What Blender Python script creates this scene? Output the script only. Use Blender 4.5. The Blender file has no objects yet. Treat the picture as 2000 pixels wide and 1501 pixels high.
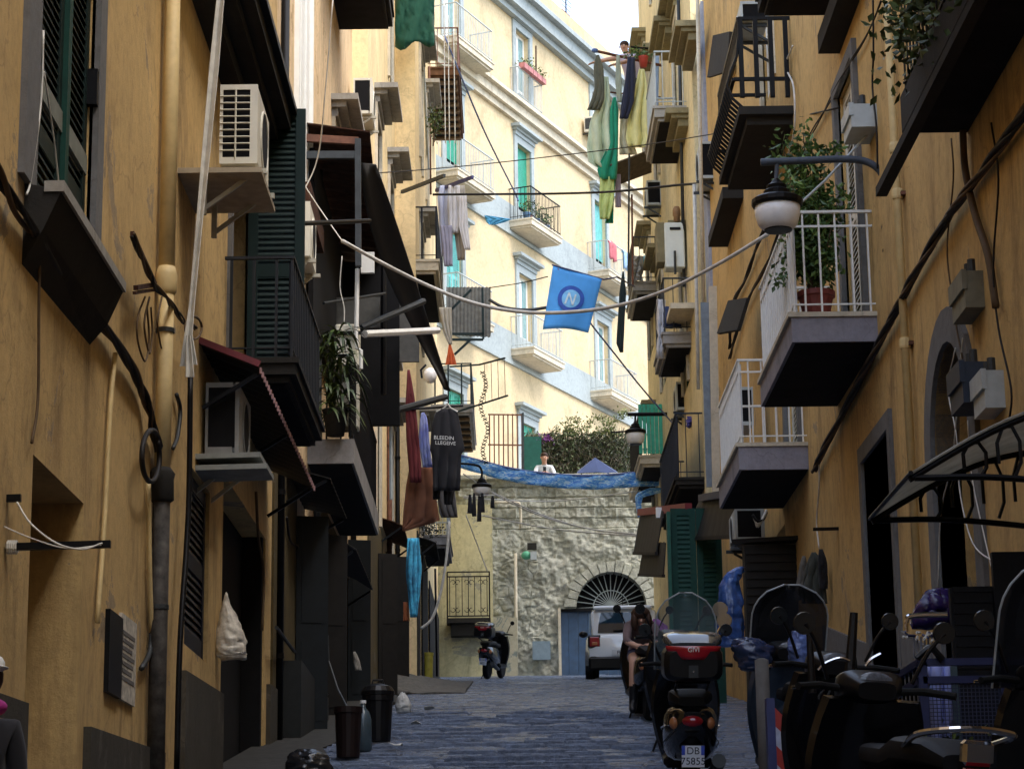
import bpy, math, random
from mathutils import Vector as V, Matrix
random.seed(7)
R = math.radians
scene = bpy.context.scene

# ------------------------------------------------------------------ camera
FPX = 4500.0                       # focal length in photo pixels (2000 wide)
PITCH = math.atan(1050 / FPX)      # looking up the hill
ROLL = 0.013
YAW = -0.0030
EYE = V((0, 0, 1.6))
_cy, _sy = math.cos(YAW), math.sin(YAW)
RIGHT = V((_cy, _sy, 0))
FWD0 = V((-_sy, _cy, 0))
FWD = FWD0 * math.cos(PITCH) + V((0, 0, 1)) * math.sin(PITCH)
UP = V((0, 0, 1)) * math.cos(PITCH) - FWD0 * math.sin(PITCH)
cR = (RIGHT * math.cos(ROLL) - UP * math.sin(ROLL)).normalized()
cU = (UP * math.cos(ROLL) + RIGHT * math.sin(ROLL)).normalized()
cam_data = bpy.data.cameras.new('camera')
cam = bpy.data.objects.new('camera', cam_data)
scene.collection.objects.link(cam)
cam_data.sensor_width = 36.0
cam_data.lens = 36.0 * FPX / 2000.0
cam_data.clip_start = 0.1
cam_data.clip_end = 2000
M = Matrix((cR, cU, -FWD)).transposed().to_4x4()
cam.matrix_world = Matrix.Translation(EYE) @ M
scene.camera = cam

# ------------------------------------------------------------------ sky, sun, exposure
SUN_ELEV, SUN_AZ = R(56), R(128)   # azimuth measured clockwise from +Y
world = bpy.data.worlds.new('World')
scene.world = world
world.use_nodes = True
wn = world.node_tree
sky = wn.nodes.new('ShaderNodeTexSky')
sky.sky_type = 'NISHITA'
sky.sun_disc = False
sky.sun_elevation = SUN_ELEV
sky.sun_rotation = SUN_AZ
sky.air_density = 1.0
sky.dust_density = 2.0
sky.ozone_density = 1.0
bg = wn.nodes['Background']
bg.inputs['Strength'].default_value = 0.15
# thin bright haze over the whole sky, as in the photograph
hz = wn.nodes.new('ShaderNodeMix'); hz.data_type = 'RGBA'; hz.blend_type = 'ADD'
hz.inputs[0].default_value = 1.0
hz.inputs[7].default_value = (1.30, 1.36, 1.40, 1)
wn.links.new(sky.outputs[0], hz.inputs[6])
wn.links.new(hz.outputs[2], bg.inputs[0])
sun_d = bpy.data.lights.new('sun', 'SUN')
sun_d.energy = .75
sun_d.angle = R(25)
sun_d.color = (1.0, 0.93, 0.82)
sun = bpy.data.objects.new('sun', sun_d)
scene.collection.objects.link(sun)
sd = V((math.sin(SUN_AZ) * math.cos(SUN_ELEV), math.cos(SUN_AZ) * math.cos(SUN_ELEV), math.sin(SUN_ELEV)))
sun.rotation_euler = sd.to_track_quat('Z', 'Y').to_euler()
scene.view_settings.view_transform = 'Standard'
scene.view_settings.look = 'None'
scene.view_settings.gamma = 1.0
scene.view_settings.use_curve_mapping = False
scene.view_settings.exposure = 1.66

# ------------------------------------------------------------------ measuring helpers
def ray(px, py):
    return FWD * FPX + cR * (px - 1000.0) + cU * (750.5 - py)
def PY(px, py, Y):
    d = ray(px, py)
    return EYE + d * ((Y - EYE.y) / d.y)
def PX(px, py, X):
    d = ray(px, py)
    return EYE + d * ((X - EYE.x) / d.x)
def G(y):
    y = max(y, -20.0)
    if y > 58: y = 58
    return 0.15 * y - 0.00032 * y * y
def slope(y):
    return 0.15 - 0.00064 * y
class Frame:
    """a wall plane: s runs along it, o outwards, z up"""
    def __init__(self, origin, u, n):
        self.o, self.u, self.n = V(origin), V(u).normalized(), V(n).normalized()
    def __call__(self, s, out, z):
        return self.o + self.u * s + self.n * out + V((0, 0, z))
    def px(self, px, py, out=0.0):
        d = ray(px, py)
        p0 = self.o + self.n * out
        t = (p0 - EYE).dot(self.n) / d.dot(self.n)
        p = EYE + d * t
        return (p - self.o).dot(self.u), p.z

# ------------------------------------------------------------------ mesh builder
ORIGIN = {}
class MB:
    def __init__(self):
        self.v, self.f = [], []
    def add(self, vs, fs):
        b = len(self.v)
        self.v += [V(p) for p in vs]
        self.f += [tuple(i + b for i in f) for f in fs]
        return self
    def poly(self, *pts):
        return self.add(pts, [tuple(range(len(pts)))])
    def hexa(self, p):   # 8 points: bottom ring 0-3, top ring 4-7
        return self.add(p, [(3, 2, 1, 0), (4, 5, 6, 7), (0, 1, 5, 4), (1, 2, 6, 5), (2, 3, 7, 6), (3, 0, 4, 7)])
    def box(self, x0, x1, y0, y1, z0, z1):
        return self.hexa([(x0, y0, z0), (x1, y0, z0), (x1, y1, z0), (x0, y1, z0), (x0, y0, z1), (x1, y0, z1), (x1, y1, z1), (x0, y1, z1)])
    def bbox(self, x0, x1, y0, y1, z0, z1, b=.01):   # box with a chamfered rim (all round)
        for k in range(1):
            ring = []
            for z, i in ((z0, b), (z0 + b, 0), (z1 - b, 0), (z1, b)):
                c = [(x0 + i, y0 + b), (x0 + b, y0 + i), (x1 - b, y0 + i), (x1 - i, y0 + b), (x1 - i, y1 - b), (x1 - b, y1 - i), (x0 + b, y1 - i), (x0 + i, y1 - b)]
                if i: c = [(min(max(x, x0 + b), x1 - b), min(max(y, y0 + b), y1 - b)) for x, y in c]
                ring.append([(x, y, z) for x, y in c])
            self.loft(ring)
        return self
    def fbox(self, F, s0, s1, o0, o1, z0, z1):
        return self.hexa([F(s0, o0, z0), F(s1, o0, z0), F(s1, o1, z0), F(s0, o1, z0), F(s0, o0, z1), F(s1, o0, z1), F(s1, o1, z1), F(s0, o1, z1)])
    def bar(self, p, q, w, h=None, up=(0, 0, 1)):
        p, q = V(p), V(q); h = h or w
        t = (q - p).normalized(); up = V(up)
        if abs(t.dot(up)) > .95: up = V((0, 1, 0)) if abs(t.y) < .9 else V((1, 0, 0))
        a = t.cross(up).normalized() * (w / 2); c = a.cross(t).normalized() * (h / 2)
        return self.hexa([p - a - c, p + a - c, p + a + c, p - a + c, q - a - c, q + a - c, q + a + c, q - a + c])
    def tube(self, pts, r, seg=6, closed=False):
        pts = [V(p) for p in pts]; n = len(pts)
        rs = r if isinstance(r, (list, tuple)) else [r] * n
        base = len(self.v); prev = None
        for i, p in enumerate(pts):
            a = pts[i - 1] if (i > 0 or closed) else p
            b = pts[(i + 1) % n] if (i < n - 1 or closed) else p
            t = (b - a)
            t = t.normalized() if t.length > 1e-9 else V((0, 0, 1))
            if prev is None:
                u = V((0, 0, 1)) if abs(t.z) < .9 else V((1, 0, 0))
                s = t.cross(u).normalized()
            else:
                s = prev - t * prev.dot(t)
                s = s.normalized() if s.length > 1e-6 else t.orthogonal().normalized()
            prev = s; w = s.cross(t)
            for k in range(seg):
                an = 2 * math.pi * k / seg
                self.v.append(p + (s * math.cos(an) + w * math.sin(an)) * rs[i])
        m = n if closed else n - 1
        for i in range(m):
            for k in range(seg):
                a = base + i * seg + k; b = base + i * seg + (k + 1) % seg
                j = ((i + 1) % n) - i
                self.f.append((a, b, b + j * seg, a + j * seg))
        if not closed:
            self.f.append(tuple(base + k for k in reversed(range(seg))))
            self.f.append(tuple(base + (n - 1) * seg + k for k in range(seg)))
        return self
    def lathe(self, c, prof, seg=16, axis=(0, 0, 1)):
        c = V(c); ax = V(axis).normalized(); u = ax.orthogonal().normalized(); w = ax.cross(u)
        rings = [[c + ax * h + (u * math.cos(2 * math.pi * k / seg) + w * math.sin(2 * math.pi * k / seg)) * max(r, 1e-4) for k in range(seg)] for r, h in prof]
        return self.loft(rings)
    def loft(self, rings, caps=True):
        n = len(rings[0]); base = len(self.v)
        for rg in rings: self.v += [V(p) for p in rg]
        for i in range(len(rings) - 1):
            for k in range(n):
                a = base + i * n + k; b = base + i * n + (k + 1) % n
                self.f.append((a, b, b + n, a + n))
        if caps:
            self.f.append(tuple(base + k for k in reversed(range(n))))
            self.f.append(tuple(base + (len(rings) - 1) * n + k for k in range(n)))
        return self
    def ell(self, c, rx, ry, rz, seg=14, rows=9):
        c = V(c)
        rings = []
        for i in range(rows + 1):
            a = -math.pi / 2 + math.pi * i / rows
            rr = max(math.cos(a), 1e-3)
            rings.append([c + V((rx * rr * math.cos(2 * math.pi * k / seg), ry * rr * math.sin(2 * math.pi * k / seg), rz * math.sin(a))) for k in range(seg)])
        return self.loft(rings)
    def sheet(self, grid, t=.01):   # grid of points -> closed thin slab
        nr, nc = len(grid), len(grid[0]); base = len(self.v)
        def nrm(i, j):
            a = V(grid[min(i + 1, nr - 1)][j]) - V(grid[max(i - 1, 0)][j])
            b = V(grid[i][min(j + 1, nc - 1)]) - V(grid[i][max(j - 1, 0)])
            n = a.cross(b)
            return n.normalized() if n.length > 1e-9 else V((0, -1, 0))
        for sgn in (1, -1):
            for i in range(nr):
                for j in range(nc):
                    tt = t(i / (nr - 1), j / (nc - 1)) if callable(t) else t
                    self.v.append(V(grid[i][j]) + nrm(i, j) * (tt / 2 * sgn))
        N = nr * nc
        for i in range(nr - 1):
            for j in range(nc - 1):
                a = base + i * nc + j
                self.f.append((a, a + nc, a + nc + 1, a + 1))
                self.f.append((a + N, a + N + 1, a + N + nc + 1, a + N + nc))
        for i in range(nr - 1):
            for j in (0, nc - 1):
                a = base + i * nc + j
                self.f.append((a, a + N, a + N + nc, a + nc) if j == 0 else (a, a + nc, a + nc + N, a + N))
        for j in range(nc - 1):
            for i in (0, nr - 1):
                a = base + i * nc + j
                self.f.append((a, a + 1, a + 1 + N, a + N) if i == 0 else (a, a + N, a + N + 1, a + 1))
        return self
    def prism(self, pts, vec):
        pts = [V(p) for p in pts]; vec = V(vec)
        return self.loft([pts, [p + vec for p in pts]])
    def build(self, name, mat, parent=None, smooth=False, local=False, origin=None):
        me = bpy.data.meshes.new(name)
        if parent is not None:
            o0 = V((0, 0, 0)) if local else ORIGIN[parent.name]
        elif origin is not None:
            o0 = V(origin)
        else:
            xs = [p.x for p in self.v]; ys = [p.y for p in self.v]; zs = [p.z for p in self.v]
            o0 = V(((min(xs) + max(xs)) / 2, (min(ys) + max(ys)) / 2, min(zs)))
        me.from_pydata([tuple(p - o0) for p in self.v], [], self.f)
        me.validate()
        if mat is not None: me.materials.append(mat)
        if smooth: me.shade_smooth()
        me.update()
        ob = bpy.data.objects.new(name, me)
        scene.collection.objects.link(ob)
        if parent is not None:
            ob.parent = parent
            ORIGIN[ob.name] = ORIGIN.get(parent.name, V((0, 0, 0)))
        else:
            ob.location = o0
            ORIGIN[ob.name] = o0
        fix_normals(me)
        return ob
import bmesh
def fix_normals(me):
    bm = bmesh.new(); bm.from_mesh(me)
    bmesh.ops.recalc_face_normals(bm, faces=bm.faces)
    bm.to_mesh(me); bm.free()
def autosmooth(ob, deg=40):
    me = ob.data
    me.shade_smooth()
    try: me.set_sharp_from_angle(angle=R(deg))
    except Exception: pass
    return ob
def tag(ob, label, cat, group=None, kind=None):
    if label: ob['label'] = label
    if cat: ob['category'] = cat
    if group: ob['group'] = group
    if kind: ob['kind'] = kind
    return ob
def thing(name, label, cat, loc, rotz=0.0, pitch=0.0, group=None):
    o = bpy.data.objects.new(name, None)
    o.empty_display_size = .2
    scene.collection.objects.link(o)
    o.location = loc
    o.rotation_euler = (pitch, 0, rotz)
    ORIGIN[o.name] = V(loc)
    return tag(o, label, cat, group)
def inst(name, me, parent, loc, rot=(0, 0, 0), scale=None):
    o = bpy.data.objects.new(name, me)
    scene.collection.objects.link(o)
    o.parent = parent
    o.location = loc
    o.rotation_euler = rot
    if scale: o.scale = scale
    return o
def mesh_only(mb, name, mat, smooth=False):
    me = bpy.data.meshes.new(name)
    me.from_pydata([tuple(p) for p in mb.v], [], mb.f)
    me.materials.append(mat)
    fix_normals(me)
    if smooth: me.shade_smooth()
    return me

# ------------------------------------------------------------------ materials
MATS = {}
def nodes_of(name):
    m = bpy.data.materials.new(name); m.use_nodes = True
    return m, m.node_tree, m.node_tree.nodes['Principled BSDF']
def ramp(nt, src, stops):
    r = nt.nodes.new('ShaderNodeValToRGB')
    el = r.color_ramp.elements
    while len(el) < len(stops): el.new(.5)
    for e, (p, c) in zip(el, stops):
        e.position = p; e.color = (*c, 1) if len(c) == 3 else c
    nt.links.new(src, r.inputs[0])
    return r.outputs[0]
def noise(nt, vec, sc, det=4, rough=.6, dist=0.0):
    n = nt.nodes.new('ShaderNodeTexNoise')
    n.inputs['Scale'].default_value = sc; n.inputs['Detail'].default_value = det
    n.inputs['Roughness'].default_value = rough; n.inputs['Distortion'].default_value = dist
    nt.links.new(vec, n.inputs['Vector'])
    return n.outputs['Fac']
def pos(nt, scale=None):
    g = nt.nodes.new('ShaderNodeNewGeometry').outputs['Position']
    if scale:
        m = nt.nodes.new('ShaderNodeMapping'); m.inputs['Scale'].default_value = scale
        nt.links.new(g, m.inputs['Vector']); return m.outputs[0]
    return g
def mixc(nt, a, b, fac, mode='MIX'):
    m = nt.nodes.new('ShaderNodeMix'); m.data_type = 'RGBA'; m.blend_type = mode
    for inp, val in ((m.inputs[0], fac), (m.inputs[6], a), (m.inputs[7], b)):
        if hasattr(val, 'links') or hasattr(val, 'is_linked'): nt.links.new(val, inp)
        elif isinstance(val, (int, float)): inp.default_value = val
        else: inp.default_value = (*val, 1)
    return m.outputs[2]
def bump(nt, bsdf, h, strength, dist=.01):
    b = nt.nodes.new('ShaderNodeBump'); b.inputs['Strength'].default_value = strength
    b.inputs['Distance'].default_value = dist
    nt.links.new(h, b.inputs['Height']); nt.links.new(b.outputs[0], bsdf.inputs['Normal'])
def sc(c, k): return tuple(min(1, x * k) for x in c)
def plain(name, col, rough=.6, metal=0.0, var=.2, scale=9.0, bmp=.15, alpha=1.0, trans=0.0, coat=0.0):
    if name in MATS: return MATS[name]
    m, nt, b = nodes_of(name)
    p = pos(nt)
    f = noise(nt, p, scale, 5)
    c = ramp(nt, f, [(.3, sc(col, 1 - var)), (.7, sc(col, 1 + var))])
    nt.links.new(c, b.inputs['Base Color'])
    b.inputs['Roughness'].default_value = rough
    b.inputs['Metallic'].default_value = metal
    if rough > .3 and max(col) < .12: b.inputs['Specular IOR Level'].default_value = .22
    if bmp: bump(nt, b, noise(nt, p, scale * 6, 3), bmp, .004)
    if trans: b.inputs['Transmission Weight'].default_value = trans
    if coat: b.inputs['Coat Weight'].default_value = coat
    if alpha < 1: b.inputs['Alpha'].default_value = alpha
    MATS[name] = m
    return m
def stucco(name, col, stain=(.12, .08, .04), patch=None, amt=.55, patch_lo=.58, streak=(.75, .75, .10), bmp=.6, grime=.6):
    """painted plaster: mottling, rain streaks gathered in places, sooty clouds, flaked patches, hairline cracks"""
    m, nt, b = nodes_of(name)
    p = pos(nt)
    f1 = noise(nt, p, .7, 7, .68, .5)
    c = ramp(nt, f1, [(.28, sc(col, .70)), (.47, col), (.6, sc(col, 1.06)), (.78, sc(col, 1.28))])
    f2 = noise(nt, p, 11, 6, .75)
    c = mixc(nt, c, ramp(nt, f2, [(.28, (.70, .70, .70)), (.5, (1, 1, 1)), (.74, (1.2, 1.2, 1.2))]), .65, 'MULTIPLY')
    # soot clouds with ragged edges
    so_ = noise(nt, pos(nt, (1, 1, .55)), 1.6, 8, .72, 1.0)
    c = mixc(nt, c, stain, ramp(nt, so_, [(.54, (0, 0, 0)), (.66, (grime * .45,) * 3), (.8, (grime,) * 3)]))
    # rain streaks, only where a second noise lets them through
    st = noise(nt, pos(nt, streak), 3.4, 6, .75, .5)
    mk = noise(nt, p, .45, 3, .6)
    fs = ramp(nt, st, [(.5, (0, 0, 0)), (.72, (amt, amt, amt))])
    fm = ramp(nt, mk, [(.42, (.12, .12, .12)), (.6, (1, 1, 1))])
    c = mixc(nt, c, stain, mixc(nt, fs, fm, 1.0, 'MULTIPLY'))
    h = noise(nt, p, 17, 9, .8)
    if patch:
        pf = noise(nt, p, .8, 9, .74, .8)
        fac2 = ramp(nt, pf, [(patch_lo, (0, 0, 0)), (patch_lo + .012, (.9, .9, .9))])
        pc = mixc(nt, patch, sc(patch, .55), ramp(nt, noise(nt, p, 6, 6, .75), [(.35, (0, 0, 0)), (.7, (1, 1, 1))]))
        c = mixc(nt, c, pc, fac2)
        # pale flaked rim just outside the patch
        c = mixc(nt, c, sc(col, 1.35), ramp(nt, pf, [(patch_lo - .012, (0, 0, 0)), (patch_lo - .004, (.5, .5, .5)), (patch_lo + .004, (0, 0, 0))]))
    # hairline cracks
    vo = nt.nodes.new('ShaderNodeTexVoronoi'); vo.feature = 'DISTANCE_TO_EDGE'; vo.inputs['Scale'].default_value = .55
    dst = nt.nodes.new('ShaderNodeVectorMath'); dst.operation = 'ADD'
    nz = nt.nodes.new('ShaderNodeTexNoise'); nz.inputs['Scale'].default_value = 2.2; nz.inputs['Detail'].default_value = 6
    nt.links.new(p, nz.inputs['Vector']); nt.links.new(p, dst.inputs[0]); nt.links.new(nz.outputs['Color'], dst.inputs[1])
    nt.links.new(dst.outputs[0], vo.inputs['Vector'])
    c = mixc(nt, c, sc(stain, .7), ramp(nt, vo.outputs['Distance'], [(0, (.3, .3, .3)), (.004, (.15, .15, .15)), (.008, (0, 0, 0))]))
    nt.links.new(c, b.inputs['Base Color'])
    b.inputs['Roughness'].default_value = .88
    b.inputs['Specular IOR Level'].default_value = .25
    bump(nt, b, h, bmp, .012)
    MATS[name] = m
    return m
def glassy(name, col, rough=.05, alpha=.35):
    m, nt, b = nodes_of(name)
    p = pos(nt)
    f = noise(nt, p, 6, 3)
    nt.links.new(ramp(nt, f, [(.3, sc(col, .8)), (.7, sc(col, 1.2))]), b.inputs['Base Color'])
    b.inputs['Roughness'].default_value = rough
    b.inputs['Alpha'].default_value = alpha
    MATS[name] = m
    return m
def foliage(name, dark, light):
    m, nt, b = nodes_of(name)
    g = nt.nodes.new('ShaderNodeNewGeometry')
    c = ramp(nt, g.outputs['Random Per Island'], [(0, dark), (.6, tuple((a + b_) / 2 for a, b_ in zip(dark, light))), (1, light)])
    nt.links.new(c, b.inputs['Base Color'])
    b.inputs['Roughness'].default_value = .5
    b.inputs['Subsurface Weight'].default_value = 0.0
    MATS[name] = m
    return m
def cloth_mat(name, col, var=.12, rough=.9, col2=None):
    m, nt, b = nodes_of(name)
    p = pos(nt)
    f = noise(nt, p, 5, 4)
    c = ramp(nt, f, [(.3, sc(col, 1 - var)), (.7, sc(col2 or col, 1 + var))])
    nt.links.new(c, b.inputs['Base Color'])
    b.inputs['Roughness'].default_value = rough
    b.inputs['Sheen Weight'].default_value = .1
    w = nt.nodes.new('ShaderNodeTexWave'); w.inputs['Scale'].default_value = 60
    nt.links.new(p, w.inputs['Vector'])
    bump(nt, b, w.outputs['Fac'], .08, .003)
    MATS[name] = m
    return m

OCHRE_L = stucco('ochre_plaster', (.56, .385, .165), stain=(.13, .08, .042), patch=(.40, .31, .20), amt=.75, patch_lo=.60, grime=.8)
OCHRE_R = stucco('warm_ochre_plaster', (.57, .38, .15), stain=(.14, .08, .04), amt=.75, patch=(.42, .32, .19), patch_lo=.605, grime=.8)
TAN_L = stucco('tan_plaster', (.66, .49, .29), stain=(.12, .09, .06), amt=.5, patch=(.52, .36, .18))
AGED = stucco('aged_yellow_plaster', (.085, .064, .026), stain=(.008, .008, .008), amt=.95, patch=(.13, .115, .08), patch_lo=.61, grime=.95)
CREAM_L = stucco('pale_yellow_plaster', (.80, .62, .34), stain=(.3, .22, .12), amt=.4)
CREAM_R = stucco('faded_cream_plaster', (.72, .60, .34), stain=(.2, .17, .1), amt=.5, patch=(.58, .48, .3), patch_lo=.64)
CREAM_F = stucco('cream_facade_plaster', (.58, .465, .285), stain=(.48, .37, .21), amt=.2, grime=.25, bmp=.12, streak=(1, 1, .3))
PINK_F = stucco('pale_pink_plaster', (.66, .53, .42), stain=(.6, .48, .38), amt=.3, bmp=.12)
BAND_F = stucco('grey_blue_facade_trim', (.33, .375, .38), stain=(.26, .29, .29), amt=.3, grime=.3, bmp=.12)
STONE_TRIM = stucco('grey_stone_trim', (.34, .32, .28), stain=(.06, .05, .04), amt=.6)
SURROUND = stucco('grey_window_surround', (.16, .158, .155), stain=(.09, .08, .07), amt=.5)
PALE_TRIM = stucco('pale_stone_trim', (.58, .52, .40), stain=(.2, .17, .12), amt=.5)
BLUEGREY = stucco('blue_grey_plaster', (.33, .36, .44), stain=(.15, .15, .18), amt=.45)
PLINTH = stucco('speckled_plinth_stone', (.06, .054, .042), stain=(.03, .028, .025), patch=(.11, .1, .08), patch_lo=.56, bmp=.9)
CONC = stucco('weathered_concrete', (.30, .29, .28), stain=(.07, .065, .06), amt=.6)
CONC_V = stucco('violet_grey_concrete', (.27, .262, .30), stain=(.12, .11, .13), amt=.4)
CONC_D = stucco('dark_concrete', (.026, .024, .021), stain=(.006, .006, .006), amt=.6)  # near-black concrete tone with still darker blotches
YELLOW_W = stucco('yellow_mossy_plaster', (.56, .51, .30), stain=(.10, .10, .06), amt=.75, patch=(.42, .40, .30), patch_lo=.55)
SLABBOT = plain('shaded_soffit', (.010, .009, .010), .95, var=.5, scale=4)  # near-black: the shade under balcony slabs is put into the colour
OLIVE = stucco('olive_stone_trim', (.25, .215, .12), stain=(.08, .07, .04), amt=.5)
ASPH = plain('mortar_grit', (.045, .05, .062), .9, var=.4, scale=20, bmp=.6)
IRON = plain('black_iron', (.006, .006, .007), .45, .3)
IRON_G = plain('grey_iron', (.05, .055, .058), .5, .4)
IRON_B = plain('brown_rusty_iron', (.14, .055, .03), .75, .1, var=.4)
DGREEN = plain('dark_green_shutter_paint', (.004, .015, .013), .55)
DGREEN2 = plain('bottle_green_paint', (.006, .045, .032), .6)
GREEN_S = plain('bright_green_shutter_paint', (.02, .26, .17), .55)
TEAL_S = plain('teal_shutter_paint', (.12, .42, .40), .55)
WHITE_P = plain('white_painted_metal', (.78, .78, .74), .45, var=.08)
WHITE_W = plain('white_window_paint', (.80, .80, .75), .5, var=.06)
OFFWHITE = plain('aged_white_plastic', (.66, .63, .52), .5, var=.1, scale=4)
GREYPL = plain('grey_enamel', (.42, .46, .46), .45, var=.12)
CREAMPIPE = plain('cream_painted_pipe', (.62, .47, .22), .6, var=.18, scale=5)
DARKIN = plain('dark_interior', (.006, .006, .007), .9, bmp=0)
GLASS = plain('window_glass', (.04, .07, .08), .06, .0, var=.2, bmp=0)
GLASS_L = plain('sky_lit_window_glass', (.20, .34, .36), .04, .0, var=.2, bmp=0)
CABLE_K = plain('black_cable_rubber', (.014, .012, .011), .6)
CABLE_B = plain('brown_old_cable', (.10, .065, .035), .7)
CABLE_W = plain('white_cable_plastic', (.62, .60, .54), .5)
CABLE_BL = plain('blue_rope', (.16, .22, .48), .7)
RUST = plain('rusted_tin', (.06, .028, .018), .8, .2, var=.5)
TIN = plain('corrugated_tin', (.028, .026, .024), .65, .4, var=.3)
BLACKPL = plain('black_plastic', (.005, .005, .006), .38, coat=.1)
RUBBER = plain('tyre_rubber', (.006, .006, .006), .8)
CHROME = plain('chrome', (.6, .6, .62), .15, 1.0, var=.05, bmp=0)
REDLENS = plain('red_lens', (.30, .008, .015), .2, bmp=0, coat=.5)
AMBER = plain('amber_lens', (.42, .16, .06), .2, bmp=0)
WOOD = plain('weathered_wood', (.12, .075, .04), .8, var=.4)
TERRA = plain('terracotta', (.22, .045, .035), .6, var=.2)
SKIN = plain('skin', (.50, .28, .19), .6, var=.08)
HAIR = plain('dark_brown_hair', (.045, .022, .013), .6)
GLOBE = plain('frosted_lamp_globe', (.80, .80, .80), .3, var=.1, bmp=0)
# ================================================================== wall / window / balcony tools
FL = Frame((-2.4, 0, 0), (0, 1, 0), (1, 0, 0))
FL3 = Frame((-2.15, 0, 0), (0, 1, 0), (1, 0, 0))
FL4 = Frame((-1.75, 0, 0), (0, 1, 0), (1, 0, 0))
FR = Frame((3.47, 0, 0), (0, 1, 0), (-1, 0, 0))
FR2 = Frame((3.3, 0, 0), (0, 1, 0), (-1, 0, 0))
FS = Frame((0, 58, 0), (1, 0, 0), (0, -1, 0))
_p = PY(1015, 600, 66)
CA = R(24)
FC = Frame((_p.x, 66, 0), (math.sin(CA), math.cos(CA), 0), (math.cos(CA), -math.sin(CA), 0))

def wall_mesh(F, s0, s1, z0, z1, ops, depth):
    mb = MB()
    cs = sorted(set([s0, s1] + [v for o in ops for v in (o[0], o[1])]))
    cz = sorted(set([z0, z1] + [v for o in ops for v in (o[2], o[3])]))
    cs = [c for c in cs if s0 <= c <= s1]; cz = [c for c in cz if z0 <= c <= z1]
    for i in range(len(cs) - 1):
        for j in range(len(cz) - 1):
            ms, mz = (cs[i] + cs[i + 1]) / 2, (cz[j] + cz[j + 1]) / 2
            if any(o[0] < ms < o[1] and o[2] < mz < o[3] for o in ops): continue
            mb.poly(F(cs[i], 0, cz[j]), F(cs[i + 1], 0, cz[j]), F(cs[i + 1], 0, cz[j + 1]), F(cs[i], 0, cz[j + 1]))
    for o in ops:
        a, b, c, d, dp = o[:5]
        mb.poly(F(a, 0, c), F(a, -dp, c), F(a, -dp, d), F(a, 0, d))
        mb.poly(F(b, 0, c), F(b, -dp, c), F(b, -dp, d), F(b, 0, d))
        mb.poly(F(a, 0, d), F(b, 0, d), F(b, -dp, d), F(a, -dp, d))
        mb.poly(F(a, 0, c), F(b, 0, c), F(b, -dp, c), F(a, -dp, c))
        mb.poly(F(a, -dp, c), F(b, -dp, c), F(b, -dp, d), F(a, -dp, d))
    D = depth
    mb.poly(F(s0, 0, z0), F(s0, -D, z0), F(s0, -D, z1), F(s0, 0, z1))
    mb.poly(F(s1, 0, z0), F(s1, -D, z0), F(s1, -D, z1), F(s1, 0, z1))
    mb.poly(F(s0, -D, z0), F(s1, -D, z0), F(s1, -D, z1), F(s0, -D, z1))
    mb.poly(F(s0, 0, z1), F(s1, 0, z1), F(s1, -D, z1), F(s0, -D, z1))
    return mb
def building(name, label, F, s0, s1, z0, z1, ops, mat, depth=7):
    root = thing(name, label, 'building', F(s0, 0, z0))
    wall_mesh(F, s0, s1, z0, z1, ops, depth).build('wall', mat, root)
    return root
def louvres(F, s0, s1, z0, z1, o, pitch=.06, t=.03):
    mb = MB(); z = z0 + pitch / 2
    while z < z1:
        h = pitch * 1.15
        mb.hexa([F(s0, o - t, z + h), F(s1, o - t, z + h), F(s1, o, z), F(s0, o, z), F(s0, o - t, z + h + .008), F(s1, o - t, z + h + .008), F(s1, o, z + .010), F(s0, o, z + .010)])
        z += pitch
    return mb
def shutter_leaf(parent, F, s0, s1, z0, z1, o, mat, rail=.5, pitch=.06):
    st = .09
    mb = MB()
    mb.fbox(F, s0, s0 + st, o - .045, o, z0, z1); mb.fbox(F, s1 - st, s1, o - .045, o, z0, z1)
    for za, zb in ((z0, z0 + .14), (z0 + (z1 - z0) * rail - .06, z0 + (z1 - z0) * rail + .06), (z1 - .1, z1)):
        mb.fbox(F, s0 + st, s1 - st, o - .043, o - .003, za, zb)
    leaf = mb.build('shutter', mat, parent)
    lv = louvres(F, s0 + st, s1 - st, z0 + .1, z1 - .08, o - .006, pitch).build('louvre_slats', mat, leaf)
    lv['kind'] = 'stuff'
    return leaf
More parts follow.
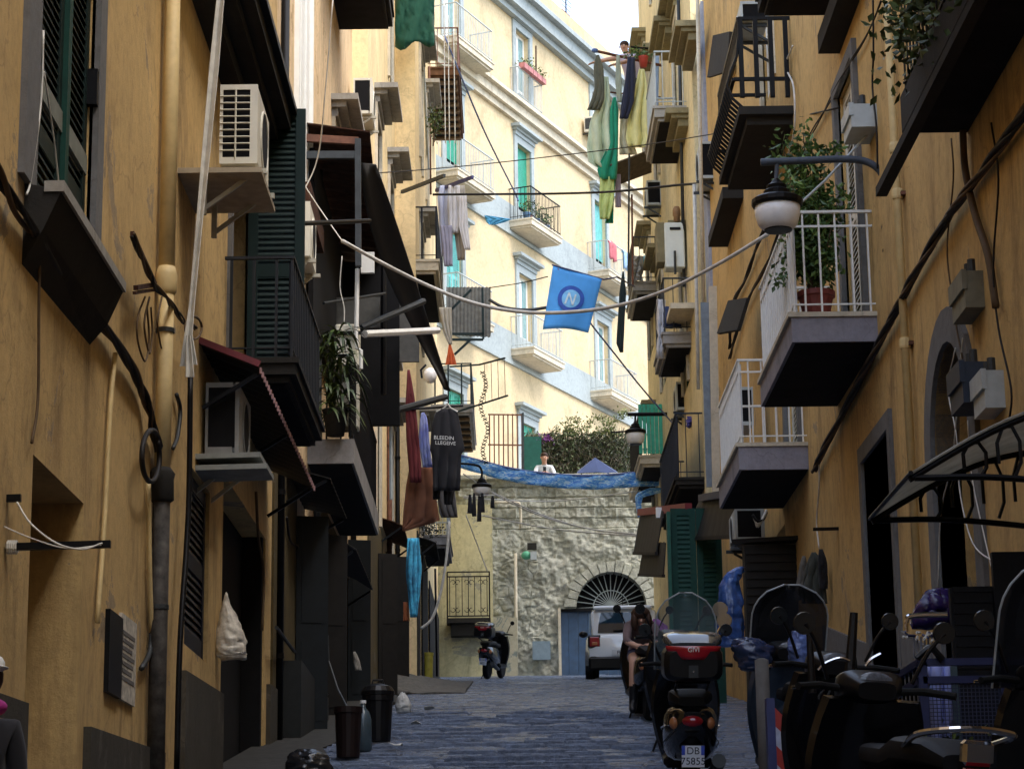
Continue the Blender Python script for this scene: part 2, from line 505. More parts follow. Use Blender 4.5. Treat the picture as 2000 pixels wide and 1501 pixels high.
def window(parent, F, s0, s1, z0, z1, style='shutter', mat=None, sur=.14, surmat=None, cornice=True, sill=False, rec=.22, cmat=None, cout=.3, glass=None, nleaf=2):
    """surround (the part) > shutters or glazed leaves, cornice, sill"""
    surmat = surmat or PALE_TRIM
    mb = MB()
    mb.fbox(F, s0 - sur, s0, -.02, .05, z0, z1); mb.fbox(F, s1, s1 + sur, -.02, .05, z0, z1)
    mb.fbox(F, s0 - sur, s1 + sur, -.02, .052, z1, z1 + sur)
    w = mb.build('window', surmat, parent)
    def sub(mb, n, m): return mb.build(n, m, w)
    if cornice:
        c = MB(); zt = z1 + sur + .12; e = .14
        c.fbox(F, s0 - sur, s1 + sur, 0, .09, z1 + sur, zt)
        c.fbox(F, s0 - sur - e * .4, s1 + sur + e * .4, 0, cout * .55, zt, zt + .08)
        c.fbox(F, s0 - sur - e, s1 + sur + e, 0, cout, zt + .08, zt + .17)
        sub(c, 'cornice', cmat or surmat)
    if sill:
        sub(MB().fbox(F, s0 - sur - .05, s1 + sur + .05, 0, .18, z0 - .09, z0 - .001), 'sill', cmat or surmat)
    n = nleaf; wd = (s1 - s0) / n
    for k in range(n):
        a, b = s0 + k * wd + .006, s0 + (k + 1) * wd - .006
        if style == 'shutter':
            shutter_leaf(w, F, a, b, z0 + .01, z1 - .01, -.05, mat)
        elif style == 'roller':
            c = MB(); z = z0
            while z < z1 - .03:
                c.fbox(F, a, b, -.12, -.10, z, z + .05); z += .056
            sub(c, 'roller_shutter', mat)['kind'] = 'stuff'
            break
        elif style == 'glass':
            c = MB(); t = .07
            c.fbox(F, a, a + t, -rec + .02, -rec + .07, z0, z1); c.fbox(F, b - t, b, -rec + .02, -rec + .07, z0, z1)
            for za in (z0, z0 + .45 * (z1 - z0) * .5, z1 - .09): c.fbox(F, a + t, b - t, -rec + .022, -rec + .068, za, za + .09)
            sub(c, 'door_leaf', mat or WHITE_W)
            sub(MB().fbox(F, a + t, b - t, -rec + .035, -rec + .05, z0 + .09, z1 - .09), 'pane', glass or GLASS)
    return w
def balcony(parent, F, s0, s1, z, prot, th=.16, rail=.95, step=.12, rm=None, sm=None, r=.009, moulding=True, label=None, panel=None, square=False, ends=(True, True), post=.018, mid=None, soffit=None):
    rm = rm or IRON; sm = sm or CONC
    mb = MB()
    mb.fbox(F, s0, s1, 0, prot, z - th, z)
    if moulding:
        mb.fbox(F, s0 + .06, s1 - .06, 0, prot - .06, z - th - .06, z - th)
        mb.fbox(F, s0 - .025, s1 + .025, 0, prot + .025, z - .045, z + .003)
    b = mb.build('balcony', sm, parent)
    zs_ = z - th - (.067 if moulding else .006); i_ = .1 if moulding else .03
    MB().fbox(F, s0 + i_, s1 - i_, .01, prot - i_, zs_ - .006, zs_).build('soffit', soffit or SLABBOT, b)  # added underside sheet, painted dark as shade unless another material is passed
    if label: b['label'] = label
    e = .04; zt = z + rail
    h = MB(); l = MB()
    for za, m, w in ((zt, h, .04), (z + .1, l, .022)):
        m.bar(F(s0 + e, prot - e, za), F(s1 - e, prot - e, za), w, w * .6)
        if ends[0]: m.bar(F(s0 + e, 0, za), F(s0 + e, prot - e + .02, za), w, w * .6)
        if ends[1]: m.bar(F(s1 - e, 0, za), F(s1 - e, prot - e + .02, za), w, w * .6)
    if mid:
        m = l
        m.bar(F(s0 + e, prot - e, z + mid), F(s1 - e, prot - e, z + mid), .02, .02)
        m.bar(F(s0 + e, 0, z + mid), F(s0 + e, prot - e, z + mid), .02, .02)
    h.build('handrail', rm, b); l.build('lower_rail', rm, b)
    key = ('bal', rail, r, rm.name, square)
    if key not in MATS:
        k = MB()
        if square: k.box(-r, r, -r, r, 0, rail)
        else: k.tube([(0, 0, 0), (0, 0, rail)], r, 5)
        MATS[key] = mesh_only(k, 'baluster', rm)
    pts = []
    n = max(2, int(round((s1 - s0 - 2 * e) / step)))
    pts += [(s0 + e + (s1 - s0 - 2 * e) * i / n, prot - e) for i in range(n + 1)]
    m = max(1, int(round((prot - e) / step)))
    for i in range(m):
        if ends[0]: pts.append((s0 + e, (prot - e) * (i + .3) / m))
        if ends[1]: pts.append((s1 - e, (prot - e) * (i + .3) / m))
    for s, o in pts:
        inst('baluster', MATS[key], b, F(s, o, z + .001) - ORIGIN[b.name])
    if panel:
        MB().fbox(F, s0 + e + .02, s1 - e - .02, prot - e - .03, prot - e - .012, z + .04, zt - .04).build('screen', panel, b)
    return b

# ================================================================== street
def street():
    mb = MB(); ys = [-60, -40, -20] + [-18.5 + i * 1.5 for i in range(52)] + [62, 70, 90, 140]
    xs = [-40, -12, -2.6, 0, 3.7, 14, 60]
    grid = [[(x, y, G(y) - .012) for x in xs] for y in ys]
    for i in range(len(ys) - 1):
        for j in range(len(xs) - 1):
            mb.poly(grid[i][j], grid[i][j + 1], grid[i + 1][j + 1], grid[i + 1][j])
    st = mb.build('street', ASPH, None, origin=(0, 0, 0)); tag(st, 'steep paved alley climbing between the houses', None, kind='structure')
    # basalt paving slabs
    m, nt, b = nodes_of('basalt_paving')
    p = pos(nt)
    g = nt.nodes.new('ShaderNodeNewGeometry'); oi = nt.nodes.new('ShaderNodeObjectInfo')
    add = nt.nodes.new('ShaderNodeMath'); add.operation = 'ADD'
    nt.links.new(g.outputs['Random Per Island'], add.inputs[0]); nt.links.new(oi.outputs['Random'], add.inputs[1])
    fr = nt.nodes.new('ShaderNodeMath'); fr.operation = 'FRACT'; nt.links.new(add.outputs[0], fr.inputs[0])
    c = ramp(nt, fr.outputs[0], [(0, (.12, .152, .22)), (.5, (.155, .192, .27)), (1, (.20, .245, .335))])
    c = mixc(nt, c, ramp(nt, noise(nt, p, 9, 8, .85), [(.34, (.35, .38, .42)), (.5, (.95, 1, 1.05)), (.68, (1.7, 1.75, 1.9))]), .9, 'MULTIPLY')
    nt.links.new(c, b.inputs['Base Color'])
    nt.links.new(ramp(nt, noise(nt, p, 3, 5, .7), [(.3, (.15,) * 3), (.7, (.34,) * 3)]), b.inputs['Roughness'])
    b.inputs['Specular IOR Level'].default_value = .8
    bump(nt, b, noise(nt, p, 16, 8, .85), 1.0, .05)
    slabs = []
    y = 15.0; rnd = random.Random(3)
    while y < 57.5:
        d = rnd.uniform(.26, .36); x = -2.35 + rnd.uniform(-.3, 0)
        while x < 3.4:
            w = rnd.uniform(.36, .62)
            xa, xb = max(x, -2.38), min(x + w, 3.45)
            if xb - xa > .15: slabs.append((xa, xb, y, y + d))
            x += w
        y += d
    var = []
    for k in range(8):
        q = MB(); rr = random.Random(k)
        def ring(e, z, j): return [(-.5 + e + rr.uniform(0, j), -.5 + e + rr.uniform(0, j), z + rr.uniform(-.004, .004)), (.5 - e - rr.uniform(0, j), -.5 + e + rr.uniform(0, j), z + rr.uniform(-.004, .004)), (.5 - e - rr.uniform(0, j), .5 - e - rr.uniform(0, j), z + rr.uniform(-.004, .004)), (-.5 + e + rr.uniform(0, j), .5 - e - rr.uniform(0, j), z + rr.uniform(-.004, .004))]
        q.loft([ring(.01, -.06, 0), ring(.016, -.010, .012), ring(.05, .004, .02)])
        var.append(mesh_only(q, 'paving_slab', m))
    vis = [s for s in slabs if 19.5 < s[2] and -2.2 < (s[0] + s[1]) / 2 < 1.9][:300]
    visset = set(vis); rest = MB()
    for s in slabs:
        xa, xb, ya, yb = s; yc = (ya + yb) / 2
        ang = math.atan(slope(yc)); dz = rnd.uniform(-.004, .005)
        tx, ty = rnd.uniform(-.006, .006), rnd.uniform(-.007, .007)
        if s in visset:
            inst('paving_slab', rnd.choice(var), st, ((xa + xb) / 2, yc, G(yc) + dz), (ang + ty, tx, rnd.choice([0, math.pi])), (xb - xa, yb - ya, 1))
        else:
            me = rnd.choice(var); Mx = Matrix.Translation(((xa + xb) / 2, yc, G(yc) + dz)) @ Matrix.Rotation(ang + ty, 4, 'X') @ Matrix.Diagonal((xb - xa, yb - ya, 1, 1))
            rest.add([Mx @ v.co for v in me.vertices], [tuple(f.vertices) for f in me.polygons])
    ro = rest.build('outlying_paving_slabs', m, st); ro['kind'] = 'stuff'
    # concrete gutter strip and mound on the left
    g = MB(); n = 30
    prof = [[(-2.5, y, G(y) + .05), (-1.95, y, G(y) + .045), (-1.72 + .12 * math.sin(y * 1.3), y, G(y) + .018)] for y in [14 + 44 * i / n for i in range(n + 1)]]
    g.sheet(prof, .05)
    gt = g.build('gutter_strip', plain('dark_gutter_concrete', (.035, .034, .031), .9, var=.4, bmp=.5)); tag(gt, 'grey concrete strip along the foot of the left wall', None, kind='structure')
    mnd = MB()
    gr = []
    for i in range(13):
        y = 39 + i * .75
        row = []
        for j in range(7):
            x = -2.3 + j * .26
            h = .34 * max(0, math.sin(math.pi * i / 12)) * max(0, 1 - j / 6) ** 1.2 + random.uniform(-.015, .015)
            row.append((x, y, G(y) + .015 + h))
        gr.append(row)
    mnd.sheet(gr, .04)
    mo = mnd.build('rubble_ramp', plain('grey_rubble', (.10, .095, .085), .95, var=.5, scale=14, bmp=.9)); tag(mo, 'low grey ramp of rubble against the left wall near the bins', None, kind='structure')
street()

# ================================================================== left buildings
def so(F, xa, xb, yt, yb, dp, at=None):
    """opening given by photo pixels: s from the columns, z from rows read at the near column"""
    sa = F.px(xa, yt)[0]; sb = F.px(xb, yt)[0]
    zt = F.px(xa if at is None else at, yt)[1]; zb = F.px(xa if at is None else at, yb)[1]
    return [sa, sb, zb, zt, dp]
op_door = so(FL, 65, 166, 887, 1890, 1.6); op_door[2] = G(op_door[0]) - .1
op_win1 = so(FL, 81, 196, -260, 408, .2, at=81)
op_low = so(FL, 366, 411, 900, 1262, .25); 
op_low2 = so(FL, 437, 520, 925, 1700, .3); op_low2[2] = G(op_low2[0]) - .1
op_balA = [19.35, 20.75, 6.3, 8.75, .3]
L1 = building('apartment_building', 'ochre plastered house on the left with a deep doorway and green shutters', FL, -45, 23.2, -10, 13, [op_door, op_win1, op_low, op_low2, op_balA], OCHRE_L)
# near shuttered window with stone sill
w1 = MB()
a, b, c, d = op_win1[:4]
w1.fbox(FL, a - .30, a, -.02, .035, c, d + .2); w1.fbox(FL, b, b + .2, -.02, .035, c, d + .2); w1.fbox(FL, a - .3, b + .2, -.02, .036, d + .2, d + .45)
w1 = w1.build('window', SURROUND, L1)
mid = (a + b) / 2 + .1
for s0_, s1_ in ((a + .01, mid - .04), (mid + .04, b - .01)):
    leaf = shutter_leaf(w1, FL, s0_, s1_, c + .02, d, -.03, DGREEN, rail=.235, pitch=.055)
MB().fbox(FL, mid - .045, mid + .045, -.06, .0, c + .01, d).build('meeting_stile', DGREEN2, w1)
MB().fbox(FL, a + .02, b - .02, -.075, -.022, c + .62, c + .74).build('cross_rail', plain('grey_green_lit_paint', (.17, .18, .15), .7), w1)  # the rail's lit look is put into this paler paint colour
for zz in (c + .55, c + 1.9):
    MB().fbox(FL, a - .03, a + .05, -.03, .02, zz, zz + .22).build('hinge', IRON, w1)
    MB().fbox(FL, b - .05, b + .04, -.03, .03, zz + .5, zz + .72).build('hinge', IRON, w1)
sl = MB(); sl.hexa([FL(a - .12, 0, c - .42), FL(b + .12, 0, c - .36), FL(b + .12, .10, c - .24), FL(a - .12, .10, c - .24), FL(a - .12, 0, c), FL(b + .12, 0, c), FL(b + .12, .19, c - .03), FL(a - .12, .19, c - .03)])
sl.build('sill', CONC_D, w1)
MB().fbox(FL, a - .13, b + .13, .10, .20, c - .045, c + .012).build('sill_edge', STONE_TRIM, w1)
# plinths
for xa, xb, yt in ((-40, 40, 1345), (163, 312, 1418), (352, 428, 1308), (520, 560, 1335)):
    sa, zt = FL.px(xa, yt); sb = FL.px(xb, yt)[0]
    zb = zt + (sb - sa) * .02
    pl = MB(); pl.hexa([FL(sa, -.01, G(sa) - .2), FL(sb, -.01, G(sb) - .2), FL(sb, .045, G(sb) - .2), FL(sa, .045, G(sa) - .2), FL(sa, -.01, zt), FL(sb, -.01, zb), FL(sb, .045, zb), FL(sa, .045, zt)])
    pl.build('plinth', PLINTH, L1)
# long ledge at the top
ld = MB(); s_end = FL.px(570, 267, .42)[0]; zl = 8.85
ld.fbox(FL, -20, s_end, 0, .42, zl, zl + .14)
ld.fbox(FL, -20, s_end - .02, 0, .30, zl - .1, zl); ld.fbox(FL, -20, s_end - .04, 0, .16, zl - .24, zl - .1)
ld.build('ledge', CONC_D, L1)
MB().fbox(FL, -20, s_end + .02, .36, .48, zl + .14, zl + .2).build('gutter', IRON, L1)
# low windows
a, b, c, d = op_low[:4]
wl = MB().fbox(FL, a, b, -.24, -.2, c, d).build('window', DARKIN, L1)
shutter_leaf(wl, FL, a + .02, b - .02, c + .02, d - .02, -.03, plain('navy_black_paint', (.006, .008, .018), .5))
a, b, c, d = op_low2[:4]
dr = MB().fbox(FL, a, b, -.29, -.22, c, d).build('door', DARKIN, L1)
gt = MB()
for k in range(9):
    s = a + .06 + k * .055
    gt.bar(FL(s, -.1, G(s)), FL(s, -.1, G(s) + 1.05), .02)
gt.bar(FL(a + .04, -.1, G(a) + 1.08), FL(a + .55, -.1, G(a) + 1.08), .05); gt.bar(FL(a + .04, -.1, G(a) + .5), FL(a + .55, -.1, G(a) + .5), .04)
gt.build('gate', plain('blue_black_gate_paint', (.012, .016, .03), .5), dr)
MB().fbox(FL, b - .12, b - .005, -.215, -.02, c, d).build('jamb_shade_strip', DARKIN, dr)  # near-black strip on the far jamb, doorway shade put into its colour

# balcony A with open shutter leaf
balA = balcony(L1, FL, 19.05, 21.85, 6.30, .62, th=.14, rail=.9, step=.17, rm=plain('dark_balcony_steel', (.016, .018, .022), .5), sm=CONC_D, r=.012, square=True, label='dark balcony with black fabric screening beside the red-edged awning', panel=cloth_mat('black_screen_fabric', (.012, .014, .02)))
a, b, c, d = op_balA[:4]
wA = MB(); wA.fbox(FL, a - .12, a, -.02, .04, c, d); wA.fbox(FL, b, b + .12, -.02, .04, c, d); wA.fbox(FL, a - .12, b + .12, -.02, .042, d, d + .12)
wA = wA.build('window', SURROUND, L1)
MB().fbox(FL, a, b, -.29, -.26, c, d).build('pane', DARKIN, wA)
FA = Frame((-2.36, 20.45, 0), (1, 0, 0), (0, -1, 0))
sh = shutter_leaf(wA, FA, .0, .52, 6.34, 9.05, 0, DGREEN, rail=.42, pitch=.055)
sh['label'] = 'dark green louvred shutter leaf swung open across the balcony'

# ---- L2
def W(F, x0, x1, yt, yb, ref=None):
    s0 = F.px(x0, yt)[0]; s1 = F.px(x1, yt)[0]
    zt = F.px(ref or x0, yt)[1]; zb = F.px(ref or x0, yb)[1]
    return s0, s1, zb, zt
ops2 = []
low_doors = [(576, 616, 1010), (664, 700, 1060)]
for xa, xb, yt in low_doors:
    s0, s1, _, zt = W(FL, xa, xb, yt, yt + 200); ops2.append([s0, s1, G(s0) - .1, zt, .5])
wc1 = (30.9, 32.3, 10.2, 12.55); ops2.append([*wc1, .22])
wc0 = (25.25, 27.0, 9.9, 13.6); ops2.append([*wc0, .1])
L2 = building('apartment_building', 'tan house on the left above the terrace canopy with aged yellow ground floor', FL, 23.2, 35, -5, 16.6, ops2, TAN_L)
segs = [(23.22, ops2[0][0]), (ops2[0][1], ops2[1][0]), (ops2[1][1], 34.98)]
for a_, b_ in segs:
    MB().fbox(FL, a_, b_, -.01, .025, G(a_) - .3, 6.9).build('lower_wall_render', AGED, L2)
for o in ops2[:2]:
    dd = MB().fbox(FL, o[0], o[1], -.48, -.44, o[2], o[3]).build('door', plain('black_door_paint', (.012, .014, .016), .6), L2)
    MB().fbox(FL, o[0] + .1, o[1] - .1, -.44, -.42, o[2] + .9, o[3] - .3).build('panel', plain('dark_blue_door_paint', (.015, .025, .03), .5), dd)
a, b, c, d = wc0
ww = MB(); ww.fbox(FL, a - .1, a, -.02, .06, c, d); ww.fbox(FL, b, b + .1, -.02, .06, c, d)
ww = ww.build('window', WHITE_W, L2); ww['label'] = 'tall white window with folded white shutters'
for k in range(5):
    s = a + (b - a) * k / 5
    MB().fbox(FL, s + .01, s + (b - a) / 5 - .01, -.06, .01 + .03 * (k % 2), c + .02, d).build('leaf', WHITE_W, ww)
MB().fbox(FL, a - .1, b + .1, 0, .2, c - .3, c - .02).build('sill', RUST, ww)
window(L2, FL, *wc1, style='shutter', mat=DGREEN, cornice=True, cmat=STONE_TRIM, cout=.38)

# ---- L3 / L4
ops3 = [[37.0, 38.2, 12.6, 15.0, .22], [37.0, 38.2, 8.1, 10.5, .22], [41.2, 42.4, 12.8, 15.3, .22], [41.2, 42.4, 17.2, 19.5, .22], [39, 40.3, G(39) - .1, 7.8, .5], [41.2, 42.4, 8.1, 10.5, .22]]
L3 = building('apartment_building', 'pale yellow house on the left with carved stone window hoods', FL3, 35, 44, 0, 20.5, ops3, CREAM_L)
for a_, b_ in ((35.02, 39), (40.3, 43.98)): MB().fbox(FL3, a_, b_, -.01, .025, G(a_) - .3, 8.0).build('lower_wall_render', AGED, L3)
for k, o in enumerate(ops3):
    if k == 4:
        MB().fbox(FL3, o[0], o[1], -.48, -.44, o[2], o[3]).build('door', MATS['black_door_paint'], L3)
    else: window(L3, FL3, *o[:4], style='shutter', mat=DGREEN, cmat=STONE_TRIM, cout=.4)
ops4 = [[46.2, 47.4, 13.3, 15.7, .22], [46.2, 47.4, 17.3, 19.7, .22], [46.0, 47.2, 9.0, 11.4, .22], [49.8, 51, 17.5, 19.9, .22], [49.5, 50.7, G(49.5), 8.8, .4], [45.2, 46.4, G(45.2), 8.4, .4]]
L4 = building('apartment_building', 'narrow weathered house at the far end of the left row', FL4, 44, 57.5, 0, 25, ops4, CREAM_L)
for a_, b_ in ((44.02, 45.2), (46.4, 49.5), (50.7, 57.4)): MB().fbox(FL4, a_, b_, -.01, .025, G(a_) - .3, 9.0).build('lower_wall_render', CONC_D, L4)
for k, o in enumerate(ops4):
    if k >= 4: MB().fbox(FL4, o[0], o[1], -.38, -.34, o[2], o[3]).build('door', MATS['black_door_paint'], L4)
    else: window(L4, FL4, *o[:4], style='shutter', mat=DGREEN, cmat=STONE_TRIM, cout=.34)

# balcony B (with palm, boiler) and the further ones on the left
balB = balcony(L2, FL, 27.3, 32.6, 7.32, .56, th=.30, rail=1.05, step=.2, rm=IRON, sm=CONC, r=.011, moulding=False, label='long grey balcony with black netting, a palm and a boiler', panel=MATS['black_screen_fabric'])
balC = balcony(L4, FL4, 47.0, 49.6, 9.4, .55, th=.2, rail=.7, step=.13, rm=GREYPL, sm=CONC, label='small grey balcony with pale railing near the dangling white hose')
balD = balcony(L4, FL4, 52.8, 57.3, 13.45, .98, th=.18, rail=1.0, step=.3, rm=plain('teal_black_iron', (.02, .035, .04), .5), sm=CONC, r=.018, square=True, label='iron balcony with a timber soffit and folding drying racks')
balE = balcony(L4, FL4, 44.05, 48.0, 14.45, .45, th=.22, rail=1.1, step=.28, rm=IRON, sm=PALE_TRIM, r=.018, square=True, label='iron balcony behind the pale laundry')
balF = balcony(L4, FL4, 51.6, 56.2, 21.4, .75, th=.2, rail=1.0, step=.16, rm=IRON_B, sm=plain('rotten_brown_soffit', (.10, .05, .025), .9, var=.5, scale=5), label='rusty brown balcony with rotten timber soffit at the top')
for k in range(9):
    MB().fbox(FL4, 51.8 + k * .5, 51.95 + k * .5, .02, .7, 21.07, 21.14).build('joist', WOOD, balF)
for k in range(6):
    MB().fbox(FL4, 53.1 + k * .72, 53.25 + k * .72, .02, .9, 13.14, 13.21).build('joist', WOOD, balD)
balG = balcony(L2, FL, 28.3, 32.2, FL.px(665, 62, 0)[1] + .2, .79, th=.2, rail=1.0, step=.15, sm=CONC_D, label='dark balcony slab at the top edge of the photo')

# ================================================================== right buildings
def arch_pts(s0, s1, zs, n=14):
    c = (s0 + s1) / 2; r = (s1 - s0) / 2
    return [(c + r * math.cos(math.pi * k / n), zs + r * math.sin(math.pi * k / n)) for k in range(n + 1)]
AR0, AR1 = FR.px(1898, 800)[0], FR.px(1822, 800)[0]        # arch opening near/far
ARZ = FR.px(1860, 860)[1]; ARR = (AR1 - AR0) / 2
op_arch = [AR0, AR1, G(AR0) - .1, ARZ + ARR + .02, .45]
op_grey = so(FR, 1738, 1684, 838, 1700, .55); op_grey[0], op_grey[1] = min(op_grey[:2]), max(op_grey[:2]); op_grey[2] = G(op_grey[0]) - .1
op_b1 = [21.3, 22.5, 5.98 + .0, 8.6, .25]
op_b2 = [26.5, 27.7, 5.95, 8.5, .25]
Z_B1 = PY(1640, 612, 20.75).z; Z_B2 = PY(1515, 866, 25.95).z
op_b1[2], op_b1[3] = Z_B1, Z_B1 + 2.75
op_b2[2], op_b2[3] = Z_B2, Z_B2 + 2.5
op_b3 = [27.6, 28.8, 12.0, 14.3, .25]
R1 = building('apartment_building', 'warm ochre house on the right with an arched doorway and white balconies', FR, -45, 37.6, -10, 17, [op_arch, op_grey, op_b1, op_b2, op_b3, [25.2, 26.6, G(25.2) - .1, 5.4, .5], [28.4, 31.8, G(28.4) - .1, 6.4, .4]], OCHRE_R)
# arch: spandrels, surround, leaf
pts = arch_pts(AR0, AR1, ARZ)
sp = MB(); top = op_arch[3]
for k in range(len(pts) - 1):
    (sa, za), (sb, zb) = pts[k], pts[k + 1]
    sp.hexa([FR(sb, -.44, zb), FR(sa, -.44, za), FR(sa, .0, za), FR(sb, .0, zb), FR(sb, -.44, top), FR(sa, -.44, top), FR(sa, .0, top), FR(sb, .0, top)])
ad = MB().fbox(FR, AR0, AR1, -.44, -.38, op_arch[2], top - .02).build('door', plain('dark_timber_door', (.03, .026, .03), .6), R1)
ad['label'] = 'tall arched doorway with grey stone surround'
sp.build('spandrel', OCHRE_R, ad)
su = MB(); w_ = .27
outer = arch_pts(AR0 - w_, AR1 + w_, ARZ)
for k in range(len(pts) - 1):
    i0, i1, o0, o1 = pts[k], pts[k + 1], outer[k], outer[k + 1]
    su.hexa([FR(i0[0], -.2, i0[1]), FR(i1[0], -.2, i1[1]), FR(i1[0], .04, i1[1]), FR(i0[0], .04, i0[1]), FR(o0[0], -.2, o0[1]), FR(o1[0], -.2, o1[1]), FR(o1[0], .04, o1[1]), FR(o0[0], .04, o0[1])])
su.fbox(FR, AR0 - w_, AR0, -.2, .04, op_arch[2], ARZ); su.fbox(FR, AR1, AR1 + w_, -.2, .04, op_arch[2], ARZ)
su.build('surround', SURROUND, ad)
for k in range(3):
    MB().fbox(FR, AR0 + .08 + k * .62, AR0 + .62 + k * .62, -.38, -.35, op_arch[2] + .4, ARZ - .2).build('panel', MATS['dark_timber_door'], ad)
# grey doorway
a, b, c, d = op_grey[:4]
gd = MB(); gd.fbox(FR, a - .16, a, -.3, .035, c, d); gd.fbox(FR, b, b + .16, -.3, .035, c, d); gd.fbox(FR, a - .16, b + .16, -.3, .037, d, d + .16)
gd = gd.build('door', SURROUND, R1); gd['label'] = 'tall narrow doorway in a blue-grey frame'
MB().fbox(FR, a, b, -.5, -.46, c, d).build('leaf', plain('slate_blue_paint', (.055, .065, .085), .6), gd)
# plinth kept clear of the door openings
for a_, b_ in ((-10, AR0 - w_ - .02), (AR1 + w_ + .02, a - .18), (b + .18, 25.2)):
    pr = MB(); pr.hexa([FR(a_, -.01, G(a_) - .3), FR(b_, -.01, G(b_) - .3), FR(b_, .03, G(b_) - .3), FR(a_, .03, G(a_) - .3), FR(a_, -.01, G(a_) + 1.0), FR(b_, -.01, G(b_) + 1.15), FR(b_, .03, G(b_) + 1.15), FR(a_, .03, G(a_) + 1.0)])
    pr.build('plinth', SURROUND, R1)
WHITE_SCREEN = cloth_mat('white_screen_fabric', (.62, .64, .66), .06)
bal1 = balcony(R1, FR, 20.75, 23.5, Z_B1, .80, th=.27, rail=1.0, step=.155, rm=WHITE_P, sm=CONC_V, r=.011, moulding=False, label='white-railed balcony carrying the big potted plant', panel=WHITE_SCREEN, mid=.86)
bal2 = balcony(R1, FR, 25.95, 28.5, Z_B2, .80, th=.30, rail=1.0, step=.155, rm=WHITE_P, sm=CONC_V, r=.011, moulding=False, label='white-railed balcony below and behind the plant balcony', panel=WHITE_SCREEN, mid=.86)
MB().fbox(FR, 20.73, 23.52, .0, .83, Z_B1 - .03, Z_B1 + .015).build('slab_edge', PALE_TRIM, bal1)
MB().fbox(FR, 25.93, 28.52, .0, .83, Z_B2 - .03, Z_B2 + .015).build('slab_edge', PALE_TRIM, bal2)
window(R1, FR, *op_b1[:4], style='shutter', mat=plain('ivory_shutter_paint', (.62, .60, .52), .6), cornice=False, surmat=SURROUND)
window(R1, FR, *op_b2[:4], style='shutter', mat=MATS['ivory_shutter_paint'], cornice=False, surmat=SURROUND)
# upper iron balcony with bellied bars
Z_B3 = FR.px(1550, 206, 0)[1]
op3 = op_b3; 
s3a = FR.px(1550, 208, 0)[0]
b3 = MB(); b3.fbox(FR, s3a, s3a + 2.7, 0, .65, Z_B3 - .1, Z_B3); b3.fbox(FR, s3a + .1, s3a + 2.6, 0, .55, Z_B3 - .2, Z_B3 - .1)
b3 = b3.build('balcony', CONC_D, R1); b3['label'] = 'balcony with black bellied iron bars high on the ochre wall'
hr = MB()
for zz, oo in ((1.12, .62), (.35, .7)):
    hr.bar(FR(s3a + .03, 0, Z_B3 + zz), FR(s3a + .03, oo, Z_B3 + zz), .04); hr.bar(FR(s3a + .03, oo, Z_B3 + zz), FR(s3a + 2.67, oo, Z_B3 + zz), .04); hr.bar(FR(s3a + 2.67, 0, Z_B3 + zz), FR(s3a + 2.67, oo, Z_B3 + zz), .04)
hr.build('handrail', IRON, b3)
prof = [(.0, .60), (.12, .72), (.28, .78), (.45, .73), (.65, .65), (.9, .62), (1.12, .62)]
for k in range(19):
    s = s3a + .05 + k * .143
    MB().tube([FR(s, o, Z_B3 + z) for z, o in prof], .02, 5).build('baluster', IRON, b3)
for k in range(4):
    o = .06 + k * .18
    MB().bar(FR(s3a + .03, o, Z_B3 + .12), FR(s3a + .03, o, Z_B3 + 1.12), .055).build('baluster', IRON, b3)
window(R1, FR, *op_b3[:4], style='shutter', mat=WHITE_P, cornice=False, surmat=PALE_TRIM)
# planted balcony in the top right corner
Z_BT = 7.57
balT = balcony(R1, FR, 11.0, 16.3, Z_BT, .49, th=.28, rail=.95, step=.13, rm=IRON_G, sm=CONC_D, moulding=False, label='dark planted balcony in the top right corner')
MB().fbox(FR, 11.0, 17.6, .40, .488, Z_BT - .36, Z_BT - .285).build('fascia_beam', CONC_D, balT)
# slabs at the top edge
sA, zA = FR.px(1612, 24, 0)
balcony(R1, FR, sA - 3.2, sA, zA + .18, .72, th=.18, rail=1.0, sm=CONC_D, label='dark balcony slab at the top edge above the iron balcony')
sA, zA = FR.px(1640, 105, 0)
MB().fbox(FR, sA - 3.0, sA, 0, .22, zA, zA + .2).build('ledge', CONC_D, R1)
# unseen balconies added out of view to shade the lower near walls
balcony(R1, FR, 7.6, 10.4, 6.2, .85, th=.2, rail=1.0, step=.2, sm=CONC, label='added unseen balcony shading the ochre house nearer than the planted one')
balcony(R1, FR, 1.5, 5.6, 5.4, .85, th=.2, rail=1.0, step=.2, sm=CONC, label='added unseen balcony shading the ochre house beside the viewer')
balcony(L1, FL, 3.0, 8.2, 5.4, .8, th=.2, rail=1.0, step=.2, sm=CONC, label='added unseen balcony shading the left ochre house beside the viewer')
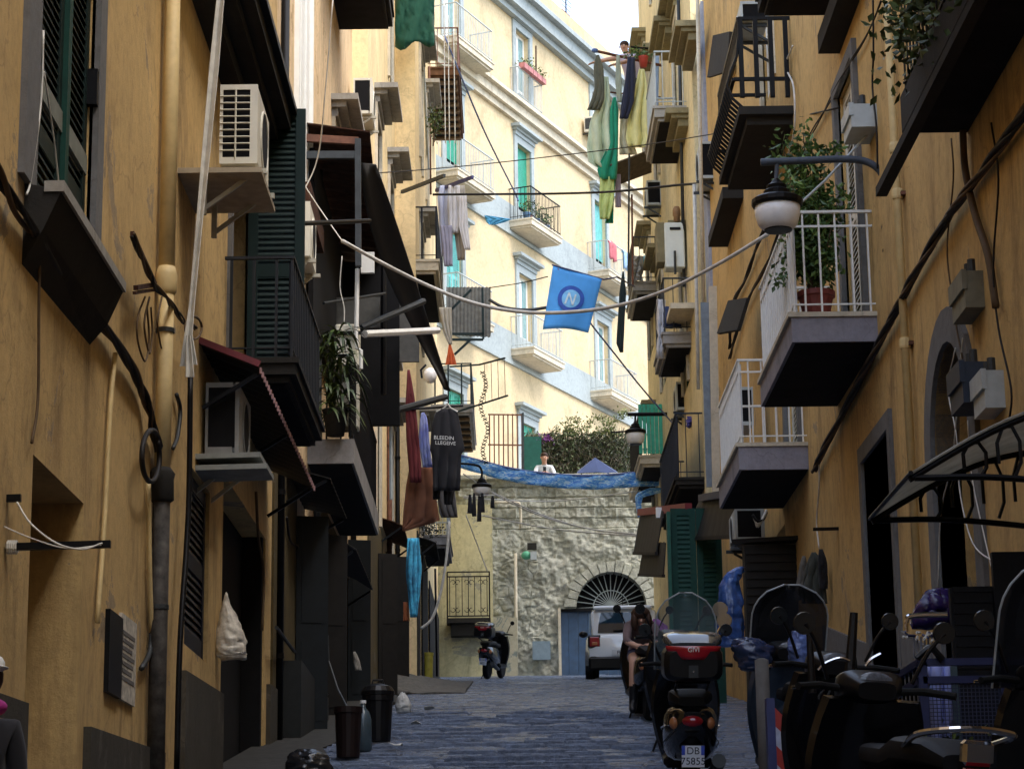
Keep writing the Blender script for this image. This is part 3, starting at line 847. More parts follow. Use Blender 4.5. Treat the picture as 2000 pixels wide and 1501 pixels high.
# ---- blue-grey quoin strip and R2
MB().fbox(FR, 36.9, 37.58, 0, .05, 0, 16.9).build('quoin_strip', BLUEGREY, R1)
ops = [[40.2, 41.4, 15.6, 18.0, .22], [40.2, 41.4, 11.0, 13.5, .22], [40.2, 41.4, 20.0, 22.3, .22], [46.0, 47.2, 16.8, 19.2, .22], [46.0, 47.2, 12.4, 14.8, .22], [46, 47.2, 21.1, 23.2, .22], [49.6, 50.8, 18.6, 21.0, .22], [49.6, 50.8, 14.0, 16.4, .22], [49.6, 50.8, 10, 12.3, .22], [39.2, 40.6, G(39), 8.3, .4], [44.6, 46, G(44.6), 8.6, .4]]
R2 = building('apartment_building', 'faded cream house at the far right end with many cluttered balconies', FR2, 37.6, 51.8, 0, 25.3, ops, CREAM_R)
for k, o in enumerate(ops):
    if k >= 9: MB().fbox(FR2, o[0], o[1], -.38, -.34, o[2], o[3]).build('door', MATS['black_door_paint'], R2)
    else: window(R2, FR2, *o[:4], style='shutter' if k % 3 else 'glass', mat=DGREEN2 if k % 3 else WHITE_W, cmat=OLIVE, cout=.32)
MB().fbox(FR2, 37.5, 52.0, 0, .3, 24.9, 25.4).build('eaves', BLUEGREY, R2)
FE = Frame((3.3, 58, 0), (1, 0, 0), (0, 1, 0))
zI = FR2.px(1260, 545, .8)[1]
def bal_px(x_near_wall, yslab, pro, length, **k):
    s0 = FR2.px(x_near_wall, yslab, 0)[0]; z = FR2.px(x_near_wall, yslab, 0)[1]
    return s0, z
def nb(x, y): return FR2.px(x, y, 0)
s0, z = nb(1341, 207)
balH = balcony(R2, FR2, s0, s0 + 2.5, z, .58, th=.2, rail=1.05, step=.16, rm=GREYPL, sm=STONE_TRIM, label='high balcony where laundry is being hung out')
s0, z = nb(1286, 549)
balI = balcony(R2, FR2, s0, min(s0 + 2.4, 51.75), z, .55, th=.2, rail=1.0, step=.2, rm=IRON_G, sm=STONE_TRIM, label='balcony with grey planks and a turquoise ball-shaped tank')
YI = s0
s0, z = nb(1350, 648)
balJ = balcony(R2, FR2, s0, s0 + 2.4, z, .5, th=.2, rail=1.0, step=.22, rm=IRON_G, sm=CONC, label='cluttered balcony under the white boiler')
YJ = s0
balK = balcony(R2, FR2, 37.75, 42.0, FR2.px(1398, 880, 0)[1], .48, th=.12, rail=1.1, step=.28, rm=plain('blue_black_iron', (.02, .028, .045), .5), sm=CONC_D, label='dark iron balcony beside the louvred blue shutter', panel=plain('dark_board', (.03, .03, .035), .8))
s0, z = nb(1296, 888)
balL = balcony(R2, FR2, s0, 51.7, z, .5, th=.18, rail=1.0, step=.16, rm=IRON, sm=PALE_TRIM, label='far balcony closed with bright green sheeting')
gs = MB()
for k in range(6): gs.fbox(FR2, s0 - .06, s0 - .03, .01 + k * .085, .085 + k * .085, z + .02, z + 1.08)
gs.build('green_sheeting', plain('bright_green_plastic_sheet', (.03, .38, .24), .5), balL)
# ================================================================== cream facade beyond the terrace
def zc(px, py): return FC.px(px, py)[1]
def scn(px, py): return FC.px(px, py)[0]
SB = scn(1026, 600); SCc = scn(1176, 650); SA = scn(884, 350)
SD = SCc + (SCc - SB)
COLS = {'A': SA, 'B': SB, 'C': SCc, 'D': SD}
z_top_cornice = zc(1100, 78)
floors = [(zc(1026, 215), zc(1026, 72)), (zc(1026, 452), zc(1026, 292)), (zc(1026, 697), zc(1026, 540)), (zc(1026, 960), zc(1026, 828))]
W2 = .52
ops = []
for c in 'ABCD':
    for i, (zb, zt) in enumerate(floors):
        ops.append([COLS[c] - W2, COLS[c] + W2, zb, zt, .24])
CF = building('apartment_building', 'tall cream house with grey-blue bands closing the view beyond the terrace', FC, -11, SD + 2.6, 6, z_top_cornice + 1.0, ops, CREAM_F)
styles = {'A0': ('glass', WHITE_W), 'A1': ('roller', GREEN_S), 'A2': ('shutter', TEAL_S), 'A3': ('shutter', GREEN_S), 'B0': ('glass', WHITE_W), 'B1': ('roller', GREEN_S), 'B2': ('glass', WHITE_W), 'B3': ('shutter', GREEN_S),
          'C0': ('glass', WHITE_W), 'C1': ('roller', TEAL_S), 'C2': ('glass', WHITE_W), 'C3': ('shutter', GREEN_S), 'D0': ('shutter', TEAL_S), 'D1': ('glass', WHITE_W), 'D2': ('glass', WHITE_W), 'D3': ('shutter', GREEN_S)}
for c in 'ABCD':
    for i, (zb, zt) in enumerate(floors):
        st, m = styles[c + str(i)]
        z0 = zb + (.75 if st == 'roller' else 0)
        w = window(CF, FC, COLS[c] - W2, COLS[c] + W2, zb, zt, style=st if st != 'roller' else 'none', mat=m, sur=.22, surmat=BAND_F, cmat=BAND_F, cout=.28, glass=GLASS_L, rec=.22)
        if st == 'roller':
            r = MB(); z = z0
            while z < zt - .04:
                r.fbox(FC, COLS[c] - W2, COLS[c] + W2, -.14, -.12, z, z + .055); z += .06
            r.build('roller_shutter', m, w)['kind'] = 'stuff'
            MB().fbox(FC, COLS[c] - W2, COLS[c] + W2, -.2, -.18, zb, zt).build('pane', GLASS, w)
# bands and cornices
for (xa, ya, xb, yb) in ((1010, 408, 1010, 462), (1010, 655, 1010, 712)):
    MB().fbox(FC, -11, SD + 2.58, -.02, .03, zc(xb, yb), zc(xa, ya)).build('band', BAND_F, CF)
    MB().fbox(FC, -11, SD + 2.58, .0, .07, zc(xb, yb) - .1, zc(xb, yb)).build('string_course', BAND_F, CF)
z1 = zc(1000, 205)
c1 = MB(); c1.fbox(FC, -11, SD + 2.7, 0, .12, z1 - .5, z1 - .3); c1.fbox(FC, -11, SD + 2.7, 0, .25, z1 - .3, z1 - .02); c1.fbox(FC, -11, SD + 2.7, 0, .40, z1 - .02, z1 + .1)
c1.build('cornice', STONE_TRIM if False else PALE_TRIM, CF)
MB().fbox(FC, -11, SD + 2.7, .02, .34, z1 + .1, z1 + .16).build('lead_flashing', IRON_G, CF)
zt_ = z_top_cornice
c1 = MB(); c1.fbox(FC, -11, SD + 2.7, 0, .2, zt_ - .75, zt_ - .55); c1.fbox(FC, -11, SD + 2.75, 0, .4, zt_ - .55, zt_ - .15); c1.fbox(FC, -11, SD + 2.8, 0, .6, zt_ - .15, zt_)
c1.build('cornice', BAND_F, CF)
MB().fbox(FC, -11, SD + 2.8, .05, .5, zt_, zt_ + .07).build('gutter', IRON_G, CF)
MB().fbox(FC, -11, SD + 2.5, -.6, -.3, zt_ + .99, zt_ + 1.35).build('parapet_coping', plain('pinkish_tile', (.5, .3, .2), .8), CF)
# balconies
def cb(c, i, hw, pro, rm, label, **k):
    zb = floors[i][0]
    return balcony(CF, FC, COLS[c] - hw, COLS[c] + hw, zb, pro, th=.2, rail=.98, step=.11, rm=rm, sm=PALE_TRIM, label=label, soffit=PALE_TRIM, **k)
cb('B', 2, 1.15, .75, GREYPL, 'pale railed balcony under the blue flag')
cb('B', 1, 1.15, .75, IRON, 'dark railed balcony full of plants')
cb('C', 2, 1.2, .75, GREYPL, 'pale railed balcony to the right of the flag')
cb('C', 1, 1.2, .75, GREYPL, 'railed balcony with blue and pink things behind the flag')
cb('A', 1, 1.25, .75, GREYPL, 'white barred balcony left of the green shutter')
cb('A', 0, 1.25, .75, GREYPL, 'high balcony at the left end of the cream front')
cb('A', 2, 1.15, .7, GREYPL, 'low balcony behind the laundry')
cb('B', 0, .95, .3, GREYPL, 'shallow window railing with flower boxes', moulding=False)
# chimney and aerials
ch = MB(); s = scn(1083, 20)
ch.fbox(FC, s - .35, s + .35, -1.6, -1.0, zt_ + .9, zt_ + 2.1); ch.fbox(FC, s - .42, s + .42, -1.67, -.93, zt_ + 2.1, zt_ + 2.25)
ch.build('chimney', plain('brick_chimney', (.42, .14, .08), .85, var=.3), CF)
def aerial(px, py, h, label):
    s, _ = FC.px(px, py); base = FC(s, -.8, zt_ + 1.0)
    mb = MB(); mb.tube([base, base + V((0, 0, h))], .025, 5)
    for k in range(5):
        z = base + V((0, 0, h - .12 - k * .16)); mb.tube([z - FC.u * (.5 - k * .05), z + FC.u * (.5 - k * .05)], .012, 4)
    mb.tube([base + V((0, 0, h - .1)), base + V((0, 0, h - .85))], .02, 4)
    o = mb.build('roof_aerial', IRON_G); tag(o, label, 'aerial', 'aerials on the cream roof')
aerial(1078, 30, 2.4, 'thin roof aerial standing beside the brick chimney')
aerial(1110, 40, 1.9, 'thin roof aerial right of the brick chimney')
aerial(1150, 60, 1.5, 'low roof aerial on the cream house further right')
# pinkish house behind
FP = Frame(FC(SD + 2.7, -1.0, 0), (math.sin(R(8)), math.cos(R(8)), 0), (math.cos(R(8)), -math.sin(R(8)), 0))
FP = Frame((1.2, 84, 0), (1, 0, 0), (0, -1, 0))
pz = PY(1262, 560, 84).z
PK = building('apartment_building', 'pale pink house far behind, glimpsed past the laundry', FP, 2.0, 14, 6, PY(1250, 360, 84).z, [[3.0, 4.1, PY(1250, 500, 84).z, PY(1250, 458, 84).z, .15], [3.0, 4.1, PY(1250, 600, 84).z, PY(1250, 545, 84).z, .15]], PINK_F)
for o in ((3.0, 4.1, PY(1250, 500, 84).z, PY(1250, 458, 84).z), (3.0, 4.1, PY(1250, 600, 84).z, PY(1250, 545, 84).z)):
    window(PK, FP, *o, style='glass', mat=WHITE_W, cornice=False, sill=True, surmat=BAND_F, rec=.12)
MB().fbox(FP, 1.9, 14, 0, .35, PY(1250, 432, 84).z, PY(1250, 420, 84).z).build('cornice', BAND_F, PK)

# ================================================================== stone retaining wall with arched gate
ZT = PY(1100, 934, 58).z; ZB = G(58)
gx0, gx1 = PY(1092, 1250, 58).x, PY(1264, 1250, 58).x
ax0, ax1 = PY(1124, 1180, 58).x, PY(1264, 1180, 58).x
zg = PY(1150, 1187, 58).z; az = zg + .02; ar = (ax1 - ax0) / 2; acx = (ax0 + ax1) / 2
m, nt, b = nodes_of('rough_stone_masonry')
p = pos(nt)
c = ramp(nt, noise(nt, p, 2.2, 7, .75, .4), [(.28, (.25, .25, .21)), (.45, (.42, .42, .355)), (.6, (.52, .515, .45)), (.78, (.62, .60, .53))])
c = mixc(nt, c, ramp(nt, noise(nt, p, 6, 9, .85), [(.32, (.42, .44, .40)), (.5, (1, 1, .97)), (.68, (1.3, 1.3, 1.22))]), .9, 'MULTIPLY')
c = mixc(nt, c, (.27, .30, .24), ramp(nt, noise(nt, pos(nt, (1, 1, .5)), 1.3, 6, .75), [(.55, (0, 0, 0)), (.72, (.6, .6, .6))]))
nt.links.new(c, b.inputs['Base Color']); b.inputs['Roughness'].default_value = .95
bump(nt, b, noise(nt, p, 16, 7, .8), 1.0, .05)
STONE = m; MATS['rough_stone_masonry'] = m
from mathutils import noise as MN
def stone_wall():
    root = thing('retaining_wall', 'rough stone retaining wall with an arched gateway at the top of the alley', 'wall', (0, 58, ZB))
    nx, nz = 300, 180; x0, x1 = -3.2, 6.5; mb = MB(); idx = {}
    def rel(x, z):
        q = V((x * 1.0, 3.1, z * 1.0))
        h = .05 * MN.fractal(q * 1.6, .9, 2.1, 5) + .05 * MN.noise(q * 5.3) + .03 * MN.noise(q * 11)
        cell = MN.cell(V((math.floor((x + (math.floor(z / .27) % 2) * .25) / .5), 0, math.floor(z / .27))))
        dd, _pp = MN.voronoi(V((x * 3.6, 0.3, z * 4.4)) + V((.5, 0, .5)) * MN.noise(q * 2.0))
        cov = max(0.0, min(1.0, .55 + 1.6 * MN.noise(q * .55 + V((7, 0, 0)))))
        h += cov * (.035 * min(.2, dd[1] - dd[0]) / .2 - .02)
        fade = min(1, max(0, (z - (ZT - 1.6)) / .6))
        fz = (z / .27) % 1
        h += fade * (.05 * (cell - .5) - .05 * (1 if fz < .12 else 0))
        return h
    def inside(x, z):
        if gx0 < x < gx1 and z < zg: return True
        return (x - acx) ** 2 + (z - az) ** 2 < ar ** 2 and z >= az - .03
    for i in range(nx + 1):
        for j in range(nz + 1):
            x = x0 + (x1 - x0) * i / nx; z = ZB - .4 + (ZT - ZB + .4) * j / nz
            idx[i, j] = len(mb.v); mb.v.append(V((x, 58 - rel(x, z), z)))
    for i in range(nx):
        for j in range(nz):
            x = x0 + (x1 - x0) * (i + .5) / nx; z = ZB - .4 + (ZT - ZB + .4) * (j + .5) / nz
            if inside(x, z): continue
            mb.f.append((idx[i, j], idx[i + 1, j], idx[i + 1, j + 1], idx[i, j + 1]))
    k = len(mb.v)
    mb.poly((x0, 58, ZT), (x1, 58, ZT), (x1, 58.6, ZT), (x0, 58.6, ZT))
    mb.poly((x0, 58, ZB), (x0, 58.6, ZB), (x0, 58.6, ZT), (x0, 58, ZT))
    o = mb.build('masonry', STONE, root)
    # arch ring stones
    n = 15
    for q in range(n):
        a0, a1 = math.pi * q / n + .012, math.pi * (q + 1) / n - .012
        r0, r1 = ar - .02, ar + .26 + .04 * math.sin(q * 2.3)
        s = MB()
        P = lambda r, a, y: (acx + r * math.cos(a), y, az + r * math.sin(a))
        s.hexa([P(r0, a0, 57.86), P(r0, a1, 57.86), P(r0, a1, 58.35), P(r0, a0, 58.35), P(r1, a0, 57.9), P(r1, a1, 57.9), P(r1, a1, 58.35), P(r1, a0, 58.35)])
        s.build('arch_stone', STONE, root)
    # jambs of the gate
    MB().box(gx0 - .02, gx0 + .05, 57.9, 58.4, ZB - .2, zg).build('jamb', PALE_TRIM, root)
    # coping stones
    x = x0; rr = random.Random(5)
    while x < x1:
        w = rr.uniform(.5, .8)
        s = MB().bbox(x + .008, min(x + w, x1) - .008, 57.86 + rr.uniform(-.02, .02), 58.55, ZT - .02, ZT + rr.uniform(.1, .14), .02)
        s.build('coping_stone', STONE, root); x += w
    # gate leaf
    dm = plain('blue_garage_door_paint', (.035, .075, .15), .45, var=.25, scale=6)
    g = MB()
    for q in range(9):
        a = gx0 + (gx1 - gx0) * q / 9
        g.box(a + .004, a + (gx1 - gx0) / 9 - .004, 58.22, 58.27, ZB - .2, zg - .03)
    gt = g.build('gate', dm, root)
    MB().box(gx0, gx1, 58.1, 58.3, zg - .06, zg + .02).build('lintel', IRON, gt)
    # fanlight grille
    MB().box(ax0 - .1, ax1 + .1, 58.36, 58.38, az, az + ar + .05).build('fanlight_glass', DARKIN, root)
    f = MB()
    for q in range(17):
        a = math.pi * q / 16
        f.tube([(acx, 58.2, az + .05), (acx + ar * math.cos(a), 58.2, az + ar * math.sin(a))], .012, 4)
    for rr_ in (.5, .12): f.tube([(acx + ar * rr_ * math.cos(math.pi * q / 20), 58.2, az + ar * rr_ * math.sin(math.pi * q / 20)) for q in range(21)], .014, 4)
    f.build('fanlight_grille', GREYPL, root)
    # yellow plastered return on the left with balcony
    yx0, yx1 = -3.2, PY(962, 1100, 57.7).x
    yw = wall_mesh(Frame((0, 57.7, 0), (1, 0, 0), (0, -1, 0)), yx0, yx1, ZB - .4, PY(900, 985, 57.7).z, [], .4).build('plastered_pier', YELLOW_W, root)
    lowp = MB().box(yx0, PY(1010, 1200, 57.75).x, 57.72, 57.9, ZB - .4, PY(900, 1206, 57.7).z).build('lower_render', stucco('flaking_beige_render', (.46, .42, .30), stain=(.14, .13, .08), amt=.6, patch=(.25, .29, .26), patch_lo=.56), root)
    Fy = Frame((0, 57.68, 0), (1, 0, 0), (0, -1, 0))
    xa, xb = PY(872, 1200, 57).x, PY(958, 1200, 57).x
    zb = PY(915, 1205, 57).z
    bl = MB().fbox(Fy, xa, xb, 0, .6, zb - .12, zb); bl.fbox(Fy, xa + .1, xb - .02, 0, .5, zb - .42, zb - .12)
    bl = bl.build('balcony', CONC_D, root); bl['label'] = 'small scrolled iron balcony on the yellow pier'
    hh = MB(); rh = PY(915, 1115, 57).z - zb
    for z in (0.05, rh * .9, rh): hh.bar(Fy(xa + .02, .57, zb + z), Fy(xb - .02, .57, zb + z), .03)
    for z in (0.05, rh): hh.bar(Fy(xb - .02, 0, zb + z), Fy(xb - .02, .57, zb + z), .03)
    for e in (xa + .02, xb - .02): hh.bar(Fy(e, .57, zb), Fy(e, .57, zb + rh), .035)
    hh.build('handrail', IRON, bl)
    for q in range(7):
        s = xa + .08 + (xb - xa - .16) * q / 6
        MB().tube([Fy(s, .57, zb + .05), Fy(s, .57, zb + rh * .9)], .01, 4).build('baluster', IRON, bl)
    for q in range(3):
        s = xa + .22 + (xb - xa - .4) * q / 2
        for zz, sg in ((rh * .78, 1), (.2, -1)):
            for side in (-1, 1):
                MB().tube([Fy(s + side * (.06 + .055 * math.cos(t * .6)), .57, zb + zz + sg * .055 * math.sin(t * .6)) for t in range(9)], .008, 4).build('scroll', IRON, bl)
    return root
SW = stone_wall()
# terrace behind the wall
tr = MB(); tr.box(-9, 12, 58.45, 100, 5, ZT - .15); tr = tr.build('terrace', CONC); tag(tr, 'raised terrace behind the stone wall', None, kind='structure')
# ================================================================== small builders
def smooth_path(pts, n=6):
    """Catmull-Rom through the points"""
    pts = [V(p) for p in pts]
    if len(pts) < 3: return pts
    out = []
    P = [pts[0] * 2 - pts[1]] + pts + [pts[-1] * 2 - pts[-2]]
    for i in range(1, len(P) - 2):
        for k in range(n):
            t = k / n
            a, b, c, d = P[i - 1], P[i], P[i + 1], P[i + 2]
            out.append(.5 * ((2 * b) + (c - a) * t + (2 * a - 5 * b + 4 * c - d) * t * t + (3 * b - a - 3 * c + d) * t ** 3))
    out.append(pts[-1])
    return out
def wpath(F, px, out=.03): 
    r = []
    for q in px:
        o = q[2] if len(q) > 2 else out
        s, z = F.px(q[0], q[1], o); r.append(F(s, o, z))
    return r
def cable(name, label, pts, r, mat, cat='cable', group=None, n=6, seg=6):
    o = MB().tube(smooth_path(pts, n), r, seg).build(name, mat, smooth=True)
    return tag(o, label, cat, group)
def wcable(label, F, px, r, mat, out=.03, name='wall_cable', cat='cable', group=None):
    return cable(name, label, wpath(F, px, out), r, mat, cat, group)
def bundle(label, F, px, strands, r, spread, mats, out=.05, cat='cable bundle'):
    path = smooth_path(wpath(F, px, out), 8)
    root = thing('cable_bundle', label, cat, path[0])
    rr = random.Random(len(label))
    for k in range(strands):
        ph = rr.uniform(0, 6.28); fq = rr.uniform(.5, 1.3)
        pts = [p + F.n * spread * math.cos(ph + i * fq * .5) + F.u.cross(F.n) * spread * math.sin(ph + i * fq * .5) for i, p in enumerate(path)]
        MB().tube(pts, r * rr.uniform(.7, 1.2), 5).build('strand', mats[k % len(mats)], root, smooth=True)
    return root
def garment(name, label, cat, rows, Y, mat, thick=.05, amp=.03, folds=3, dY=0.0, group=None, nc=16, parent=None, seed=0):
    rr = random.Random(seed + len(label)); ph = rr.uniform(0, 6)
    rows = sorted(rows); grid = []; nr = 18
    y0, y1 = rows[0][0], rows[-1][0]
    for i in range(nr + 1):
        py = y0 + (y1 - y0) * i / nr
        for a, b in zip(rows, rows[1:]):
            if a[0] <= py <= b[0] + 1e-6:
                t = (py - a[0]) / max(b[0] - a[0], 1e-6)
                l, r_ = a[1] + (b[1] - a[1]) * t, a[2] + (b[2] - a[2]) * t; break
        row = []
        for j in range(nc + 1):
            u = j / nc
            d = amp * math.sin(ph + folds * 6.28 * u + 1.3 * math.sin(i * .25 + ph)) * (.35 + .65 * i / nr) + amp * .5 * MN.noise(V((u * 4, i * .3, seed + ph)))
            row.append(PY(l + (r_ - l) * u, py, Y + d + dY * u))
        grid.append(row)
    f = lambda v, u: .008 + thick * math.sqrt(max(0, 1 - (2 * u - 1) ** 2)) * min(1, 4 * min(v + .05, 1.1 - v))
    mb = MB().sheet(grid, f)
    o = mb.build(name, mat, parent, smooth=True)
    if parent is None: tag(o, label, cat, group)
    return o
def leaf(mb, p, d, L, w, up=None, bend=.2):
    d = V(d).normalized(); s = d.cross(V((random.uniform(-1, 1), random.uniform(-1, 1), random.uniform(-.3, 1)))).normalized() * (w / 2)
    n = d.cross(s).normalized() * (L * bend)
    p = V(p)
    mb.add([p, p + d * L * .5 + s + n * .4, p + d * L, p + d * L * .5 - s + n * .4], [(0, 1, 2, 3)])
def leaf_cloud(c, n, spread, L, w, rnd=None, droop=0):
    mb = MB(); rnd = rnd or random; c = V(c)
    for k in range(n):
        q = V((rnd.gauss(0, 1) * spread[0], rnd.gauss(0, 1) * spread[1], rnd.gauss(0, 1) * spread[2]))
        leaf(mb, c + q, (rnd.uniform(-1, 1), rnd.uniform(-1, 1), rnd.uniform(-1, .8) - droop), L * rnd.uniform(.6, 1.3), w * rnd.uniform(.7, 1.3))
    return mb
def ac_unit(label, xl, xr, yt, yb, Y, side, length=.82, style='grid', mat=None, shelf=True, group='air conditioners on the walls'):
    """end of the casing faces down the alley, the fan faces the street; side=+1: street lies at +x"""
    mat = mat or OFFWHITE
    a, b = PY(xl, yb, Y), PY(xr, yt, Y)
    x0, x1, z0, z1 = a.x, b.x, a.z, b.z
    root = thing('air_conditioner', label, 'air conditioner', ((x0 + x1) / 2, Y + length / 2, z0), group=group)
    t = .025; h = z1 - z0; w = x1 - x0
    c = MB()
    c.bbox(x0, x1, Y + .02, Y + length, z0, z1, .02)
    c.box(x0, x0 + w * .08, Y - .004, Y + .019, z0, z1); c.box(x1 - w * (.20 if style != 'frame' else .12), x1, Y - .004, Y + .019, z0, z1)
    c.box(x0 + w * .08, x1 - w * .2, Y - .003, Y + .019, z1 - .04, z1); c.box(x0 + w * .08, x1 - w * .2, Y - .003, Y + .019, z0, z0 + .05)
    c.build('casing', mat, root)
    MB().box(x0 + w * .08, x1 - w * .12, Y + .006, Y + .0195, z0 + .05, z1 - .04).build('coil', DARKIN, root)
    if style != 'frame':
        g = MB(); n = 10
        for k in range(1, n): g.tube([(x0, Y - .008, z0 + .05 + (h - .09) * k / n), (x1 - w * .2, Y - .008, z0 + .05 + (h - .09) * k / n)], .006, 4)
        xm = x0 + w * .42
        g.tube([(xm, Y - .008, z0 + .04), (xm, Y - .008, z1 - .04)], .007, 4)
        if style == 'arch':
            g.tube([(xm + w * .28 * math.cos(q * .3), Y - .012, z1 - .17 + .1 * math.sin(q * .3)) for q in range(11)], .016, 5)
        g.build('grille', mat, root)
    xs = x1 if side > 0 else x0
    fy = Y + length * .55; fz = (z0 + z1) / 2; r = h * .40
    f = MB(); f.lathe((xs - side * .01, fy, fz), [(r, 0), (r, .018), (r * .92, .022), (r * .92, .012)], 20, (side, 0, 0)); f.build('fan_guard', mat, root)
    f = MB(); f.lathe((xs - side * .008, fy, fz), [(r * .9, 0), (r * .9, .012)], 20, (side, 0, 0)); f.build('fan', DARKIN, root)
    if shelf:
        wx = x0 - .12 if side > 0 else x1 + .12
        for yy in (Y + .1, Y + length - .12):
            s = MB(); s.bar((wx, yy, z0 - .03), (xs + side * .06, yy, z0 - .03), .04); s.bar((wx, yy, z0 - .32), (xs - side * .04, yy, z0 - .05), .03); s.bar((wx, yy, z0 - .36), (wx, yy, z0 - .01), .04)
            s.build('bracket', IRON_G if mat is GREYPL else plain('pale_bracket_paint', (.4, .38, .3), .6), root)
    return root

# ================================================================== left wall details
dp = thing('drainpipe', 'cream painted drainpipe on the left wall with a dark iron foot', 'pipe', FL(15.4, .07, G(15.4)))
sP = FL.px(326, 500, .075)[0]
zc1 = FL.px(332, 950, .075)[1]; zc2 = FL.px(332, 545, .075)[1]
P_ = lambda z: FL(sP, .075, z)
MB().tube([P_(zc2), P_(8.6)], .056, 10).build('upper_pipe', CREAMPIPE, dp, smooth=True)
MB().tube([P_(zc1), P_(zc2 - .12)], .056, 10).build('middle_pipe', CREAMPIPE, dp, smooth=True)
MB().lathe(P_(zc2 - .16), [(.057, 0), (.075, .03), (.075, .14), (.06, .2)], 12).build('socket', CREAMPIPE, dp, smooth=True)
MB().lathe(P_(zc1 - .18), [(.06, 0), (.085, .02), (.08, .16), (.09, .2), (.06, .24)], 12).build('collar', CONC_D, dp, smooth=True)
MB().tube([P_(G(sP) - .1), P_(zc1 - .15)], .06, 10).build('iron_foot', plain('dark_cast_iron', (.05, .045, .04), .7, .2, var=.6, scale=14), dp, smooth=True)
for z in (zc1 + 1.0, zc1 - .9):
    MB().lathe(P_(z), [(.066, 0), (.066, .03)], 12).build('clip', IRON_G, dp)
wcable('thin dark pipe beside the drainpipe running down to the pavement', FL, [(372, 735), (368, 1000), (352, 1250), (345, 1501)], .022, IRON, .1, 'pipe', 'pipe')
bundle('thick sagging bundle of old cables crossing the left wall under the window sill', FL, [(-20, 310), (30, 400), (110, 520), (180, 610), (250, 705), (282, 770), (296, 830), (318, 905)], 6, .014, .02, [CABLE_K, CABLE_B, CABLE_K])
lp = []
for k in range(14):
    a = -.6 + k * .5
    lp.append((293 + 18 * math.cos(a) + k * .3, 890 + 50 * math.sin(a)))
wcable('hanging loop of thick black cable at the end of the cable bundle', FL, lp, .018, CABLE_K, .09)
bundle('tangle of brown cables on an iron bracket beside the drainpipe', FL, [(258, 458), (285, 520), (305, 560), (335, 595), (362, 630), (380, 640)], 4, .009, .014, [CABLE_B, CABLE_K], out=.12)
br = MB(); q = wpath(FL, [(258, 455), (303, 555)], .1); br.bar(q[0], q[1], .025); q = wpath(FL, [(265, 562), (302, 556)], .1); br.bar(q[0], q[1], .03); q = wpath(FL, [(262, 572), (300, 566)], .1); br.bar(q[0], q[1], .02)
tag(br.build('cable_bracket', RUST), 'rusty iron cable bracket on the left wall', 'bracket')
for k, (xx, w, h) in enumerate(((283, 14, 85), (292, 9, 70), (316, 8, 60))):
    wcable(['long brown cable loop hanging under the iron bracket', 'short brown cable loop hanging under the iron bracket', 'thin cable loop hanging against the drainpipe'][k], FL, [(xx, 580), (xx - w, 620), (xx - w, 580 + h), (xx, 590 + h + 30), (xx + w * .6, 580 + h), (xx + w * .3, 600)], .007, CABLE_B, .06)
lp = [(378 + 16 * math.cos(t * .7), 640 + 22 * math.sin(t * .7)) for t in range(20)]
wcable('small coil of brown cable behind the white ribbon', FL, lp, .009, CABLE_B, .2)
for k, (pts, r, m, lb) in enumerate([
    ([(78, 470), (76, 600), (74, 780), (62, 865)], .008, CABLE_B, 'thin brown cable dropping from the window sill'),
    ([(85, 60), (80, 200), (60, 350), (52, 380)], .006, CABLE_W, 'pale thin wire along the left edge of the near shutters'),
    ([(86, 140), (105, 270), (120, 395), (140, 440)], .005, CABLE_W, 'pale thin wire hanging across the near shutters'),
    ([(225, 690), (215, 800), (205, 1000), (190, 1215)], .016, CREAMPIPE, 'thin ochre conduit running down left of the notice board'),
    ([(345, 770), (352, 800), (347, 850), (338, 875)], .016, IRON_G, 'short grey flexible hose beside the drainpipe'),
    ([(290, 940), (292, 1100), (296, 1235)], .018, CREAMPIPE, 'ochre conduit ending in a grey hose by the drainpipe'),
    ([(296, 1235), (292, 1275), (276, 1305)], .018, IRON_G, 'grey hose end below the ochre conduit')]):
    wcable(lb, FL, pts, r, m, .03)
# clothes rods at the far left
for (xa, ya, xb, yb, out, lb) in ((-10, 974, 41, 972, .35, 'short dark clothes rod at the left edge'), (12, 1068, 216, 1062, .42, 'long dark clothes rod sticking out across the deep doorway')):
    Yr = 10.9 if xb < 100 else 10.9
    p0, p1 = PY(xa, ya, Yr), PY(xb, yb, Yr)
    tag(MB().bar(p0, p1, .03, .035).build('clothes_rod', IRON), lb, 'rod')
cable('washing_line', 'white washing line looped between the two clothes rods', [PY(33, 980, 10.88), PY(60, 1022, 10.85), PY(110, 1060, 10.85), PY(160, 1072, 10.85), PY(200, 1060, 10.88)], .005, CABLE_W)
cable('washing_line', 'pale washing line entering from the left edge to the long rod', [PY(-10, 1020, 10.88), PY(60, 1050, 10.85), PY(130, 1070, 10.85), PY(198, 1064, 10.88)], .004, CABLE_W)
rp = thing('rope_knot', 'pale rope wound round the inner end of the long clothes rod', 'rope', PY(20, 1068, 10.9))
for k in range(5): MB().tube([PY(16 + k * 4, 1068, 10.9) + V((0, .03 * math.cos(t), .03 * math.sin(t))) for t in [i * .7 for i in range(9)]], .006, 4, closed=True).build('turn', CABLE_W, rp)
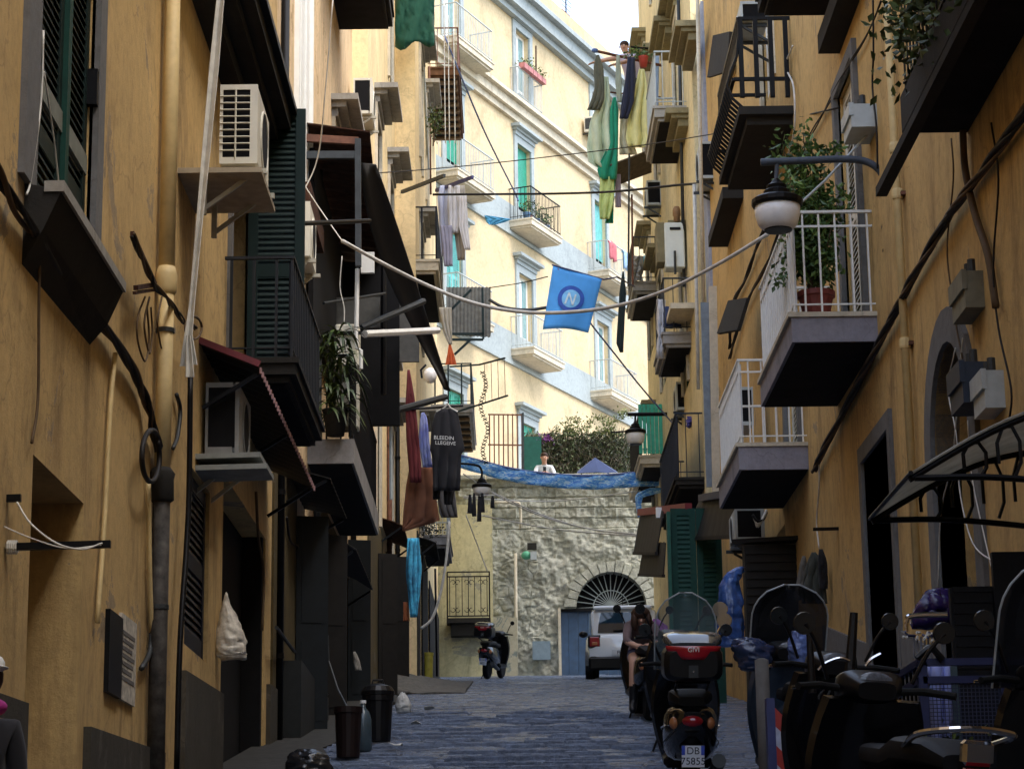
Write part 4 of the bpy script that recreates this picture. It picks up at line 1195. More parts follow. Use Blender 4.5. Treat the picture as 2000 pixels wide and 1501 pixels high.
# notice board
nb0, nb1 = FL.px(206, 1190)[0], FL.px(232, 1190)[0]; nb2 = FL.px(262, 1190)[0]
za, zb_ = FL.px(206, 1188)[1], FL.px(206, 1352)[1]
nb = thing('notice_board', 'black and white notice board fixed low on the left wall', 'notice board', FL(nb0, 0, zb_))
MB().fbox(FL, nb0, nb1, 0, .03, zb_, za).build('backing', IRON, nb)
za2, zb2 = FL.px(232, 1195)[1], FL.px(232, 1365)[1]
MB().fbox(FL, nb1 + .01, nb2, 0, .02, zb2, za2).build('sheet', plain('faded_poster_paper', (.52, .48, .40), .6, var=.5, scale=16), nb)
for k in range(7):
    zz = za2 - .1 - k * (za2 - zb2 - .2) / 7
    MB().fbox(FL, nb1 + .06, nb2 - .07 - .05 * (k % 3), .02, .023, zz - .025, zz).build('print_line', plain('faded_print', (.14, .13, .12), .7), nb)
# white ribbon
rb = MB(); pts = [(432, -20), (418, 130), (402, 300), (388, 450), (374, 600), (368, 655)]
g = []
for i, (x, y) in enumerate(pts):
    w = 7 + 2.0 * math.sin(i * 1.3)
    g.append([PY(x - w, y, 15.0 - .02 * (i % 2)), PY(x, y, 15.0 + .015), PY(x + w, y, 15.0 - .02)])
rb.sheet(g, .006)
rib = rb.build('ribbon', plain('white_ribbon_fabric', (.62, .60, .53), .8)); tag(rib, 'long white ribbon hanging down and knotted below the cables on the left', 'ribbon')
for k, (x0, x1, y1, w) in enumerate(((364, 358, 715, 7), (372, 378, 712, 7), (368, 371, 736, 8))):
    g = [[PY(x0 + (x1 - x0) * t - w * (.5 + t * .5), 655 + (y1 - 655) * t, 14.96 - .03 * k), PY(x0 + (x1 - x0) * t, 655 + (y1 - 655) * t, 14.98 - .03 * k), PY(x0 + (x1 - x0) * t + w * (.5 + t * .5), 655 + (y1 - 655) * t, 14.95 - .03 * k)] for t in (0, .35, .7, 1)]
    MB().sheet(g, .006).build('ribbon_tail', MATS['white_ribbon_fabric'], rib)
# air conditioners
ac_unit('boxy cream air conditioner with barred end high on the left wall', 428, 504, 165, 320, 16.3, 1, style='grid')
ac_unit('cream air conditioner with arched grille half behind the dark balcony', 556, 606, 393, 500, 24.4, 1, style='arch')
ac_unit('white framed air conditioner on a wall shelf under the top left slab', 690, 727, 152, 222, 34.0, 1, style='frame', length=.9)
ac_unit('dim air conditioner in a frame under the red-edged awning', 400, 468, 746, 885, 17.75, 1, style='frame', mat=plain('dim_grey_casing', (.20, .20, .19), .5))
sh1 = MB(); sh1.fbox(FL, 16.2, 17.2, 0, .62, PY(440, 320, 16.3).z - .10, PY(440, 320, 16.3).z - .06)
tag(sh1.build('wall_shelf', plain('dirty_shelf_board', (.35, .29, .2), .8)), 'thin dirty shelf board below the boxy air conditioner', 'shelf')
# red-edged awning
aw = thing('awning', 'dark corrugated awning with a red front edge on the left wall', 'awning', FL(17.6, 0, 5.9))
A0, A1 = 17.56, 22.7; zi, zo = 6.06, 5.86
g = []
n = 40
for i in range(n + 1):
    s = A0 + (A1 - A0) * i / n
    g.append([FL(s, .0, zi + .015 * (i % 2)), FL(s, .24, (zi + zo) / 2 + .015 * (i % 2)), FL(s, .47, zo + .015 * (i % 2))])
MB().sheet(g, .012).build('sheet', TIN, aw)
MB().bar(FL(A0 - .02, 0, zi + .02), FL(A0 - .02, .48, zo + .02), .035, .05).build('front_edge', plain('dark_red_paint', (.16, .018, .025), .5), aw)
for i in range(0, 34):
    s = A0 + .05 + (A1 - A0 - .1) * i / 33
    MB().box(-1.93, -1.915, s, s + .05, zo - .035, zo + .012).build('edge_tooth', plain('pinkish_worn_edge', (.36, .2, .2), .6), aw)
for s in (A0 + .1, 20, A1 - .1): MB().bar(FL(s, .02, zi - .5), FL(s, .45, zo - .03), .03).build('stay', IRON, aw)
sf = MB(); 
for yy, zz in ((903, 0), (925, -.02)):
    p = PY(380, yy, 17.7); q = PY(515 if zz == 0 else 528, yy - 4, 17.7); sf.bar(p, q, .5, .04, up=(0, 0, 1))
tag(sf.build('wall_shelf', plain('grey_shelf_board', (.22, .23, .21), .7)), 'double grey shelf under the dim air conditioner', 'shelf')
# garbage bag hanging on the wall
def bag(name, label, prof, cx, Y, mat, cat='bag', seed=1, squash=.8, cr=1.0):
    rr = random.Random(seed); rings = []
    rows = []
    for (a, b) in zip(prof, prof[1:]):
        for k in range(7):
            t = k / 7; rows.append(tuple(a[i] + (b[i] - a[i]) * t for i in range(3)))
    rows.append(prof[-1])
    for i, (py, l, r_) in enumerate(rows):
        c = PY((l + r_) / 2, py, Y); w = (PY(r_, py, Y) - PY(l, py, Y)).length / 2
        rings.append([c + V((w * math.cos(a) * (1 + cr * .22 * MN.noise(V((math.cos(a) * 2.5, math.sin(a) * 2.5, i * .2 + seed))) + cr * .14 * MN.noise(V((math.cos(a) * 7, math.sin(a) * 7, i * .3 + seed)))), w * squash * math.sin(a) * (1 + .25 * MN.noise(V((math.cos(a) * 3, math.sin(a) * 3, i * .6 + seed)))), .02 * MN.noise(V((a, i, seed))))) for a in [2 * math.pi * k / 36 for k in range(36)]])
    o = MB().loft(rings).build(name, mat, smooth=True)
    return tag(o, label, cat)
bag('plastic_bag', 'translucent white bag of bread hanging on the left wall', [(1158, 440, 444), (1180, 434, 450), (1215, 427, 466), (1250, 421, 479), (1275, 422, 483), (1286, 430, 478)], 450, 18.9, plain('cloudy_plastic_with_bread', (.60, .56, .48), .3, var=.4, scale=16, bmp=.8, alpha=.86), seed=4)
# canopy on the terrace over L2
cn = thing('canopy', 'rusty roofed canopy frame on the terrace in the left row', 'canopy', PY(640, 480, 27))
YN = 26.4
pts_ = {'a': PY(566, 268, YN), 'b': PY(700, 276, YN), 'c': PY(693, 303, YN), 'd': PY(550, 303, YN)}
MB().bar(pts_['a'], pts_['b'], .06, .09).build('front_beam', IRON_B, cn)
MB().bar(pts_['d'], pts_['c'], .06, .09).build('cross_beam', IRON_G, cn)
MB().bar(PY(699, 272, YN), PY(700, 520, YN), .07, .07).build('post', IRON_G, cn)
MB().bar(PY(560, 268, YN), PY(556, 480, YN), .05, .05).build('post', IRON_G, cn)
zt_n = pts_['a'].z; zt_f = PY(757, 440, 32.5).z
g = []
for i in range(31):
    t = i / 30; y = YN + t * 6.2; z = zt_n + .06 + (i % 2) * .03
    xo = PY(722 + 30 * t, 300, y).x
    g.append([(-2.38, y, z + .12), ((-2.38 + xo) / 2, y, z + .06), (xo, y, z)])
MB().sheet(g, .015).build('roof_sheet', RUST, cn)
MB().box(-2.36, -2.3, YN + .4, YN + 5.5, zt_n - 2.2, zt_n).build('back_shade_panel', DARKIN, cn)  # near-black panels, shade inside the canopy put into their colour
MB().box(-2.3, -1.5, YN + 5.4, YN + 5.5, zt_n - 2.4, zt_n).build('far_shade_panel', DARKIN, cn)
# black tarpaulin slung from the canopy
g = []
for i in range(15):
    t = i / 14
    l = (706 + (868 - 706) * t ** 1.15, 318 + (760 - 318) * t, 26.9 + 6.5 * t)
    r_ = (735 + (880 - 735) * t ** .95, 322 + (765 - 322) * t, 27.4 + 6.5 * t)
    bulge = 28 * math.sin(math.pi * min(1, t * 1.05)) * (1 - .4 * t)
    row = []
    for j in range(5):
        u = j / 4
        row.append(PY(l[0] - bulge * (1 - u) + (r_[0] - l[0]) * u, l[1] + (r_[1] - l[1]) * u, l[2] + (r_[2] - l[2]) * u + .12 * math.sin(u * 3.1)))
    g.append(row)
tag(MB().sheet(g, .02).build('tarpaulin', cloth_mat('black_tarpaulin', (.010, .010, .012)), smooth=True), 'black tarpaulin slung diagonally from the rusty canopy', 'tarpaulin')
# frame poles around it
for lb, p, q, r, m in (('dark horizontal pole across the front of the left terrace', PY(425, 443, 20.6), PY(722, 431, 24.0), .025, IRON), ('sloping grey awning arm under the tarpaulin', PY(705, 640, 30), PY(828, 588, 31), .045, IRON_G), ('white awning tube under the black tarpaulin', PY(712, 652, 29.5), PY(855, 645, 31.5), .05, WHITE_P),
                      ('upright black post of the awning frame', PY(749, 520, 31), PY(749, 770, 31), .04, IRON), ('thin upright white post beside the boiler', PY(698, 525, 28), PY(696, 640, 28), .03, WHITE_P), ('thin green washing pole above the boiler', PY(632, 592, 27.6), PY(752, 573, 29), .02, IRON_G), ('grey diagonal strut above the maroon garment', PY(768, 803, 32), PY(870, 775, 33), .05, IRON_G), ('thin white upright pipe left of the maroon garment', PY(763, 820, 32), PY(764, 975, 32), .025, GREYPL)):
    o = MB().tube([p, q], r, 7).build('pole', m); tag(o, lb, 'pole')
tag(MB().box(PY(530 + 175, 492, 27.9).x, PY(731, 492, 27.9).x, 27.9, 27.96, PY(720, 532, 27.9).z, PY(720, 492, 27.9).z).build('canopy_board', WHITE_W), 'small bright white panel hanging on the canopy frame', 'panel')
tag(MB().box(PY(742, 780, 33).x, PY(818, 780, 33).x, 33.2, 33.25, PY(780, 700, 33).z, PY(780, 585, 33).z).build('grey_screen', plain('grey_canvas', (.085, .085, .08), .9)), 'dark grey canvas screen behind the awning arms', 'screen')
tag(MB().box(PY(640, 700, 30.5).x, PY(742, 700, 30.5).x, 30.5, 30.55, PY(700, 640, 30.5).z, PY(700, 580, 30.5).z).build('grey_screen', MATS['grey_canvas']), 'dark canvas strip above the boiler on the long balcony', 'screen')
# red box sign panel and little shelf balcony behind canopy
tag(MB().box(PY(664, 560, 33.5).x, PY(694, 560, 33.5).x, 33.4, 33.6, PY(680, 576, 33.5).z, PY(680, 553, 33.5).z).build('rusty_box', plain('red_rust_box', (.16, .035, .02), .8, var=.5)), 'rust-red box above the grey canvas on the left terrace', 'box')
# boiler and palm on balcony B
bo = thing('boiler', 'white gas boiler on the long balcony in the left row', 'boiler', PY(680, 820, 28.2))
MB().bbox(PY(654, 650, 28.1).x, PY(701, 650, 28.1).x, 28.1, 28.45, PY(680, 716, 28.1).z, PY(680, 632, 28.1).z, .02).build('casing', OFFWHITE, bo)
MB().tube([PY(695, 640, 28), PY(697, 680, 28), PY(705, 684, 28), PY(705, 720, 28)], .025, 7).build('pipe', WHITE_P, bo)
MB().box(PY(654, 655, 28.08).x, PY(705, 655, 28.08).x, 28.05, 28.1, PY(680, 652, 28.05).z, PY(680, 646, 28.05).z).build('shadow_gap', IRON, bo)
tag(MB().bbox(PY(656, 760, 28.3).x, PY(700, 760, 28.3).x, 28.3, 28.6, PY(680, 835, 28.3).z, PY(680, 745, 28.3).z, .02).build('storage_cabinet', plain('ivory_cabinet', (.42, .40, .33), .6)), 'ivory cabinet standing behind the palm', 'cabinet')
PALM = foliage('palm_leaf', (.012, .03, .005), (.06, .095, .018))
pt = thing('palm', 'bushy palm hanging over the left row\'s long balcony', 'plant', PY(650, 830, 27.2))
base = PY(655, 800, 27.2); rr = random.Random(2)
pm = MB()
for k in range(190):
    a = rr.uniform(0, 6.28); L = rr.uniform(.35, .85); h = rr.uniform(-.15, 1.15)
    st = base + V((rr.uniform(-.14, .14), rr.uniform(-.2, .2), h * .85))
    d = V((math.cos(a) * .5, math.sin(a) * .5, 0)); row = []; dr = rr.uniform(.45, .95); rise = rr.uniform(.3, .7)
    for i in range(6):
        t = i / 5; c = st + d * (t * L) + V((0, 0, rise * t * L - dr * t * t * L))
        w = .022 * math.sin(math.pi * (t * .9 + .08)); s = V((-math.sin(a), math.cos(a), 0)) * w
        row.append((c - s, c + s))
    for i in range(5): pm.poly(row[i][0], row[i][1], row[i + 1][1], row[i + 1][0])
fr = pm.build('fronds', PALM, pt); fr['kind'] = 'stuff'
MB().lathe(base + V((0, 0, -.32)), [(.11, 0), (.15, .28), (.165, .3), (.16, .32)], 12).build('pot', CONC_D, pt, smooth=True)
# green tarp at top
g = [[PY(772 + 76 * j / 8, -30 + 122 * i / 8 + (8 * math.sin(j * 1.1) if i == 8 else 0) - j * (1 if i == 8 else 0), 43.2 + .12 * math.sin(j * 1.9 + i)) for j in range(9)] for i in range(9)]
tag(MB().sheet(g, .02).build('green_tarpaulin', cloth_mat('dark_green_tarpaulin', (.008, .075, .042)), smooth=True), 'dark green tarpaulin hanging from a balcony at the top left', 'tarpaulin')
# bush on the wall
bs = thing('wall_shrub', 'small leafy shrub growing from the far left wall', 'plant', PY(850, 265, 46))
LEAF = foliage('shrub_leaf', (.02, .035, .008), (.09, .13, .03))
LEAF_B = foliage('bright_leaf', (.025, .06, .015), (.14, .24, .05))
lc = leaf_cloud(PY(850, 235, 46), 260, (.09, .12, .16), .07, .05, random.Random(4)).build('leaves', LEAF, bs); lc['kind'] = 'stuff'
MB().tube([PY(846, 285, 46), PY(850, 235, 46)], .015, 5).build('stem', WOOD, bs)
# drying poles and pale laundry (balcony E)
for lb, p, q, m in (('grey clothes pole angled out from the laundry balcony', PY(785, 375, 40), PY(868, 343, 38.4), IRON_G), ('blue-tipped clothes pole above the pale laundry', PY(852, 372, 43), PY(923, 346, 41.5), plain('dull_blue_paint', (.05, .05, .16), .5))):
    tag(MB().bar(p, q, .05, .06).build('clothes_pole', m), lb, 'pole')
PALE = cloth_mat('pale_laundry', (.62, .60, .60), .08); PALEB = cloth_mat('pale_blue_laundry', (.50, .52, .64), .08); STONEC = cloth_mat('stone_trousers', (.36, .32, .26), .15)
garment('shirt', 'pale blue shirt hanging on the left laundry balcony', 'laundry', [(362, 860, 884), (385, 855, 886), (440, 858, 884), (500, 862, 884)], 42.6, PALEB, .05, .05, seed=1, group='pale laundry on the left')
garment('shirt', 'off-white shirt hanging second on the left laundry balcony', 'laundry', [(362, 876, 898), (400, 874, 900), (455, 876, 896)], 42.3, PALE, .05, .04, seed=2, group='pale laundry on the left')
garment('trousers', 'stone-coloured trousers hanging on the left laundry balcony', 'laundry', [(362, 885, 908), (420, 884, 910), (508, 894, 908)], 42.45, STONEC, .05, .04, seed=3, group='pale laundry on the left')
garment('shirt', 'white shirt with long sleeve at the right end of the left laundry', 'laundry', [(380, 896, 911), (440, 896, 914), (488, 908, 919)], 42.2, PALE, .04, .03, seed=4, group='pale laundry on the left')
garment('trousers', 'grey-violet trousers hanging low on the left laundry balcony', 'laundry', [(440, 860, 882), (480, 863, 884), (520, 868, 884)], 42.2, cloth_mat('grey_violet_cloth', (.27, .26, .33), .15), .04, .03, seed=5, group='pale laundry on the left')
bb = thing('blue_bottle', 'vivid blue bottle hung on the pale yellow wall by the clothes poles', 'bottle', FL3(FL3.px(794, 412, .08)[0], .08, FL3.px(794, 412, .08)[1]))
_b = ORIGIN[bb.name]
MB().lathe(_b - V((0, 0, .1)), [(.05, 0), (.065, .02), (.065, .16), (.03, .21), (.022, .25)], 12).build('body', plain('vivid_blue_plastic', (.02, .02, .5), .35), bb, smooth=True)
MB().tube([_b + V((0, 0, .14)), _b + V((-.04, 0, .24)), _b + V((-.09, 0, .26))], .008, 5).build('hook', IRON, bb)
# tin roof panel and drying rack on the far left balcony D
g = [[PY(872 + (958 - 872) * j / 24, 560 + 2 * (j % 2) + (92 + j * .2) * i, 46.0 + .7 * (1 - i) + .015 * (j % 2)) for j in range(25)] for i in (0, .5, 1)]
rf = thing('tin_roof', 'grey corrugated sheet roof over the far left balcony', 'roof', PY(900, 655, 46))
MB().sheet(g, .015).build('sheet', plain('grey_corrugated_sheet', (.20, .20, .18), .6, .3, var=.25), rf)
for p, q in ((PY(942, 562, 45.9), PY(944, 662, 45.9)), (PY(880, 652, 45.9), PY(944, 652, 45.9)), (PY(880, 663, 45.9), PY(944, 663, 45.9)), (PY(888, 692, 45.9), PY(918, 664, 45.9)), (PY(866, 620, 46), PY(920, 566, 46))):
    MB().bar(p, q, .045).build('frame_bar', plain('dark_green_iron', (.02, .04, .04), .5), rf)
rk = thing('drying_rack', 'red-brown folding drying rack on the far left balcony', 'drying rack', PY(960, 780, 45.5))
for p, q in ((PY(936, 712, 45.6), PY(986, 699, 44.8)), (PY(886, 806, 45.6), PY(992, 772, 44.8)), (PY(878, 716, 45.6), PY(936, 712, 45.6))):
    MB().bar(p, q, .03).build('arm', IRON_B if p.z > 12.9 else MATS['dark_green_iron'], rk)
for k in range(4):
    x = 946 + k * 13; MB().tube([PY(x, 709 - k * 3, 45.4), PY(x + 2, 787 - k * 4, 45.3)], .006, 4).build('line', CABLE_B, rk)
nt_ = MB()
for k in range(26):
    y = 725 + k * 7; nt_.tube([PY(938 + 6 * math.sin(k * .5) + 8 * (k / 26), y, 45.55), PY(946 + 6 * math.sin(k * .5) + 8 * (k / 26), y + 5, 45.5)], .010, 4)
    nt_.tube([PY(946 + 6 * math.sin(k * .5) + 8 * (k / 26), y, 45.55), PY(938 + 6 * math.sin(k * .5) + 8 * (k / 26), y + 5, 45.5)], .010, 4)
o = nt_.build('rolled_net', IRON); tag(o, 'rolled black netting hanging from the far left balcony', 'netting', kind=None)
# orange cone-shaped cloth, white cloth
garment('orange_cloth', 'small bright orange cloth pinned below the white cloth', 'laundry', [(672, 877, 880), (690, 874, 886), (712, 870, 892)], 44.0, cloth_mat('orange_cloth', (.72, .14, .04)), .02, .02, seed=6)
garment('white_cloth', 'off-white cloth hanging beside the corrugated roof', 'laundry', [(600, 857, 882), (650, 866, 883), (672, 876, 883)], 44.0, cloth_mat('offwhite_cloth', (.5, .47, .40)), .02, .03, seed=7)
# satellite-like lamp globe on the left
gl = thing('wall_lamp', 'white globe lamp half hidden below the black tarpaulin', 'lamp', PY(840, 745, 36))
MB().ell(PY(840, 733, 36), .11, .11, .13).build('globe', GLOBE, gl, smooth=True)
MB().tube([PY(824, 738, 36), PY(822, 722, 36), PY(832, 712, 36)], .02, 5).build('arm', IRON, gl)
# dark laundry cluster
DK = 33.0
garment('maroon_garment', 'long maroon garment hanging in the left row', 'laundry', [(722, 796, 800), (760, 795, 806), (800, 792, 812), (860, 794, 818), (905, 798, 822), (942, 800, 823)], DK, cloth_mat('maroon_cloth', (.14, .018, .022)), .06, .03, seed=8)
garment('blue_shirt', 'blue and white shirt hanging between the maroon and black garments', 'laundry', [(805, 824, 828), (815, 821, 834), (860, 818, 838), (912, 826, 844)], DK + .15, cloth_mat('blue_white_cloth', (.45, .50, .75), .25, col2=(.16, .2, .62)), .05, .03, seed=9)
ts = thing('t_shirt', 'black T-shirt with two lines of white lettering on its back', 'laundry', PY(873, 985, DK - .2))
garment('cloth', '', None, [(798, 862, 884), (806, 850, 894), (830, 843, 899), (880, 840, 908), (882, 843, 901), (940, 846, 899), (958, 847, 898)], DK - .2, cloth_mat('black_cotton', (.010, .010, .014)), .07, .03, parent=ts, seed=10)
def text_mesh(name, txt, size, at, right, up, mat, parent, extrude=.003):
    cu = bpy.data.curves.new('lettering', 'FONT'); cu.body = txt; cu.size = size; cu.extrude = extrude; cu.align_x = 'CENTER'
    to = bpy.data.objects.new('lettering_tmp', cu); scene.collection.objects.link(to)
    dg = bpy.context.evaluated_depsgraph_get(); me = bpy.data.meshes.new_from_object(to.evaluated_get(dg))
    bpy.data.objects.remove(to)
    right, up = V(right).normalized(), V(up).normalized(); nn = right.cross(up)
    o0 = ORIGIN[parent.name]; me.materials.clear(); me.materials.append(mat)
    for v in me.vertices: v.co = V(at) - o0 + right * v.co.x + up * v.co.y + nn * v.co.z
    o = bpy.data.objects.new(name, me); scene.collection.objects.link(o); o.parent = parent
    return o
INKW = plain('white_print_ink', (.7, .7, .68), .7)
sz = (PY(869, 846, DK).z - PY(869, 860, DK).z) * .72
text_mesh('lettering', 'BLEEDIN', sz, PY(867, 858, DK - .36), (1, 0, -.06), (0, 0, 1), INKW, ts)
text_mesh('lettering', 'LLEGEIVE', sz * .95, PY(870, 868, DK - .36), (1, 0, -.06), (0, 0, 1), INKW, ts)
MB().tube(smooth_path([PY(852, 804, DK - .2), PY(868, 796, DK - .2), (PY(874, 788, DK - .2)), PY(880, 796, DK - .2), PY(894, 804, DK - .2)], 4), .012, 5).build('hanger', CABLE_W, ts)
garment('black_trousers', 'left leg-shaped black trousers hanging under the T-shirt', 'laundry', [(940, 846, 862), (975, 846, 858)], DK + .05, MATS['black_cotton'], .05, .02, seed=11)
garment('black_trousers', 'longer black leggings hanging under the right side of the T-shirt', 'laundry', [(945, 866, 890), (985, 868, 884)], DK + .05, MATS['black_cotton'], .05, .02, seed=12)
garment('brown_blanket', 'large brown blanket hanging below the black T-shirt', 'laundry', [(912, 800, 846), (950, 793, 850), (1000, 788, 856), (1016, 787, 859), (1036, 786, 790)], DK + .3, cloth_mat('brown_blanket', (.21, .085, .045), .2), .06, .04, seed=13)
tag(MB().tube([PY(790, 800, DK - .05), PY(905, 792, DK - .05)], .015, 5).build('clothes_pole', IRON), 'dark rail from which the black T-shirt hangs', 'pole')
garment('dark_cloth', 'dark grey cloth hanging behind the brown blanket', 'laundry', [(930, 850, 884), (1000, 858, 893), (1010, 862, 894)], 36, cloth_mat('charcoal_cloth', (.05, .05, .055)), .04, .03, seed=14)
garment('blue_scarf', 'bright blue patterned scarf hanging low in the left row', 'laundry', [(1050, 796, 818), (1110, 793, 824), (1130, 794, 822), (1160, 798, 820), (1205, 801, 814)], 40, cloth_mat('blue_patterned_cloth', (.02, .14, .32), .5, col2=(.05, .35, .55)), .05, .05, seed=15)
garment('orange_rag', 'small orange rag below the blue scarf', 'laundry', [(1175, 788, 796), (1212, 788, 800)], 40.1, cloth_mat('dull_orange_cloth', (.30, .09, .03)), .03, .02, seed=16)
wp = thing('trailing_plant', 'scrubby dark plant on the small grey balcony', 'plant', PY(835, 1050, 45.5))
o = leaf_cloud(PY(830, 1036, 45.3), 260, (.17, .12, .09), .06, .04, random.Random(8)).build('leaves', plain('dry_grey_leaf', (.06, .06, .05), .7), wp); o['kind'] = 'stuff'
cable('hose', 'white hose dangling from the small grey balcony', [PY(878, 1018, 44.9), PY(873, 1080, 44.9), PY(862, 1150, 44.9), PY(845, 1205, 44.9), PY(822, 1227, 44.9)], .03, CABLE_W, 'hose')
# black dangling peg hanger at lamp
ph = thing('peg_hanger', 'black cloths on a small peg hanger under the left lamp', 'laundry', PY(930, 1010, 45.8))
for k, (x, y0, y1, w) in enumerate(((918, 965, 1002, 5), (926, 962, 1008, 4), (936, 966, 1018, 4), (942, 962, 1000, 5), (962, 968, 992, 4))):
    garment('cloth', '', None, [(y0, x - w * .4, x + w * .4), (y1, x - w, x + w)], 45.8, MATS['black_cotton'], .04, .02, parent=ph, seed=20 + k)
MB().tube([PY(905, 970, 45.8), PY(968, 966, 45.8)], .012, 5).build('rod', CABLE_W, ph)
# bins and bags on the ground, left
def bucket(label, px, py_top, py_bot, wt, Y, mat, cat='bin', lid=False, name='bin'):
    c = PY(px, py_bot, Y); zt = PY(px, py_top, Y).z; c.z = G(Y) + .03
    r = wt / 2 / FPX * Y * 1.03
    root = thing(name, label, cat, c)
    h = max(zt - c.z, .3)
    MB().lathe(c, [(r * .82, 0), (r * .84, .02), (r * .97, h - .06), (r * 1.05, h - .055), (r * 1.05, h), (r * .95, h), (r * .8, .06)], 18).build('body', mat, root, smooth=False)
    if lid: 
        MB().lathe(c + V((0, 0, h + .003)), [(r * 1.08, 0), (r * 1.1, .04), (r * .9, .09), (r * .3, .12)], 18).build('lid', mat, root)
        MB().tube([c + V((-.06, 0, h + .12)), c + V((-.05, 0, h + .16)), c + V((.05, 0, h + .16)), c + V((.06, 0, h + .12))], .012, 5).build('handle', mat, root)
    return root
bucket('dark brown bucket standing by the left wall', 680, 1380, 1455, 52, 21.4, plain('dark_brown_plastic', (.012, .006, .005), .5))
bucket('black lidded bin beside the brown bucket', 738, 1358, 1438, 58, 23.8, BLACKPL, lid=True)
jg = thing('water_jug', 'pale translucent water jug between the two bins', 'jug', V((PY(709, 1455, 22.2).x, 22.2, G(22.2) + .03)))
jc = ORIGIN[jg.name]
MB().lathe(jc, [(.07, 0), (.085, .02), (.085, .30), (.06, .38), (.025, .42), (.025, .46)], 14).build('body', plain('pale_blue_plastic', (.05, .075, .09), .25), jg, smooth=True)
MB().lathe(jc + V((0, 0, .46)), [(.03, 0), (.03, .03)], 10).build('cap', WHITE_P, jg)
gp = Y_ = 26.5
bag('rubbish_bag', 'crumpled white rubbish bag on the ground behind the bins', [(1352, 783, 790), (1362, 776, 797), (1378, 772, 804), (1391, 775, 803)], 788, 26.5, plain('white_plastic_bag', (.40, .40, .38), .35, var=.15, bmp=.6), seed=6)
bag('rubbish_bag', 'shiny black rubbish bag at the bottom left of the street', [(1462, 580, 610), (1475, 562, 640), (1500, 558, 652), (1530, 560, 655)], 600, 18.6, plain('black_bin_liner', (.012, .013, .016), .22, bmp=.9, scale=5), seed=7)
bag('rubbish_bag', 'glossy dark blue rubbish bag near the yellow drum', [(1326, 858, 868), (1334, 850, 880), (1346, 848, 886), (1356, 850, 885)], 866, 46.5, plain('glossy_navy_liner', (.02, .028, .07), .12, bmp=.8, scale=6), seed=9)
bucket('purple plastic canister by the far left wall', 819, 1286, 1345, 15, 46.6, plain('purple_plastic', (.16, .01, .20), .45), cat='canister', name='canister')
bucket('yellow plastic drum by the far left wall', 837, 1274, 1346, 19, 47.4, plain('yellow_plastic', (.42, .36, .05), .45), cat='drum', name='drum')
tag(MB().tube([PY(640, 1240, 27), PY(642, 1290, 27), PY(660, 1345, 26.8), PY(678, 1380, 26.5)], .012, 6).build('broom_handle', IRON_G), 'bent stick leaning on the wall behind the bins', 'stick')
garment('hanging_rag', 'grey-white rag hanging on the aged wall above the bins', 'rag', [(1272, 690, 694), (1290, 691, 702), (1308, 694, 706)], 33.5, cloth_mat('grey_rag', (.32, .30, .27)), .03, .02, seed=30)
# stair rails on the left
for lb, px in (('sloping pale rail beside the dark doorway at lower left', [(540, 1225), (575, 1272)]), ('sloping grey ramp rail further up the left wall', [(600, 1300), (640, 1357)])):
    tag(MB().tube(wpath(FL, px, .12), .02, 6).build('stair_rail', IRON_G), lb, 'rail')
rmp = MB(); s0, s1 = FL.px(598, 1310, .3)[0], FL.px(650, 1365, .3)[0]
rmp.hexa([FL(s0, .03, G(s0)), FL(s1, .03, G(s1)), FL(s1, .25, G(s1)), FL(s0, .25, G(s0)), FL(s0, .03, FL.px(598, 1300, .25)[1]), FL(s1, .03, FL.px(650, 1372, .25)[1]), FL(s1, .25, FL.px(650, 1372, .25)[1]), FL(s0, .25, FL.px(598, 1300, .25)[1])])
tag(rmp.build('stair_parapet', plain('dark_slate_render', (.018, .02, .02), .85)), 'dark slate stair parapet against the aged left wall', 'parapet')
# vertical pipes on far left walls
for lb, F, px, r, m in (('brown downpipe on the far left house', FL4, [(838, 130), (841, 380)], .03, IRON_B), ('grey conduit on the aged ground floor wall', FL, [(606, 1010), (606, 1250)], .03, GREYPL), ('pale downpipe near the far left corner', FL4, [(862, 1120), (868, 1345)], .035, PALE_TRIM), ('dark downpipe at the end of the left row', FL4, [(850, 1110), (854, 1345)], .03, IRON), ('grey twin conduit high on the far left house', FL4, [(826, 95), (836, 330)], .03, GREYPL)):
    wcable(lb, F, px, r, m, .05, 'downpipe', 'pipe')
# ================================================================== street lanterns
def lantern(label, cx, y_cap, y_rim, y_bot, wpx, Y):
    """bell lantern: finial, cap, brim, frosted bowl; returns root and top point"""
    c = PY(cx, y_rim, Y); k = Y / FPX
    R_ = wpx / 2 * k; hb = (y_bot - y_rim) * k; hc = (y_rim - y_cap) * k
    root = thing('street_lantern', label, 'street lamp', c - V((0, 0, hb)))
    MB().lathe(c, [(R_ * .62, -hb), (R_ * .86, -hb * .8), (R_ * .97, -hb * .45), (R_, -.01)], 20).build('bowl', GLOBE, root, smooth=True)
    MB().lathe(c, [(R_ * .30, -hb - .015), (R_ * .60, -hb - .012), (R_ * .62, -hb + .01)], 20).build('bottom_ring', IRON, root)
    MB().lathe(c, [(R_ * 1.06, -.03), (R_ * 1.12, -.005), (R_ * 1.12, hc * .14), (R_ * .95, hc * .24), (R_ * .55, hc * .34)], 20).build('brim', IRON, root)
    MB().lathe(c, [(R_ * .55, hc * .34), (R_ * .58, hc * .5), (R_ * .42, hc * .6), (R_ * .46, hc * .72), (R_ * .3, hc * .8), (R_ * .12, hc)], 16).build('cap', IRON, root)
    return root, c + V((0, 0, hc))
YL = 20.25
ln, top = lantern('big white bowl lantern on a blue-grey arm at upper right', 1518, 345, 398, 453, 94, YL)
ARMM = plain('blue_grey_lamp_paint', (.06, .075, .10), .5)
